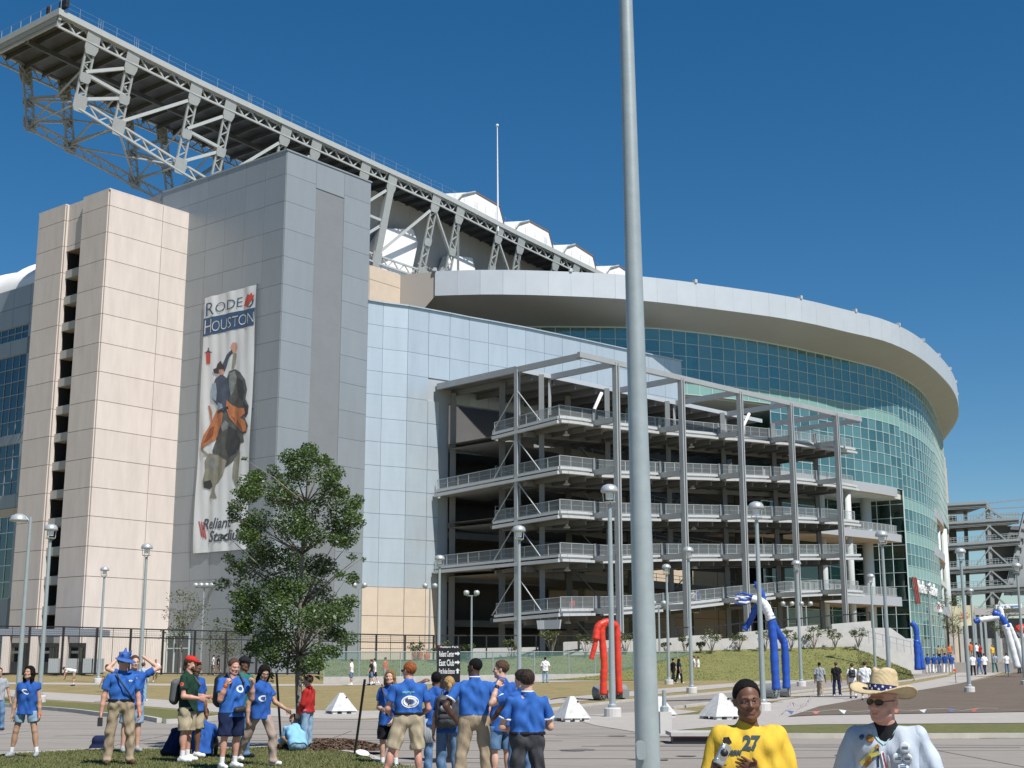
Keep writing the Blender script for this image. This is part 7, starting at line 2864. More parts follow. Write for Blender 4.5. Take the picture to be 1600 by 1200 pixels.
        pr.append(field([cap(TT(-.07, 0, .02), TT(.07, 0, .02), yk * .116 * s * w ** .3, yk * .116 * s * w ** .3, .04), cap(TT(-.04, 0, -.05), TT(.04, 0, -.05), .10 * s * yk, .10 * s * yk, .05)], res, cuts=[tcut], disp=wr_disp))
        link(bpy.data.objects.new('trousers' if kind == 'trousers' else 'shorts', field_mesh('legwear', pr, cloth_mat(cname, CL[cname]))), root, (0, 0, 0), False)
        if belt:
            bl = field([cap(TT(-.075, 0, .05), TT(.075, 0, .05), .124 * s * w ** .3, .124 * s * w ** .3, .02)], res * .8, cuts=[(TT(0, 0, .075), t), (TT(0, 0, .035), -t)])
            link(bpy.data.objects.new('belt', field_mesh('belt', [bl], cloth_mat(belt, CL[belt]))), root, (0, 0, 0), False)
    for sx in (-1, 1):
        hip, kn, an = legs[sx]
        fd = pose.get('footR' if sx > 0 else 'footL', None)
        fd = unit(fd) if fd is not None else unit(np.array([sx * .18, 1, 0]))
        dn = np.array([0, 0, .038 * s])
        link(bpy.data.objects.new('shoe', field_mesh('shoe', [field([cap(an - dn - fd * .045 * s, an - dn + fd * .15 * s, .043 * s, .037 * s, .02), cap(an - fd * .01, an - dn + fd * .08 * s, .046 * s, .040 * s, .02)], max(res * .75, .009), cuts=[(an - np.array([0, 0, .075 * s]), np.array([0, 0, -1.0]))] if abs(fd[2]) < .5 else [])], cloth_mat('shoe_' + shoes, CL[shoes]))), root, (0, 0, 0), False)
        if socks:
            link(bpy.data.objects.new('sock', field_mesh('sock', [field([cap(an + np.array([0, 0, .0]), an + (kn - an) * .25, .040 * s, .042 * s, .01)], max(res * .75, .009))], cloth_mat(socks, CL[socks]))), root, (0, 0, 0), False)
    # ---- hair
    style, hcname = hair
    if style != 'bald':
        hm = hair_mat(hcname)
        H = []
        hres = {0: .03, 1: .014, 2: .009, 3: .006}[lvl]
        fat = {'buzz': .006, 'short': .015, 'full': .022, 'long': .02, 'pony': .014, 'afro': .012}.get(style, .014) * hs
        H = [ell(T(0, -.016, .038) if style in ('long', 'pony') else T(0, -.022, .039), np.array([.0738, .093, .083]) * hs + fat, Rh, .01)]
        cuts = []
        front = T(0, .057, .084) if style == 'afro' else T(0, .060, .078) if style != 'long' else T(0, .066, .062)
        nrm = Rh @ unit(np.array([0, .80, -.60]))
        cuts.append((front, nrm))
        if style in ('buzz', 'short', 'full', 'afro', 'pony'):
            cuts.append((T(0, -.06, -.055), Rh @ unit(np.array([0, -.25, -1]))))
            cuts.append((T(0, -.02, -.018), Rh @ unit(np.array([0, .75, -1]))))
        hd_ = (lambda X_, Y_, Z_: (.0048 if style != 'afro' else .0022) * np.sin(X_ * 130 + Z_ * 40) * np.sin(Y_ * 120 + Z_ * 60 + ph)) if lvl >= 2 and style not in ('buzz',) else None
        pr = [field(H, hres, cuts=cuts, disp=hd_)]
        if style == 'long':
            L = pose.get('hairlen', .26)
            for sx in (-1, 1):
                pr.append(field([cap(T(sx * .045, .035, .085), T(sx * .080, .012, -.01), .030 * hs, .030 * hs, .03), cap(T(sx * .080, .012, -.01), T(sx * .082, -.01, -.11), .032 * hs, .034 * hs, .03), cap(T(sx * .082, -.01, -.11), T(sx * .078, -.02, -.05 - L), .036 * hs, .022 * hs, .03), cap(T(sx * .03, -.08, .0), T(sx * .03, -.085, -.06 - L), .05 * hs, .03 * hs, .03)], hres, disp=hd_))
        if style == 'pony':
            pr.append(field([cap(T(0, -.095, .02), T(0, -.135, -.03), .028 * hs, .034 * hs, .02), cap(T(0, -.135, -.03), T(0.01, -.13, -.24), .034 * hs, .016 * hs, .02)], hres, disp=hd_))
        link(bpy.data.objects.new('hair', field_mesh('hair', pr, hm)), root, (0, 0, 0), False)
        if lvl and style != 'cap':
            br = field([cap(T(sx * .045, .078, .0235), T(sx * .014, .0925, .0225), .0052 * hs, .0062 * hs, .002) for sx in (-1, 1)], .006)
            link(bpy.data.objects.new('eyebrows', field_mesh('eyebrows', [br], hm)), root, (0, 0, 0), False)
    if lvl:
        for sx in (-1, 1):
            eb = MB()
            c = T(sx * .030, .0765, .0025)
            eb.ball(c, .0112 * hs, 10, 8, 0)
            eb.ball(c + Rh @ (np.array([0, .0075, 0]) * hs), .0065 * hs, 8, 6, 1)
            link(bpy.data.objects.new('eye', eb.mesh('eye', [mat('eye_white', (.34, .32, .30), .3), mat('eye_dark', (.02, .013, .01), .15)], True)), root, (0, 0, 0), False)
        lp = field([cap(T(-.018, .0865, -.0575), T(.018, .0865, -.0575), .0066 * hs, .0066 * hs, .004), cap(T(-.014, .0865, -.0695), T(.014, .0865, -.0695), .0075 * hs, .0075 * hs, .004)], .005)
        lc = {'light': (.42, .16, .13), 'tan': (.30, .12, .09), 'brown': (.13, .05, .04), 'dark': (.06, .03, .026), 'boy': (.19, .07, .06), 'pink': (.42, .16, .13)}[skin]
        link(bpy.data.objects.new('lips', field_mesh('lips', [lp], mat('lips_' + skin, lc, .4))), root, (0, 0, 0), False)
    r = Person()
    r.root, r.T, r.TT, r.TC, r.nb, r.t, r.arms, r.legs, r.s, r.hs, r.Rh, r.Rt, r.Rc, r.hc, r.res, r.z0, r.yaw, r.pos = root, T, TT, TC, nb, t, arms, legs, s, hs, Rh, Rt, Rc, hc, res, z0, yaw, np.array(root.location)
    return r


def part(p, name, parts, m):
    return link(bpy.data.objects.new(name, field_mesh(name, parts, m)), p.root, (0, 0, 0), False)


def mbpart(p, name, b, m, smooth=False):
    return link(bpy.data.objects.new(name, b.mesh(name, m, smooth)), p.root, (0, 0, 0), False)


def held(p, name, label, cat, parts, m, group=None):
    """a thing carried by a person: top-level, standing where the person holds it"""
    o = bpy.data.objects.new(name, field_mesh(name, parts, m) if isinstance(parts, list) else parts)
    COL.objects.link(o)
    o.location = p.root.location
    o.rotation_euler = p.root.rotation_euler
    return tag(o, label, cat, group)


from mathutils.bvhtree import BVHTree


def print_on(p, target, name, m, me, fn, direction, lift=.004):
    """wraps flat print round cloth: fn maps print coords to a point before the cloth, then it drops along direction onto it"""
    bm = bmesh.new(); bm.from_mesh(target.data)
    tree = BVHTree.FromBMesh(bm); bm.free()
    bm = bmesh.new(); bm.from_mesh(me)
    bmesh.ops.triangulate(bm, faces=bm.faces[:])
    bmesh.ops.subdivide_edges(bm, edges=[e for e in bm.edges if e.calc_length() > .12], cuts=2, use_grid_fill=False)
    d = Vector(direction)
    for v in bm.verts:
        q = Vector(fn(v.co.x, v.co.y))
        hit = tree.ray_cast(q, d)
        v.co = (hit[0] - d * lift) if hit[0] is not None else q + d * .3
    me2 = bpy.data.meshes.new(name)
    bm.to_mesh(me2); bm.free()
    me2.materials.clear(); me2.materials.append(m)
    return link(bpy.data.objects.new(name, me2), p.root, (0, 0, 0), False)


def child(p, name):
    return [c for c in p.root.children if c.name.split('.')[0] == name][0]


def ring_mesh(rx, ry, r0, n=32, teeth=0):
    bm = bmesh.new()
    vo = [bm.verts.new((rx * math.cos(6.2832 * k / n), ry * math.sin(6.2832 * k / n), 0)) for k in range(n)]
    vi = [bm.verts.new((rx * (r0 - (.28 * (k % 2) if teeth else 0)) * math.cos(6.2832 * k / n), ry * (r0 - (.28 * (k % 2) if teeth else 0)) * math.sin(6.2832 * k / n), 0)) for k in range(n)]
    for k in range(n):
        bm.faces.new([vo[k], vo[(k + 1) % n], vi[(k + 1) % n], vi[k]])
    me = bpy.data.meshes.new('ring'); bm.to_mesh(me); bm.free()
    return me


def backpack(p, label, m, hx=.15, hz=.24, dz=.27, dep=.10, res=.013, group=None):
    """rucksack sitting on the back between the shoulder blades"""
    C_ = lambda x, y, z: p.TC(x, y, z)
    P = [cap(C_(sx * hx * .5, -.20, dz - hz * .5), C_(sx * hx * .5, -.19, dz + hz * .5), hx * .62, hx * .55, .05) for sx in (-1, 1)]
    P += [cap(C_(-.05, -.28, dz - hz * .45), C_(.05, -.28, dz - hz * .45), .07, .07, .03), cap(C_(-.04, -.275, dz + hz * .1), C_(.04, -.275, dz + hz * .1), .055, .055, .02)]
    pr = [field(P, res, disp=lambda X, Y, Z: .004 * np.sin(X * 50) * np.sin(Z * 40))]
    st = []
    for sx in (-1, 1):
        st += [cap(C_(sx * .10, -.13, dz + hz * .55), C_(sx * .11, .0, .545), .018, .018, .01), cap(C_(sx * .11, .0, .545), C_(sx * .12, .125, .40), .018, .018, .01), cap(C_(sx * .12, .125, .40), C_(sx * .15, .05, .12), .016, .014, .01)]
    pr.append(field(st, .012))
    return held(p, 'backpack', label, 'backpack', pr, m, group)

# ---------------------------------------------------------------- the near group (left to right)
DOWN = ((.14, .0, -1), (.04, .12, -1))
NYL_B = mat('black_nylon', (0.017, 0.017, 0.02), .6, var=.15, scale=12, bump=.2, bscale=60)
WPRINT = mat('white_print', (0.70, 0.72, 0.72), .7)
DPRINT = mat('dark_print', (0.03, 0.05, 0.09), .7)

# woman at the left, looking up with a smile
p = person('dark haired woman in a blue top and denim shorts, leftmost of the near people', 42, 25.3, 178, 1.64, 'tan', ('long', 'black'), ('tank', 'royal'), ('short', 'lightdenim'), 'grey', dict(aR=((.22, .02, -1), (.10, .12, -1)), aL=((.22, .02, -1), (.10, .12, -1)), lR=((.20, .02, -1), (.16, -.04, -1)), lL=((.20, .02, -1), (.16, -.04, -1)), head=(-14, 8, 0), hairlen=.20), 2, female=True, socks='white', sleeve=.28)
sh = child(p, 'shirt')
print_on(p, sh, 'print', WPRINT, ring_mesh(.075, .045, .62), lambda x, y: p.TC(x * .9 + .0, .5, .29 + y + x * .35), -p.Rc @ np.array([0, 1, 0]))
part(p, 'wristband', [field([cap(p.arms[-1][2] - p.arms[-1][4] * .012, p.arms[-1][2] + p.arms[-1][4] * .006, .032, .032, .004)], .008)], cloth_mat('orange', CL['orange']))

# man in the blue polo, looking down to the right
p = person('man in a blue polo, floppy blue hat and baggy khaki trousers looking right', 189, 23.4, -155, 1.82, 'pink', ('short', 'darkbrown'), ('polo', 'royal2'), ('trousers', 'khaki'), 'brown', dict(aR=((.22, -.05, -1), (.12, .06, -1)), aL=((.20, .0, -1), (.1, .15, -1)), lR=((.10, -.04, -1), (.05, -.06, -1)), lL=((.14, .10, -1), (.06, -.06, -1)), head=(38, -14, 0)), 2, w=1.12, belt='black')
b = MB()
st = [p.TC(.12, .10, .50), p.TC(.06, .16, .36), p.TC(-.06, .165, .2), p.TC(-.17, .10, .05), p.TC(-.19, .0, .0)]
b.tube(smooth_line(st, 4), .014, 6); mbpart(p, 'strap', b, NYL_B)
text = text_mesh('~', .1); print_on(p, child(p, 'shirt'), 'print', WPRINT, ring_mesh(.03, .012, .5), lambda x, y: p.TC(x - .11, .5, .36 + y), -p.Rc @ np.array([0, 1, 0]))
b = MB(); w_ = p.arms[1][2] + p.arms[1][4] * .13
b.box(w_ + np.array([0, .02, -.02]), (.035, 0, 0), (0, .045, 0), (0, 0, .07)); 
held(p, 'small_camera', 'small dark camera held low by the man in the polo', 'camera', b.mesh('small_camera', NYL_B), None)
part(p, 'wristband', [field([cap(p.arms[-1][2] - p.arms[-1][4] * .012, p.arms[-1][2] + p.arms[-1][4] * .006, .034, .034, .004)], .008)], cloth_mat('orange', CL['orange']))
HATB = cloth_mat('hat_blue', (0.05, 0.12, 0.36))
hp_ = [cap(p.T(0, -.01, .06), p.T(0, -.01, .10), .100, .088, .03)]
for an in range(5):
    a_ = an * 1.2566 + .3
    hp_.append(cap(p.T(.05 * math.cos(a_), .05 * math.sin(a_), .11), p.T(.10 * math.cos(a_), .10 * math.sin(a_), .15 + .07 * (an % 2)), .05, .015, .03))
part(p, 'hat', [field(hp_ + [ell(p.T(0, .03, .045), (.165, .19, .020), p.Rh, .02)], .012)], HATB)

# bag on the ground behind him
q_ = ground_at(158, 1178)
bg = field([cap((-.14, 0, .10), (.14, 0, .10), .11, .11, .03), cap((-.10, 0, .26), (.12, 0, .26), .10, .10, .05)], .016, cuts=[((0, 0, 0), (0, 0, -1))])
o = link(bpy.data.objects.new('duffel_bag', field_mesh('duffel_bag', [bg], cloth_mat('navy', CL['navy'])))); o.location = q_
tag(o, 'dark bag standing on the drive left of the man in the polo', 'bag')

# man behind him, arms up behind his head
p = person('man with raised arms standing just behind the man in the polo', 207, 26.8, -150, 1.84, 'light', ('short', 'brown'), ('tee', 'royal'), ('shorts', 'lightdenim'), 'grey', dict(aR=((.8, -.1, .35), (-.7, -.2, .75)), aL=((.85, -.05, .45), (-.75, -.3, .55)), head=(0, -4, 0)), 1, fold=1)
# partial man at the left edge
person('person in a grey shirt and jeans cut off by the left edge', -4, 38.5, -150, 1.72, 'tan', ('short', 'darkbrown'), ('tee', 'grey'), ('trousers', 'denim'), 'charcoal', dict(aL=((.3, 0, -1), (.25, .1, -1)), lL=((.1, .2, -1), (.05, -.1, -1))), 1)

# man in the red cap, seen from the side
p = person('man in a red cap and dark green shirt with khaki shorts, facing right', 294, 24.0, -100, 1.80, 'pink', ('short', 'brown'), ('tee', 'forest'), ('shorts', 'khaki2'), 'white', dict(aR=((.16, .10, -1), (-.1, .9, -.1)), aL=((.12, .12, -1), (-.2, .95, -.05)), lR=((.06, .02, -1), (.02, -.03, -1)), lL=((.08, -.06, -1), (.03, -.04, -1)), head=(4, -12, 0)), 2, w=1.22, socks='white')
CAPR = cloth_mat('cap_red', (0.50, 0.03, 0.022))
part(p, 'cap', [field([ell(p.T(0, -.015, .062), (.092, .110, .075), p.Rh, .01)], .009, cuts=[(p.T(0, 0, .052), -p.Rh @ np.array([0, 0, 1.0]))]), field([ell(p.T(0, .10, .058), (.078, .085, .012), p.Rh, .01)], .009, cuts=[(p.T(0, .06, .05), -p.Rh @ np.array([0, 1.0, 0]))])], CAPR)
part(p, 'hair_back', [field([cap(p.T(0, -.07, .03), p.T(0, -.08, -.10), .06, .045, .03)], .012)], hair_mat('brown'))
part(p, 'beard', [field([cap(p.T(-.045, .05, -.07), p.T(0, .085, -.095), .03, .032, .02), cap(p.T(.045, .05, -.07), p.T(0, .085, -.095), .03, .032, .02)], .009)], hair_mat('brown'))
print_on(p, child(p, 'shirt'), 'print', mat('red_badge', (0.55, 0.08, 0.05), .7), ring_mesh(.035, .035, .35), lambda x, y: p.arms[1][0] + p.arms[1][3] * (.10 - y) + np.array([.4, x, 0]), (-1, 0, 0))
bagm = mat('grey_canvas', (0.09, 0.10, 0.105), .8, var=.15, scale=8, bump=.2, bscale=70)
held(p, 'messenger_bag', 'grey messenger bag slung on the back of the man in the red cap', 'bag', [field([cap(p.TC(-.10, -.22, .10), p.TC(-.06, -.20, .34), .07, .07, .02), cap(p.TC(.12, -.22, .06), p.TC(.12, -.20, .32), .07, .07, .02), cap(p.TC(0, -.25, .04), p.TC(0, -.24, .34), .07, .06, .04)], .013), field([cap(p.TC(.08, -.15, .34), p.TC(.02, .0, .54), .02, .02, .01), cap(p.TC(.02, .0, .54), p.TC(-.12, .14, .3), .02, .02, .01), cap(p.TC(-.12, .14, .3), p.TC(-.19, .0, .08), .02, .02, .01)], .011)], bagm)
# the man half hidden behind him
p = person('man in a blue shirt half hidden behind the man in the red cap', 303, 25.1, -120, 1.72, 'brown', ('short', 'black'), ('tee', 'royal'), ('shorts', 'khaki2'), 'white', dict(aR=((.1, .1, -1), (.0, .5, -.8)), head=(10, -20, 0)), 1, w=1.15)
# seated figures with their backs turned
SIT = dict(pz=.13, lR=((.35, .85, .35), (.0, .35, -.85)), lL=((.35, .85, .35), (.0, .35, -.85)), lean=14, aR=((.15, .45, -.85), (.0, .7, .1)), aL=((.15, .45, -.85), (.0, .7, .1)), head=(0, -10, 0))
person('person in dark blue sitting on the kerb between the red cap and the phone user', 319, 25.4, 12, 1.70, 'brown', ('short', 'black'), ('tee', 'royal'), ('trousers', 'black'), 'black', SIT, 1, hem=-.1)
person('person in navy crouched at the feet of the man in the red cap', 271, 25.6, -30, 1.62, 'tan', ('short', 'black'), ('tee', 'navy'), ('trousers', 'black'), 'black', dict(SIT, lean=38), 1)

# heavy man with both hands at his face
p = person('big man in blue holding a phone to his face, navy shorts and black backpack', 362, 22.4, -132, 1.74, 'pink', ('short', 'brown'), ('tee', 'royal2'), ('shorts', 'navy'), 'white', dict(aR=((.25, .35, -.95), (-.12, .42, .95)), aL=((.25, .42, -.9), (-.25, .35, 1)), lR=((.08, .06, -1), (.02, -.08, -1)), lL=((.08, -.05, -1), (.02, -.12, -1)), head=(-8, -12, 0), hR=dict(curl=.9, palm=(-1, -.2, 0)), hL=dict(curl=.9, palm=(-1, -.2, 0))), 2, w=1.38, socks='white', hem=-.14)
backpack(p, 'black backpack on the back of the big man with the phone', NYL_B, hx=.19, hz=.30)
part(p, 'wristband', [field([cap(p.arms[1][2] - p.arms[1][4] * .03, p.arms[1][2] - p.arms[1][4] * .01, .036, .036, .004)], .008)], cloth_mat('orange', CL['orange']))
print_on(p, child(p, 'shirt'), 'print', WPRINT, ring_mesh(.06, .06, .55), lambda x, y: p.TC(x - .07, .6, .30 + y), -p.Rc @ np.array([0, 1, 0]))
held(p, 'waist_bag', 'black waist bag hanging in front of the big man with the phone', 'bag', [field([cap(p.TT(-.06, .12, -.02), p.TT(.03, .125, -.03), .055, .05, .03)], .013)], NYL_B)
# person in the dark cap behind
p = person('dark skinned person in a black cap and teal shirt behind the phone user', 379, 25.0, -118, 1.80, 'brown', ('short', 'black'), ('tee', 'teal'), ('trousers', 'denim'), 'black', dict(head=(8, -8, 0)), 1)
part(p, 'cap', [field([ell(p.T(0, -.01, .058), (.094, .112, .075), p.Rh, .01)], .012, cuts=[(p.T(0, 0, .03), -p.Rh @ np.array([0, 0, 1.0]))]), field([ell(p.T(0, .10, .04), (.07, .08, .014), p.Rh, .01)], .012)], cloth_mat('black', CL['black']))
# woman striding
p = person('dark haired woman in blue striding with pink grey trousers, arm stretched right', 407, 23.2, -128, 1.68, 'tan', ('long', 'black'), ('tee', 'royal'), ('trousers', 'striped'), 'white', dict(aR=((.25, -.3, -.9), (.1, .1, -1)), aL=((.25, .35, -.85), (.25, .75, -.42)), lR=((.05, -.42, -.9), (.0, -.55, -.85)), lL=((.08, .42, -.9), (.02, .05, -1)), head=(-18, -20, 0), twist=12, hairlen=.2, lean=4), 2, female=True)
print_on(p, child(p, 'shirt'), 'print', WPRINT, ring_mesh(.075, .055, .6), lambda x, y: p.TC(x + .10, .5, .22 + y), -p.Rc @ np.array([0, 1, 0]))
# red shirt man and the seated pale blue one behind the trunk
person('man in a red sweater and jeans behind the tree trunk, facing left', 481, 27.6, 72, 1.44, 'tan', ('short', 'brown'), ('sweater', 'redsw'), ('trousers', 'lightdenim'), 'charcoal', dict(aR=((.1, .05, -1), (-.1, .5, -.8)), aL=((.1, .12, -1), (-.1, .5, -.8)), head=(6, -14, 0)), 2)
person('person in a pale blue shirt sitting behind the tree trunk', 467, 27.3, 20, 1.66, 'tan', ('short', 'brown'), ('sweater', 'sky'), ('trousers', 'lightdenim'), 'grey', dict(SIT, lean=46, head=(0, -40, 0)), 1)

# blonde woman facing us
p = person('smiling blonde woman in a blue shirt and black shorts right of the pyramid', 609, 23.9, 158, 1.66, 'light', ('long', 'dirtyblonde'), ('tee', 'royal'), ('shorts', 'black'), 'white', dict(aR=((.1, .1, -1), (-.6, .7, -.1)), aL=((.1, .05, -1), (-.3, .5, -.8)), head=(10, 4, 0), hairlen=.10), 2, female=True, w=1.16, socks='white', hem=-.2)
b = MB(); b.tube(smooth_line([p.TC(.16, .02, .52), p.TC(.06, .15, .38), p.TC(-.1, .17, .2), p.TC(-.2, .1, .05)], 4), .012, 6); mbpart(p, 'strap', b, cloth_mat('brown', CL['brown']))
# red haired man, back to us
p = person('red haired man in sunglasses with a printed blue shirt and khaki shorts, back turned', 638, 20.3, 14, 1.78, 'pink', ('short', 'red'), ('tee', 'royal2'), ('shorts', 'khaki2'), 'brown', dict(aR=((.30, .12, -1), (-.35, .75, -.35)), aL=((.30, .15, -1), (-.2, .9, -.2)), lR=((.10, .02, -1), (.06, -.05, -1)), lL=((.30, .04, -1), (.28, -.02, -1)), head=(34, -2, 0)), 2, w=1.14, belt='black', hem=-.05)
print_on(p, child(p, 'shirt'), 'print', WPRINT, ring_mesh(.125, .085, .66), lambda x, y: p.TC(x, -.6, .22 + y), p.Rc @ np.array([0, 1, 0]))
print_on(p, child(p, 'shirt'), 'print', DPRINT, ring_mesh(.105, .065, .02), lambda x, y: p.TC(x, -.6, .22 + y), p.Rc @ np.array([0, 1, 0]), .006)
print_on(p, child(p, 'shirt'), 'print', WPRINT, ring_mesh(.098, .06, .80, 36, 1), lambda x, y: p.TC(x, -.6, .22 + y), p.Rc @ np.array([0, 1, 0]), .008)
tm = text_mesh('-~.-~-.~-', .05, offset=.004)
print_on(p, child(p, 'shirt'), 'print', mat('teal_print', (0.12, 0.38, 0.45), .7), tm, lambda x, y: p.TC(-.11 + x, -.6, .335 + y * 1.6), p.Rc @ np.array([0, 1, 0]))
b = MB(); b.bar(p.T(-.072, .085, .008), p.T(-.012, .10, .004), .03, .006); b.bar(p.T(.072, .085, .008), p.T(.012, .10, .004), .03, .006); b.bar(p.T(-.078, .08, .012), p.T(-.086, -.01, .012), .008); b.bar(p.T(.078, .08, .012), p.T(.086, -.01, .012), .008)
mbpart(p, 'sunglasses', b, BLACKM)
# person with hands on the head
p = person('dark skinned person in blue with both hands clasped behind the head', 681, 22.8, 10, 1.62, 'brown', ('short', 'black'), ('tee', 'royal'), ('trousers', 'denim'), 'brown', dict(aR=((.9, .15, .25), (-.75, -.35, .45)), aL=((.95, .1, .3), (-.8, -.3, .4)), head=(0, -6, 0)), 2, fold=1.2)
b = MB()
for k in range(4): b.tube([p.TT(-.18 + .03 * k, -.05, -.02), p.TT(-.20 + .03 * k, -.06, -.25), p.TT(-.17 + .03 * k, -.08, -.42)], .035, 6)
mbpart(p, 'tied_jacket', b, cloth_mat('grey', CL['grey']), True)
# girl with the ponytail and backpack
p = person('girl with a blonde ponytail, jeans and a grey black backpack, back turned', 701, 20.7, -6, 1.56, 'light', ('pony', 'blonde'), ('tee', 'royal'), ('trousers', 'denim'), 'charcoal', dict(aR=((.14, .05, -1), (.0, .3, -.9)), aL=((.2, .0, -1), (.1, .1, -1)), head=(12, -2, 0)), 2, female=True)
backpack(p, 'black and grey backpack worn by the girl with the ponytail', mat('backpack_grey', (0.045, 0.05, 0.056), .65, var=.5, scale=6, bump=.2, bscale=60), hx=.17, hz=.32, dz=.22)
bkp = [o_ for o_ in COL.objects if o_.name.startswith('backpack')][-1]
for nm_, zz, ww, mm in (('pocket', .13, .07, 'charcoal'), ('pocket', .27, .05, 'grey'), ('top_flap', .36, .06, 'black')):
    pk_ = [field([cap(p.TC(-ww, -.315 + (.03 if zz > .3 else 0), zz), p.TC(ww, -.315 + (.03 if zz > .3 else 0), zz), .045, .045, .02)], .012)]
    link(bpy.data.objects.new(nm_, field_mesh(nm_, pk_, cloth_mat(mm, CL[mm]))), bkp, (0, 0, 0), False)
# man with hands on hips
p = person('tall dark skinned man in a blue polo with hands on hips, looking left', 741, 18.9, 4, 1.83, 'dark', ('buzz', 'black'), ('polo', 'royal2'), ('trousers', 'khaki'), 'brown', dict(aR=((.62, -.32, -.75), (-.55, .35, -.72)), aL=((.55, -.22, -.8), (-.55, .25, -.75)), lR=((.12, .0, -1), (.06, -.05, -1)), lL=((.16, .02, -1), (.08, -.05, -1)), head=(52, -4, 0), hR=dict(dir=(-.55, .5, -.65), curl=.3), hL=dict(dir=(-.5, .6, -.6), curl=.3)), 2, w=1.10, trim='white')
# young man facing left
p = person('young brown haired man in a blue shirt and jean shorts, looking left', 783, 20.2, 40, 1.80, 'light', ('short', 'brown'), ('tee', 'royal'), ('shorts', 'denim'), 'white', dict(head=(44, -2, 0), aR=((.12, .0, -1), (.03, .15, -1))), 2, socks='white', hem=-.2)
print_on(p, child(p, 'shirt'), 'print', WPRINT, ring_mesh(.10, .07, .7), lambda x, y: p.TC(x + .02, -.6, .22 + y), p.Rc @ np.array([0, 1, 0]))
# woman shading her eyes
p = person('brown haired woman in blue with a hand raised to her forehead', 815, 18.6, 30, 1.66, 'light', ('full', 'darkbrown'), ('tee', 'royal'), ('trousers', 'denim'), 'charcoal', dict(aL=((.55, .55, -.25), (-.42, .10, .95)), aR=((.15, .05, -1), (.03, .2, -1)), head=(10, -4, 0), hL=dict(dir=(-.5, .1, .6), curl=.5, palm=(0, -1, 0))), 2, female=True)
part(p, 'wristwatch', [field([cap(p.arms[-1][2] - p.arms[-1][4] * .02, p.arms[-1][2], .031, .031, .004)], .008)], BLACKM)
# nearest of the group
p = person('dark haired man in a blue polo and black trousers, nearest of the group', 824, 15.6, 12, 1.66, 'light', ('short', 'darkbrown'), ('polo', 'royal2'), ('trousers', 'charcoal'), 'black', dict(aR=((.26, .16, -1), (-.25, .9, .1)), aL=((.30, .15, -1), (-.4, .9, -.1)), head=(-8, -4, 0)), 2, w=1.16, trim='white', belt='black', fold=1.5)

# ---------------------------------------------------------------- the two people nearest the camera
def cast(p, target, u, v):
    """where the sight line through u, v meets a garment; in the person's own frame"""
    bm = bmesh.new(); bm.from_mesh(target.data); tree = BVHTree.FromBMesh(bm); bm.free()
    M = (Matrix.Translation(p.root.location) @ Matrix.Rotation(math.radians(p.yaw), 4, 'Z')).inverted()
    o = M @ Vector(EYE); d = (M.to_3x3() @ Vector(ray(u, v))).normalized()
    h = tree.ray_cast(o, d)
    return (np.array(h[0]), np.array(h[1])) if h[0] is not None else (None, None)


boy = person('boy in a yellow numbered T-shirt holding a silver camera, right of the big pole', 1174, 8.35, 170, 1.60, 'boy', ('afro', 'black'), ('loose', 'yellow'), ('trousers', 'denim'), 'white', dict(aR=((.20, .02, -1), (-.12, .86, .42)), aL=((.12, .04, -1), (-1.15, .85, .60)), head=(12, -3, 2), hR=dict(curl=.75, palm=(-1, .1, .2)), hL=dict(dir=(-.82, .22, .55), curl=.2, palm=(.1, .9, -.3), spread=.2, thumb=.9)), 3, w=1.0, fold=1.4, gz=0.0, sleeve=.98)
sh = child(boy, 'shirt')
tm = text_mesh('27', .14, shear=.12, offset=.008)
co = [v.co.copy() for v in tm.vertices]
lo_x, hi_x = min(c.x for c in co), max(c.x for c in co)
lo_y, hi_y = min(c.y for c in co), max(c.y for c in co)
c0, _n = cast(boy, sh, 1174, 1161)
NUM = mat('number_print', (0.035, 0.065, 0.075), .7)
if c0 is not None:
    W_, H_ = .112, .088
    print_on(boy, sh, 'number_print', NUM, tm, lambda x, y: np.array([c0[0] + W_ / 2 - (x - lo_x) / (hi_x - lo_x) * W_, .7, c0[2] - H_ / 2 + (y - lo_y) / (hi_y - lo_y) * H_]), (0, -1, 0), .004)
c1, _n = cast(boy, sh, 1147, 1176)
if c1 is not None:
    t2 = text_mesh('LAUW', .03, offset=.004)
    print_on(boy, sh, 'print', NUM, t2, lambda x, y: np.array([c1[0] + .05 - x * 1.05, .7, c1[2] - .012 + y * 1.1]), (0, -1, 0), .004)
# camera in his hands
cmw = at_y(1129, 1179, 8.02)
t = thing('camera', 'small silver camera held in the hands of the boy in yellow', 'camera', cmw)
t.rotation_euler = (0, math.radians(-62), math.radians(8))
SILV = mat('camera_silver', (.62, .64, .66), .22, .85)
b = MB(); b.abox(-.06, .06, -.014, .016, -.030, .030); b.abox(-.058, -.03, -.017, .017, -.026, .026); o = link(bpy.data.objects.new('camera_body', b.mesh('camera_body', SILV)), t, (0, 0, 0), False)
bv = o.modifiers.new('bevel', 'BEVEL'); bv.width = .006; bv.segments = 2
b = MB(); b.tube([(.012, -.014, 0), (.012, -.032, 0)], [.022, .019], 18); link(bpy.data.objects.new('lens', b.mesh('lens', BLACKM, True)), t, (0, 0, 0), False)
b = MB(); b.abox(.036, .058, -.0165, -.0135, .012, .025); link(bpy.data.objects.new('flash', b.mesh('flash', LENS)), t, (0, 0, 0), False)
b = MB(); b.tube([(.06, 0, .02), (.085, -.01, .035), (.10, 0, .01), (.08, .01, -.02)], .006, 5); b.abox(.066, .092, -.012, .012, -.01, .03); link(bpy.data.objects.new('strap', b.mesh('strap', BLACKM)), t, (0, 0, 0), False)

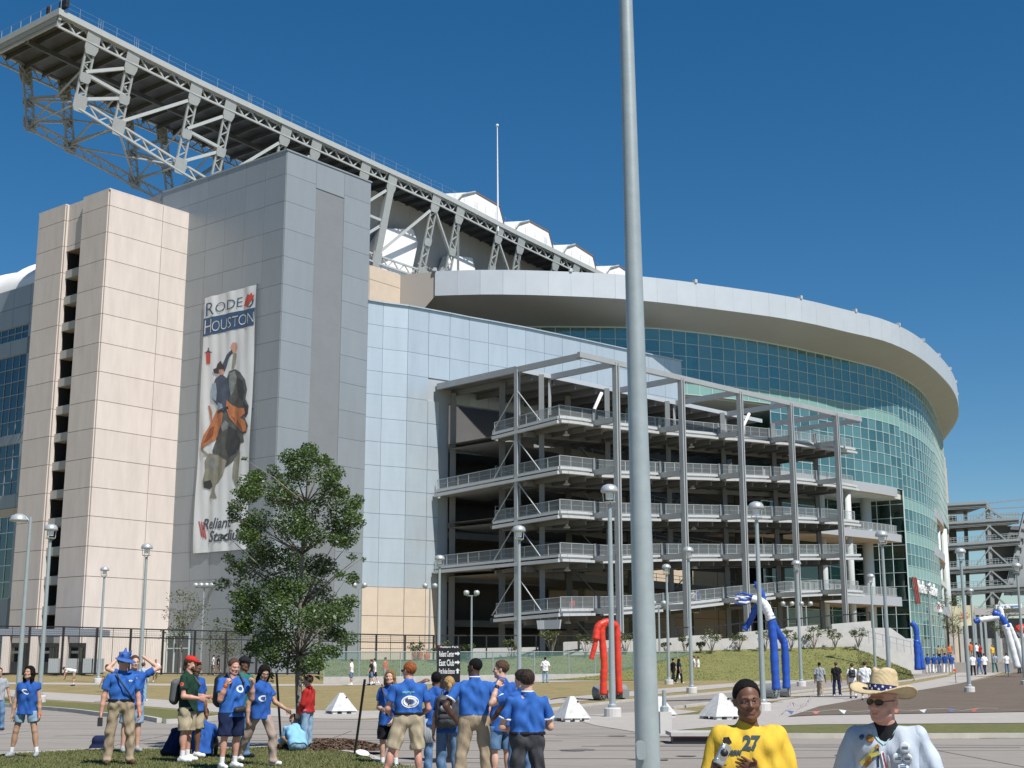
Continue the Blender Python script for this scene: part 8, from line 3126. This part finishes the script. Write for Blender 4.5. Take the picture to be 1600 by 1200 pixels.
man = person('man in a straw hat and white jersey covered with pins, walking left', 1394, 8.25, 158, 1.615, 'pink', ('bald', 'grey'), ('loose', 'jersey'), ('trousers', 'denim'), 'charcoal', dict(aR=((.30, .02, -1), (.10, .4, -1)), aL=((.34, .02, -1), (.2, .3, -1)), head=(-26, 9, 2), lean=12, vneck=True), 3, w=1.12, fold=1.4, gz=0.0, sleeve=1.0)
js = child(man, 'shirt')
S_ = []
for sx in (-1, 1):
    S_ += [cap(man.TC(sx * .07, 0, .15), man.TC(sx * .085, -.005, .34), .095, .10, .05), cap(man.TC(sx * .04, -.01, .435), man.TC(sx * .12, -.01, .42), .05, .045, .04)]
S_ += [cap(man.TC(0, -.01, .42), man.TC(0, -.010, .488), .080, .068, .03)]
part(man, 'undershirt', [field(S_, .010)], cloth_mat('black', CL['black']))
# straw hat
STRAW = mat('straw', (0.56, 0.45, 0.27), .8, var=.16, scale=30, spec=.2)
nt = STRAW.node_tree
g_ = nt.nodes.new('ShaderNodeTexCoord'); wv_ = nt.nodes.new('ShaderNodeTexWave'); wv_.wave_type = 'RINGS'; wv_.rings_direction = 'Z'
wv_.inputs['Scale'].default_value = 60; wv_.inputs['Distortion'].default_value = .6
nt.links.new(g_.outputs['Object'], wv_.inputs[0])
wz = nt.nodes.new('ShaderNodeTexWave'); wz.bands_direction = 'Z'; wz.inputs['Scale'].default_value = 55; wz.inputs['Distortion'].default_value = 1.0
nt.links.new(g_.outputs['Object'], wz.inputs[0])
ad = nt.nodes.new('ShaderNodeMath'); ad.operation = 'ADD'
nt.links.new(wv_.outputs[1], ad.inputs[0]); nt.links.new(wz.outputs[1], ad.inputs[1])
bp2 = nt.nodes.new('ShaderNodeBump'); bp2.inputs['Strength'].default_value = .45; bp2.inputs['Distance'].default_value = .004
nt.links.new(ad.outputs[0], bp2.inputs['Height']); nt.links.new(bp2.outputs[0], nt.nodes['Principled BSDF'].inputs['Normal'])
hat = bpy.data.objects.new('straw_hat', None)
link(hat, man.root, man.T(0, -.005, .050), False)
hat.rotation_euler = Matrix(man.Rh @ rot('X', 7) @ rot('Y', 0)).to_euler()


def crown_pt(t_, a):
    """t_ 0 at the band, 1 at the top"""
    rx = .082 - .018 * t_ ** 1.5; ry = .100 - .028 * t_ ** 1.5
    z = .005 + .150 * t_
    if t_ > .82:
        k = (t_ - .82) / .18
        rx *= math.sqrt(max(0, 1 - k ** 2 * .96)); ry *= math.sqrt(max(0, 1 - k ** 2 * .96)); z = .005 + .150 * (.82 + .18 * math.sin(k * math.pi / 2) * .8)
    x, y = rx * math.cos(a), ry * math.sin(a)
    z -= .030 * t_ ** 3 * math.exp(-(x / .026) ** 2) * (1 if t_ > .5 else 0) - .012 * t_ ** 2 * (y / .1)
    x *= 1 - .12 * t_ * max(0, math.sin(a)) ** 2
    return (x, y, z)


def brim_pt(r, a):
    """r 0 at the crown, 1 at the rim"""
    rx, ry = .082 + .108 * r, .100 + .100 * r
    x, y = rx * math.cos(a), ry * math.sin(a)
    up = .046 * (abs(math.cos(a)) ** 2.2) * r ** 1.6 - .020 * (abs(math.sin(a)) ** 2) * r ** 1.3
    return (x * (1 - .10 * r * abs(math.cos(a)) ** 3), y, .004 + up)


na, nr_ = 48, 12
vs, fs = [], []
for j in range(nr_ + 1):
    for i in range(na):
        vs.append(crown_pt(j / nr_, 2 * math.pi * i / na))
for j in range(nr_):
    for i in range(na):
        fs.append((j * na + i, j * na + (i + 1) % na, (j + 1) * na + (i + 1) % na, (j + 1) * na + i))
fs.append(tuple(nr_ * na + i for i in range(na)))
b = MB(); b.add(vs, fs)
o = link(bpy.data.objects.new('crown', b.mesh('crown', STRAW, True)), hat, (0, 0, 0), False)
o.modifiers.new('solid', 'SOLIDIFY').thickness = .004
vs, fs = [], []
for j in range(9):
    for i in range(na):
        vs.append(brim_pt(j / 8, 2 * math.pi * i / na))
for j in range(8):
    for i in range(na):
        fs.append((j * na + i, j * na + (i + 1) % na, (j + 1) * na + (i + 1) % na, (j + 1) * na + i))
b = MB(); b.add(vs, fs)
o = link(bpy.data.objects.new('brim', b.mesh('brim', STRAW, True)), hat, (0, 0, 0), False)
o.modifiers.new('solid', 'SOLIDIFY').thickness = .005
b = MB(); b.tube([brim_pt(1, 2 * math.pi * i / na) for i in range(na + 1)], .0045, 6, caps=False)
link(bpy.data.objects.new('brim_edge', b.mesh('brim_edge', STRAW, True)), hat, (0, 0, 0), False)
BAND = cloth_mat('band_navy', (0.018, 0.025, 0.12))
vs, fs = [], []
for j in range(2):
    for i in range(na):
        p_ = crown_pt(.02 + .24 * j, 2 * math.pi * i / na); vs.append((p_[0] * 1.035, p_[1] * 1.03, p_[2] + .002))
for i in range(na):
    fs.append((i, (i + 1) % na, na + (i + 1) % na, na + i))
b = MB(); b.add(vs, fs)
link(bpy.data.objects.new('hat_band', b.mesh('hat_band', BAND, True)), hat, (0, 0, 0), False)
for row in range(2):
    for i in range(13):
        a = 2 * math.pi * (i + .5 * row) / 13
        if 3.1 < a < 4.6:
            continue
        tcen = .085 + .11 * row
        p_ = np.array(crown_pt(tcen, a)); n_ = unit([math.cos(a) / .082, math.sin(a) / .1, 0]); tx = np.array([-n_[1], n_[0], 0])
        c_ = p_ * np.array([1.045, 1.04, 1]) + n_ * .001
        pts = []
        for k in range(10):
            rr = .0095 if k % 2 == 0 else .0042
            an = math.pi / 2 + k * math.pi / 5
            pts.append(c_ + tx * rr * math.cos(an) + UP * rr * math.sin(an))
        b = MB(); b.prism(pts, n_ * .0012)
        link(bpy.data.objects.new('star', b.mesh('star', WPRINT)), hat, (0, 0, 0), False)
for k in range(6):
    a0, a1 = 3.2 + k * .22, 3.2 + (k + 1) * .22
    b = MB()
    P = []
    for (tt, aa_) in ((.02, a0), (.02, a1), (.26, a1), (.26, a0)):
        q_ = np.array(crown_pt(tt, aa_)); P.append((q_[0] * 1.05, q_[1] * 1.045, q_[2] + .002))
    b.quad(*P)
    link(bpy.data.objects.new('band_stripe', b.mesh('band_stripe', cloth_mat('redsw', CL['redsw']) if k % 2 else WPRINT)), hat, (0, 0, 0), False)
# dark glasses added to give the deep shade over the eyes
b = MB()
for sx in (-1, 1):
    pts = [man.T(sx * (.032 + .027 * math.cos(q)), .101 - .016 * max(0, math.cos(q)), .003 + .019 * math.sin(q)) for q in np.linspace(0, 6.283, 13)[:-1]]
    b.prism(pts, man.Rh @ np.array([0, .003, 0]))
    b.bar(man.T(sx * .05, .088, .008), man.T(sx * .082, .0, .012), .004)
b.bar(man.T(-.01, .102, .008), man.T(.01, .102, .008), .004)
mbpart(man, 'sunglasses', b, mat('brim_shade_lens', (0.012, 0.011, 0.010), .12))
# pins and ribbons on the jersey
PINM = mat('pin_white', (.66, .70, .74), .25, var=.12, scale=60)
PIND = mat('pin_dark', (.05, .08, .15), .3)
PINB = mat('pin_brown', (.30, .14, .03), .4, var=.6, scale=90)
def pin(u, v, r, m, txt=True):
    c_, n_ = cast(man, js, u, v)
    if c_ is None:
        return
    ax = unit(np.cross(n_, UP)); ay = np.cross(ax, n_)
    b = MB()
    ring = [[c_ + n_ * h + (ax * math.cos(a) + ay * math.sin(a)) * r * k for a in np.linspace(0, 6.283, 21)[:-1]] for h, k in ((0, 1), (.006, 1), (.010, .9), (.011, .5))]
    vs = [q for rg in ring for q in rg]
    fs = [(j * 20 + i, j * 20 + (i + 1) % 20, (j + 1) * 20 + (i + 1) % 20, (j + 1) * 20 + i) for j in range(3) for i in range(20)] + [tuple(60 + i for i in range(20))]
    b.add(vs, fs)
    o_ = mbpart(man, 'pin_badge', b, m, True)
    if txt:
        b = MB()
        for k in (-.18, .12):
            b.box(c_ + n_ * .0125 + ay * r * k, ax * r * .55, ay * r * .07, n_ * .0006)
        q_ = link(bpy.data.objects.new('printing', b.mesh('printing', PIND)), man.root, (0, 0, 0), False); stuff(q_)
for a_ in ((1347, 1152, .016, PIND, False), (1359, 1154, .024, PINB, False), (1414, 1168, .031, PINM), (1402, 1184, .030, PINM), (1418, 1184, .028, PINM), (1411, 1198, .031, PINM)):
    pin(*a_)
def strip(name, pix, w_, m, lift=.006, to='img'):
    P = [cast(man, js, *q_) for q_ in pix]
    P = [(c_, n_) for c_, n_ in P if c_ is not None]
    if len(P) < 2:
        return
    b = MB()
    for i in range(len(P) - 1):
        b.bar(P[i][0] + P[i][1] * lift, P[i + 1][0] + P[i + 1][1] * lift, w_, .003, np.cross(P[i][1], unit(P[i + 1][0] - P[i][0])))
    mbpart(man, name, b, m)
YEL = mat('yellow_ribbon', (.58, .50, .12), .5, var=.3, scale=30)
strip('ribbon', [(1377, 1174), (1379, 1184), (1381, 1194), (1382, 1199)], .016, cloth_mat('white', CL['white']), .012)
strip('ribbon', [(1379, 1176), (1381, 1186), (1383, 1196), (1384, 1199)], .006, cloth_mat('redsw', CL['redsw']), .016)
strip('ribbon', [(1372, 1167), (1372, 1180), (1372, 1199)], .010, cloth_mat('navy', CL['navy']), .006)
strip('tassel', [(1345, 1193), (1352, 1186), (1362, 1181), (1373, 1177)], .022, YEL, .012)
strip('tassel', [(1350, 1187), (1358, 1178), (1368, 1168)], .014, YEL, .012)
strip('tassel', [(1353, 1197), (1360, 1190), (1364, 1186)], .024, PINB, .014)
strip('medal', [(1369, 1165), (1373, 1169)], .022, PINB, .014)
strip('lace', [(1388, 1180), (1391, 1190), (1389, 1198)], .014, cloth_mat('white', CL['white']), .012)
TRIM = mat('jersey_trim', (.30, .58, .55), .7)
strip('neck_trim', [(1405.5, 1121.5), (1405.5, 1130), (1400, 1141), (1392, 1152), (1383.5, 1163)], .006, TRIM, .004)
strip('neck_trim', [(1362.5, 1133), (1364, 1146), (1372, 1157), (1381, 1164)], .006, TRIM, .004)

# ---------------------------------------------------------------- people further off
WALK = [dict(lR=((.05, .28, -1), (.02, .02, -1)), lL=((.05, -.22, -1), (.02, -.42, -1)), aR=((.14, -.22, -1), (.05, .1, -1)), aL=((.14, .22, -1), (.05, .4, -1)), head=(0, -4, 0)),
        dict(lR=((.05, -.25, -1), (.02, -.45, -1)), lL=((.05, .28, -1), (.02, .0, -1)), aR=((.14, .22, -1), (.05, .4, -1)), aL=((.14, -.22, -1), (.05, .1, -1)), head=(6, -4, 0)),
        dict(lR=((.08, .05, -1), (.04, -.05, -1)), lL=((.10, -.03, -1), (.04, -.06, -1)), head=(-8, -3, 0)), {}]


def feet_y(u, v):
    if v < 1054:
        return 126.0 - (v - 1046) * 1.3 + (u % 5) * .5
    return float(ground_at(u, v)[1])


GW = 'people walking along the paths'
SK = ['light', 'tan', 'pink', 'brown']
# (label, u, feet v, yaw, h, skin, hair, top, bottom, pose, lvl)
FAR = [
    ('person bending over in a white shirt and khaki shorts near the black fence', 116, 1072, 100, 1.74, 'pink', ('short', 'brown'), ('tee', 'white'), ('shorts', 'khaki'), dict(lean=78, aR=((.05, .5, -1), (0, .2, -1)), aL=((.05, .6, -1), (0, .2, -1))), 1),
    ('man in yellow brown camouflage walking left behind the man in the polo', 166, 1098, 78, 1.74, 'tan', ('short', 'brown'), ('tee', 'camo'), ('trousers', 'khaki'), WALK[0], 1),
    ('man in a pale blue shirt and jeans walking away beyond the man in the polo', 223, 1096, -22, 1.80, 'light', ('short', 'brown'), ('sweater', 'paleblue'), ('trousers', 'lightdenim'), WALK[2], 1),
    ('person in white running across the dry grass near the fence', 243, 1066, -160, 1.74, 'tan', ('short', 'black'), ('tee', 'white'), ('shorts', 'khaki'), dict(lR=((.05, .55, -.9), (.02, -.5, -.8)), lL=((.05, -.4, -.9), (.02, -.9, -.4)), aR=((.3, -.3, -.9), (.1, .8, .2)), aL=((.5, .4, -.6), (.1, .8, .3)), head=(0, 0, 0)), 1),
    ('person in white behind the fence, left of the tree crown', 333, 1052, 90, 1.74, 'pink', ('short', 'red'), ('tee', 'white'), ('shorts', 'khaki'), WALK[0], 0),
    ('person in black behind the fence beside the tree crown', 341, 1052, 90, 1.70, 'light', ('short', 'brown'), ('tee', 'black'), ('trousers', 'khaki'), WALK[1], 0),
    ('person in a white top and blue shorts walking left by the low wall', 549, 1071, 80, 1.76, 'tan', ('short', 'brown'), ('tee', 'white'), ('shorts', 'denim'), WALK[2], 1),
    ('person in black and denim shorts by the low wall, partly covering a friend', 580, 1071, 85, 1.74, 'light', ('short', 'brown'), ('tee', 'black'), ('shorts', 'denim'), WALK[0], 1),
    ('person in white just behind the one in black by the low wall', 585, 1069, 85, 1.76, 'light', ('short', 'darkbrown'), ('tee', 'white'), ('shorts', 'navy'), WALK[1], 1),
    ('runner in an orange shirt by the low wall, above the red haired man', 602, 1066, 60, 1.80, 'tan', ('short', 'darkbrown'), ('tee', 'orange'), ('shorts', 'grey'), WALK[0], 1),
    ('man in a white T-shirt and jeans standing alone before the screened fence', 852, 1067, -8, 1.80, 'light', ('short', 'black'), ('loose', 'white'), ('trousers', 'lightdenim'), dict(aR=((.3, .1, -1), (.1, .2, -1)), aL=((.3, .1, -1), (.1, .2, -1))), 1),
    ('person all in black walking left of a woman, right of the big pole', 1052, 1066, -60, 1.70, 'light', ('short', 'black'), ('tee', 'black'), ('trousers', 'black'), WALK[1], 1),
    ('dark haired woman in navy with a white bag, right of the big pole', 1061, 1068, -70, 1.72, 'tan', ('long', 'black'), ('tee', 'navy'), ('trousers', 'black'), WALK[0], 1),
    ('person in a white shirt and black shorts half behind a lamp post', 1084, 1060, 100, 1.76, 'light', ('short', 'darkbrown'), ('tee', 'white'), ('shorts', 'black'), WALK[2], 1),
    ('person in a white top and white shorts right of a lamp post', 1091, 1060, 80, 1.72, 'pink', ('short', 'brown'), ('tee', 'white'), ('short', 'white'), WALK[0], 1),
    ('man in a grey shirt and khaki trousers walking, right of the blue inflatable', 1281, 1089, -25, 1.78, 'brown', ('buzz', 'black'), ('loose', 'grey'), ('trousers', 'khaki'), WALK[1], 1),
    ('person in black with an orange print walking between grey and white shirts', 1307, 1088, -20, 1.76, 'tan', ('short', 'brown'), ('tee', 'black'), ('trousers', 'navy'), WALK[2], 1),
    ('person with a dark rucksack over a white shirt, left of the straw hat', 1332, 1092, -15, 1.76, 'light', ('short', 'brown'), ('tee', 'white'), ('shorts', 'khaki'), WALK[1], 1),
    ('person in a plain white shirt and khaki shorts just left of the straw hat', 1352, 1095, -18, 1.84, 'pink', ('short', 'darkbrown'), ('loose', 'white'), ('shorts', 'khaki'), WALK[2], 1),
    ('person in black just above the straw hat, left of a lamp post', 1363, 1046, 150, 1.70, 'light', ('short', 'brown'), ('tee', 'black'), ('shorts', 'khaki'), WALK[2], 0),
    ('person in dark red above the straw hat', 1372, 1045.5, 170, 1.70, 'tan', ('short', 'brown'), ('tee', 'maroon'), ('trousers', 'navy'), WALK[1], 0),
    ('person in black between two lamp posts above the straw hat', 1380, 1048, 10, 1.74, 'tan', ('short', 'black'), ('tee', 'black'), ('trousers', 'black'), WALK[0], 0),
    ('person in a black top beside the lamp post rising behind the straw hat', 1398, 1047, 170, 1.72, 'light', ('short', 'brown'), ('tee', 'charcoal'), ('shorts', 'denim'), WALK[2], 0),
    ('person in white and khaki left of the slim blue inflatable', 1406, 1049, -10, 1.80, 'light', ('short', 'darkbrown'), ('tee', 'white'), ('trousers', 'grey'), WALK[1], 0),
    ('person in a white shirt and dark brown trousers left of the slim blue inflatable', 1417, 1052, -15, 1.82, 'light', ('short', 'brown'), ('tee', 'white'), ('trousers', 'brown'), WALK[0], 0),
    ('person in blue and white trousers right at the slim blue inflatable', 1425, 1048, -12, 1.72, 'tan', ('short', 'black'), ('tee', 'royal'), ('trousers', 'white'), WALK[2], 0),
    ('first person in blue and white right of the slim inflatable', 1450, 1047.5, -20, 1.74, 'light', ('short', 'darkbrown'), ('tee', 'royal'), ('trousers', 'white'), WALK[2], 0),
    ('second person in blue and white right of the slim inflatable, behind a lamp post', 1460, 1046.5, -20, 1.72, 'light', ('short', 'brown'), ('tee', 'royal'), ('trousers', 'white'), WALK[0], 0),
    ('third person in blue and white right of the slim inflatable', 1467, 1047, -20, 1.70, 'tan', ('short', 'black'), ('tee', 'royal'), ('trousers', 'white'), WALK[1], 0),
    ('fourth and largest person in blue and white right of the slim inflatable', 1477, 1047.5, -25, 1.82, 'light', ('short', 'black'), ('tee', 'royal'), ('trousers', 'white'), WALK[0], 0),
    ('rightmost of the row of people in blue and white', 1487, 1047, -15, 1.70, 'light', ('short', 'blonde'), ('tee', 'royal'), ('trousers', 'white'), WALK[2], 0),
    ('person in white over black with a white cap, under the yellow banner', 1520, 1053, 0, 1.84, 'light', ('short', 'grey'), ('tee', 'white'), ('trousers', 'black'), WALK[2], 0),
    ('broad person in a white shirt and dark trousers right of the yellow banner', 1538, 1052, 20, 1.86, 'light', ('short', 'brown'), ('loose', 'white'), ('trousers', 'navy'), WALK[0], 0),
    ('person in blue between two in white at the right', 1530, 1050, 10, 1.66, 'tan', ('short', 'black'), ('tee', 'royal'), ('trousers', 'denim'), WALK[1], 0),
    ('person in a white shirt and teal trousers in the right hand crowd', 1554, 1046, 140, 1.86, 'tan', ('short', 'brown'), ('tee', 'paleblue'), ('trousers', 'teal'), WALK[0], 0),
    ('person in white and blue jeans standing left of the white inflatable legs', 1573, 1049, 15, 1.82, 'light', ('short', 'darkbrown'), ('tee', 'white'), ('trousers', 'denim'), dict(aL=((.5, .2, -.9), (.5, .3, -.6))), 0),
    ('person in maroon near the right edge', 1592, 1049, 30, 1.84, 'light', ('short', 'darkbrown'), ('tee', 'maroon'), ('trousers', 'charcoal'), WALK[2], 0),
    ('person in navy cut by the right edge', 1601, 1048, 30, 1.80, 'light', ('short', 'darkbrown'), ('tee', 'navy'), ('trousers', 'black'), WALK[1], 0),
]
for lab, u, v, yaw, h, skn, hr, tp__, bt, ps, lv in FAR:
    p = person(lab, u, feet_y(u, v), yaw, h, skn, hr, tp__, bt, 'white' if u % 2 else 'charcoal', ps, lv, group=GW, socks='white' if lv else None)
    if u == 1332:
        backpack(p, 'dark rucksack on the back of the person left of the straw hat', NYL_B, res=.02)
        held(p, 'plastic_bag', 'white plastic carrier bag in the hand of the walker with a rucksack', 'bag', [field([cap((.30, .0, .45), (.36, .02, .55), .13, .09, .03), cap((.34, 0, .6), (.28, 0, .78), .05, .02, .03)], .022)], cloth_mat('white', CL['white']))
    if u == 1061:
        held(p, 'white_bag', 'white bag carried low by the woman in navy', 'bag', [field([cap((-.25, .1, .35), (-.25, .1, .6), .10, .08, .03)], .022)], cloth_mat('white', CL['white']))
# people higher up and behind walls: (label, u, head v, depth, ground z, top, extra)
BK = [
    ('person in orange watching over the wall, leftmost of three', 648, 1013, 118, 'orange', 'light'), ('person in orange watching over the wall, middle of three', 656, 1012, 118, 'orange', 'tan'), ('person in orange watching over the wall, rightmost of three', 667, 1015, 118, 'orange', 'light'),
    ('person in yellow sitting by the fence under the ramps', 805, 1006, 119, 'yellow', 'light'), ('person in orange beside the one in yellow under the ramps', 792, 1008, 119, 'orange', 'tan'),
    ('person in red on the lowest ramp near the corner lamp', 894, 932, 127.5, 'redsw', 'tan'),
    ('person in white walking up the lowest ramp, left one of the pair', 1083, 921, 137.5, 'white', 'light'), ('person in blue walking up the lowest ramp, right one of the pair', 1091, 922, 138.0, 'royal', 'tan'),
    ('first dark figure leaning on the lowest ramp rail before the tan wall', 1203, 909, 151, 'black', 'tan'), ('second dark figure leaning on the lowest ramp rail before the tan wall', 1213, 908, 151.5, 'charcoal', 'light'), ('third dark figure leaning on the lowest ramp rail before the tan wall', 1218, 908, 152, 'black', 'brown'),
    ('person in orange on the terrace beside the round white column', 1371, 925, 183, 'orange', 'light'),
    ('person in orange on the plaza, left of two under the white tilted sign', 1467, 1008, 150, 'camo', 'tan'), ('person in yellow brown on the plaza under the white tilted sign', 1475, 1008, 150, 'camo', 'light'), ('person in red orange on the plaza before the round columns', 1484, 1006, 150, 'orange', 'light'),
    ('person in red on the plaza under the yellow banner', 1517, 1003, 150, 'orange', 'tan'), ('person in white on the plaza under the yellow banner', 1526, 1004, 148, 'white', 'tan'), ('person in yellow in the crowd on the plaza at the right', 1551, 1007, 146, 'yellow', 'tan'), ('person in dark red on the plaza right of the one in white', 1531, 1006, 149, 'redsw', 'light'),
]
for i, (lab, u, v, Y, tp__, skn) in enumerate(BK):
    q_ = at_y(u, v, Y)
    person(lab, u, Y, random.choice((160, 180, -160, 20)), 1.74, skn, ('short', random.choice(('brown', 'black', 'darkbrown'))), ('tee', tp__), ('trousers', random.choice(('denim', 'khaki', 'navy'))), 'charcoal', WALK[2], 0, gz=q_[2] - 1.74, group='people on the ramps and the plaza')
# plaza level under the far crowd
b = MB()
p0, p1 = at_y(1440, 1030, 128), at_y(1700, 1030, 128)
b.prism([[p0[0], 129.2, 1.3], [p1[0], 129.2, 1.3], [p1[0], 240, 1.3], [p0[0] + 12, 240, 1.3]], UP * 1.0)
struct(b.build('plaza', PLAZA))
b = MB()
b.prism([[-60, 121.5, 1.2], [19, 118.2, 1.2], [24, 122, 1.2], [40, 150, 1.2], [20, 175, 1.2], [-60, 175, 1.2]], UP * .12)
struct(b.build('plaza', PLAZA))
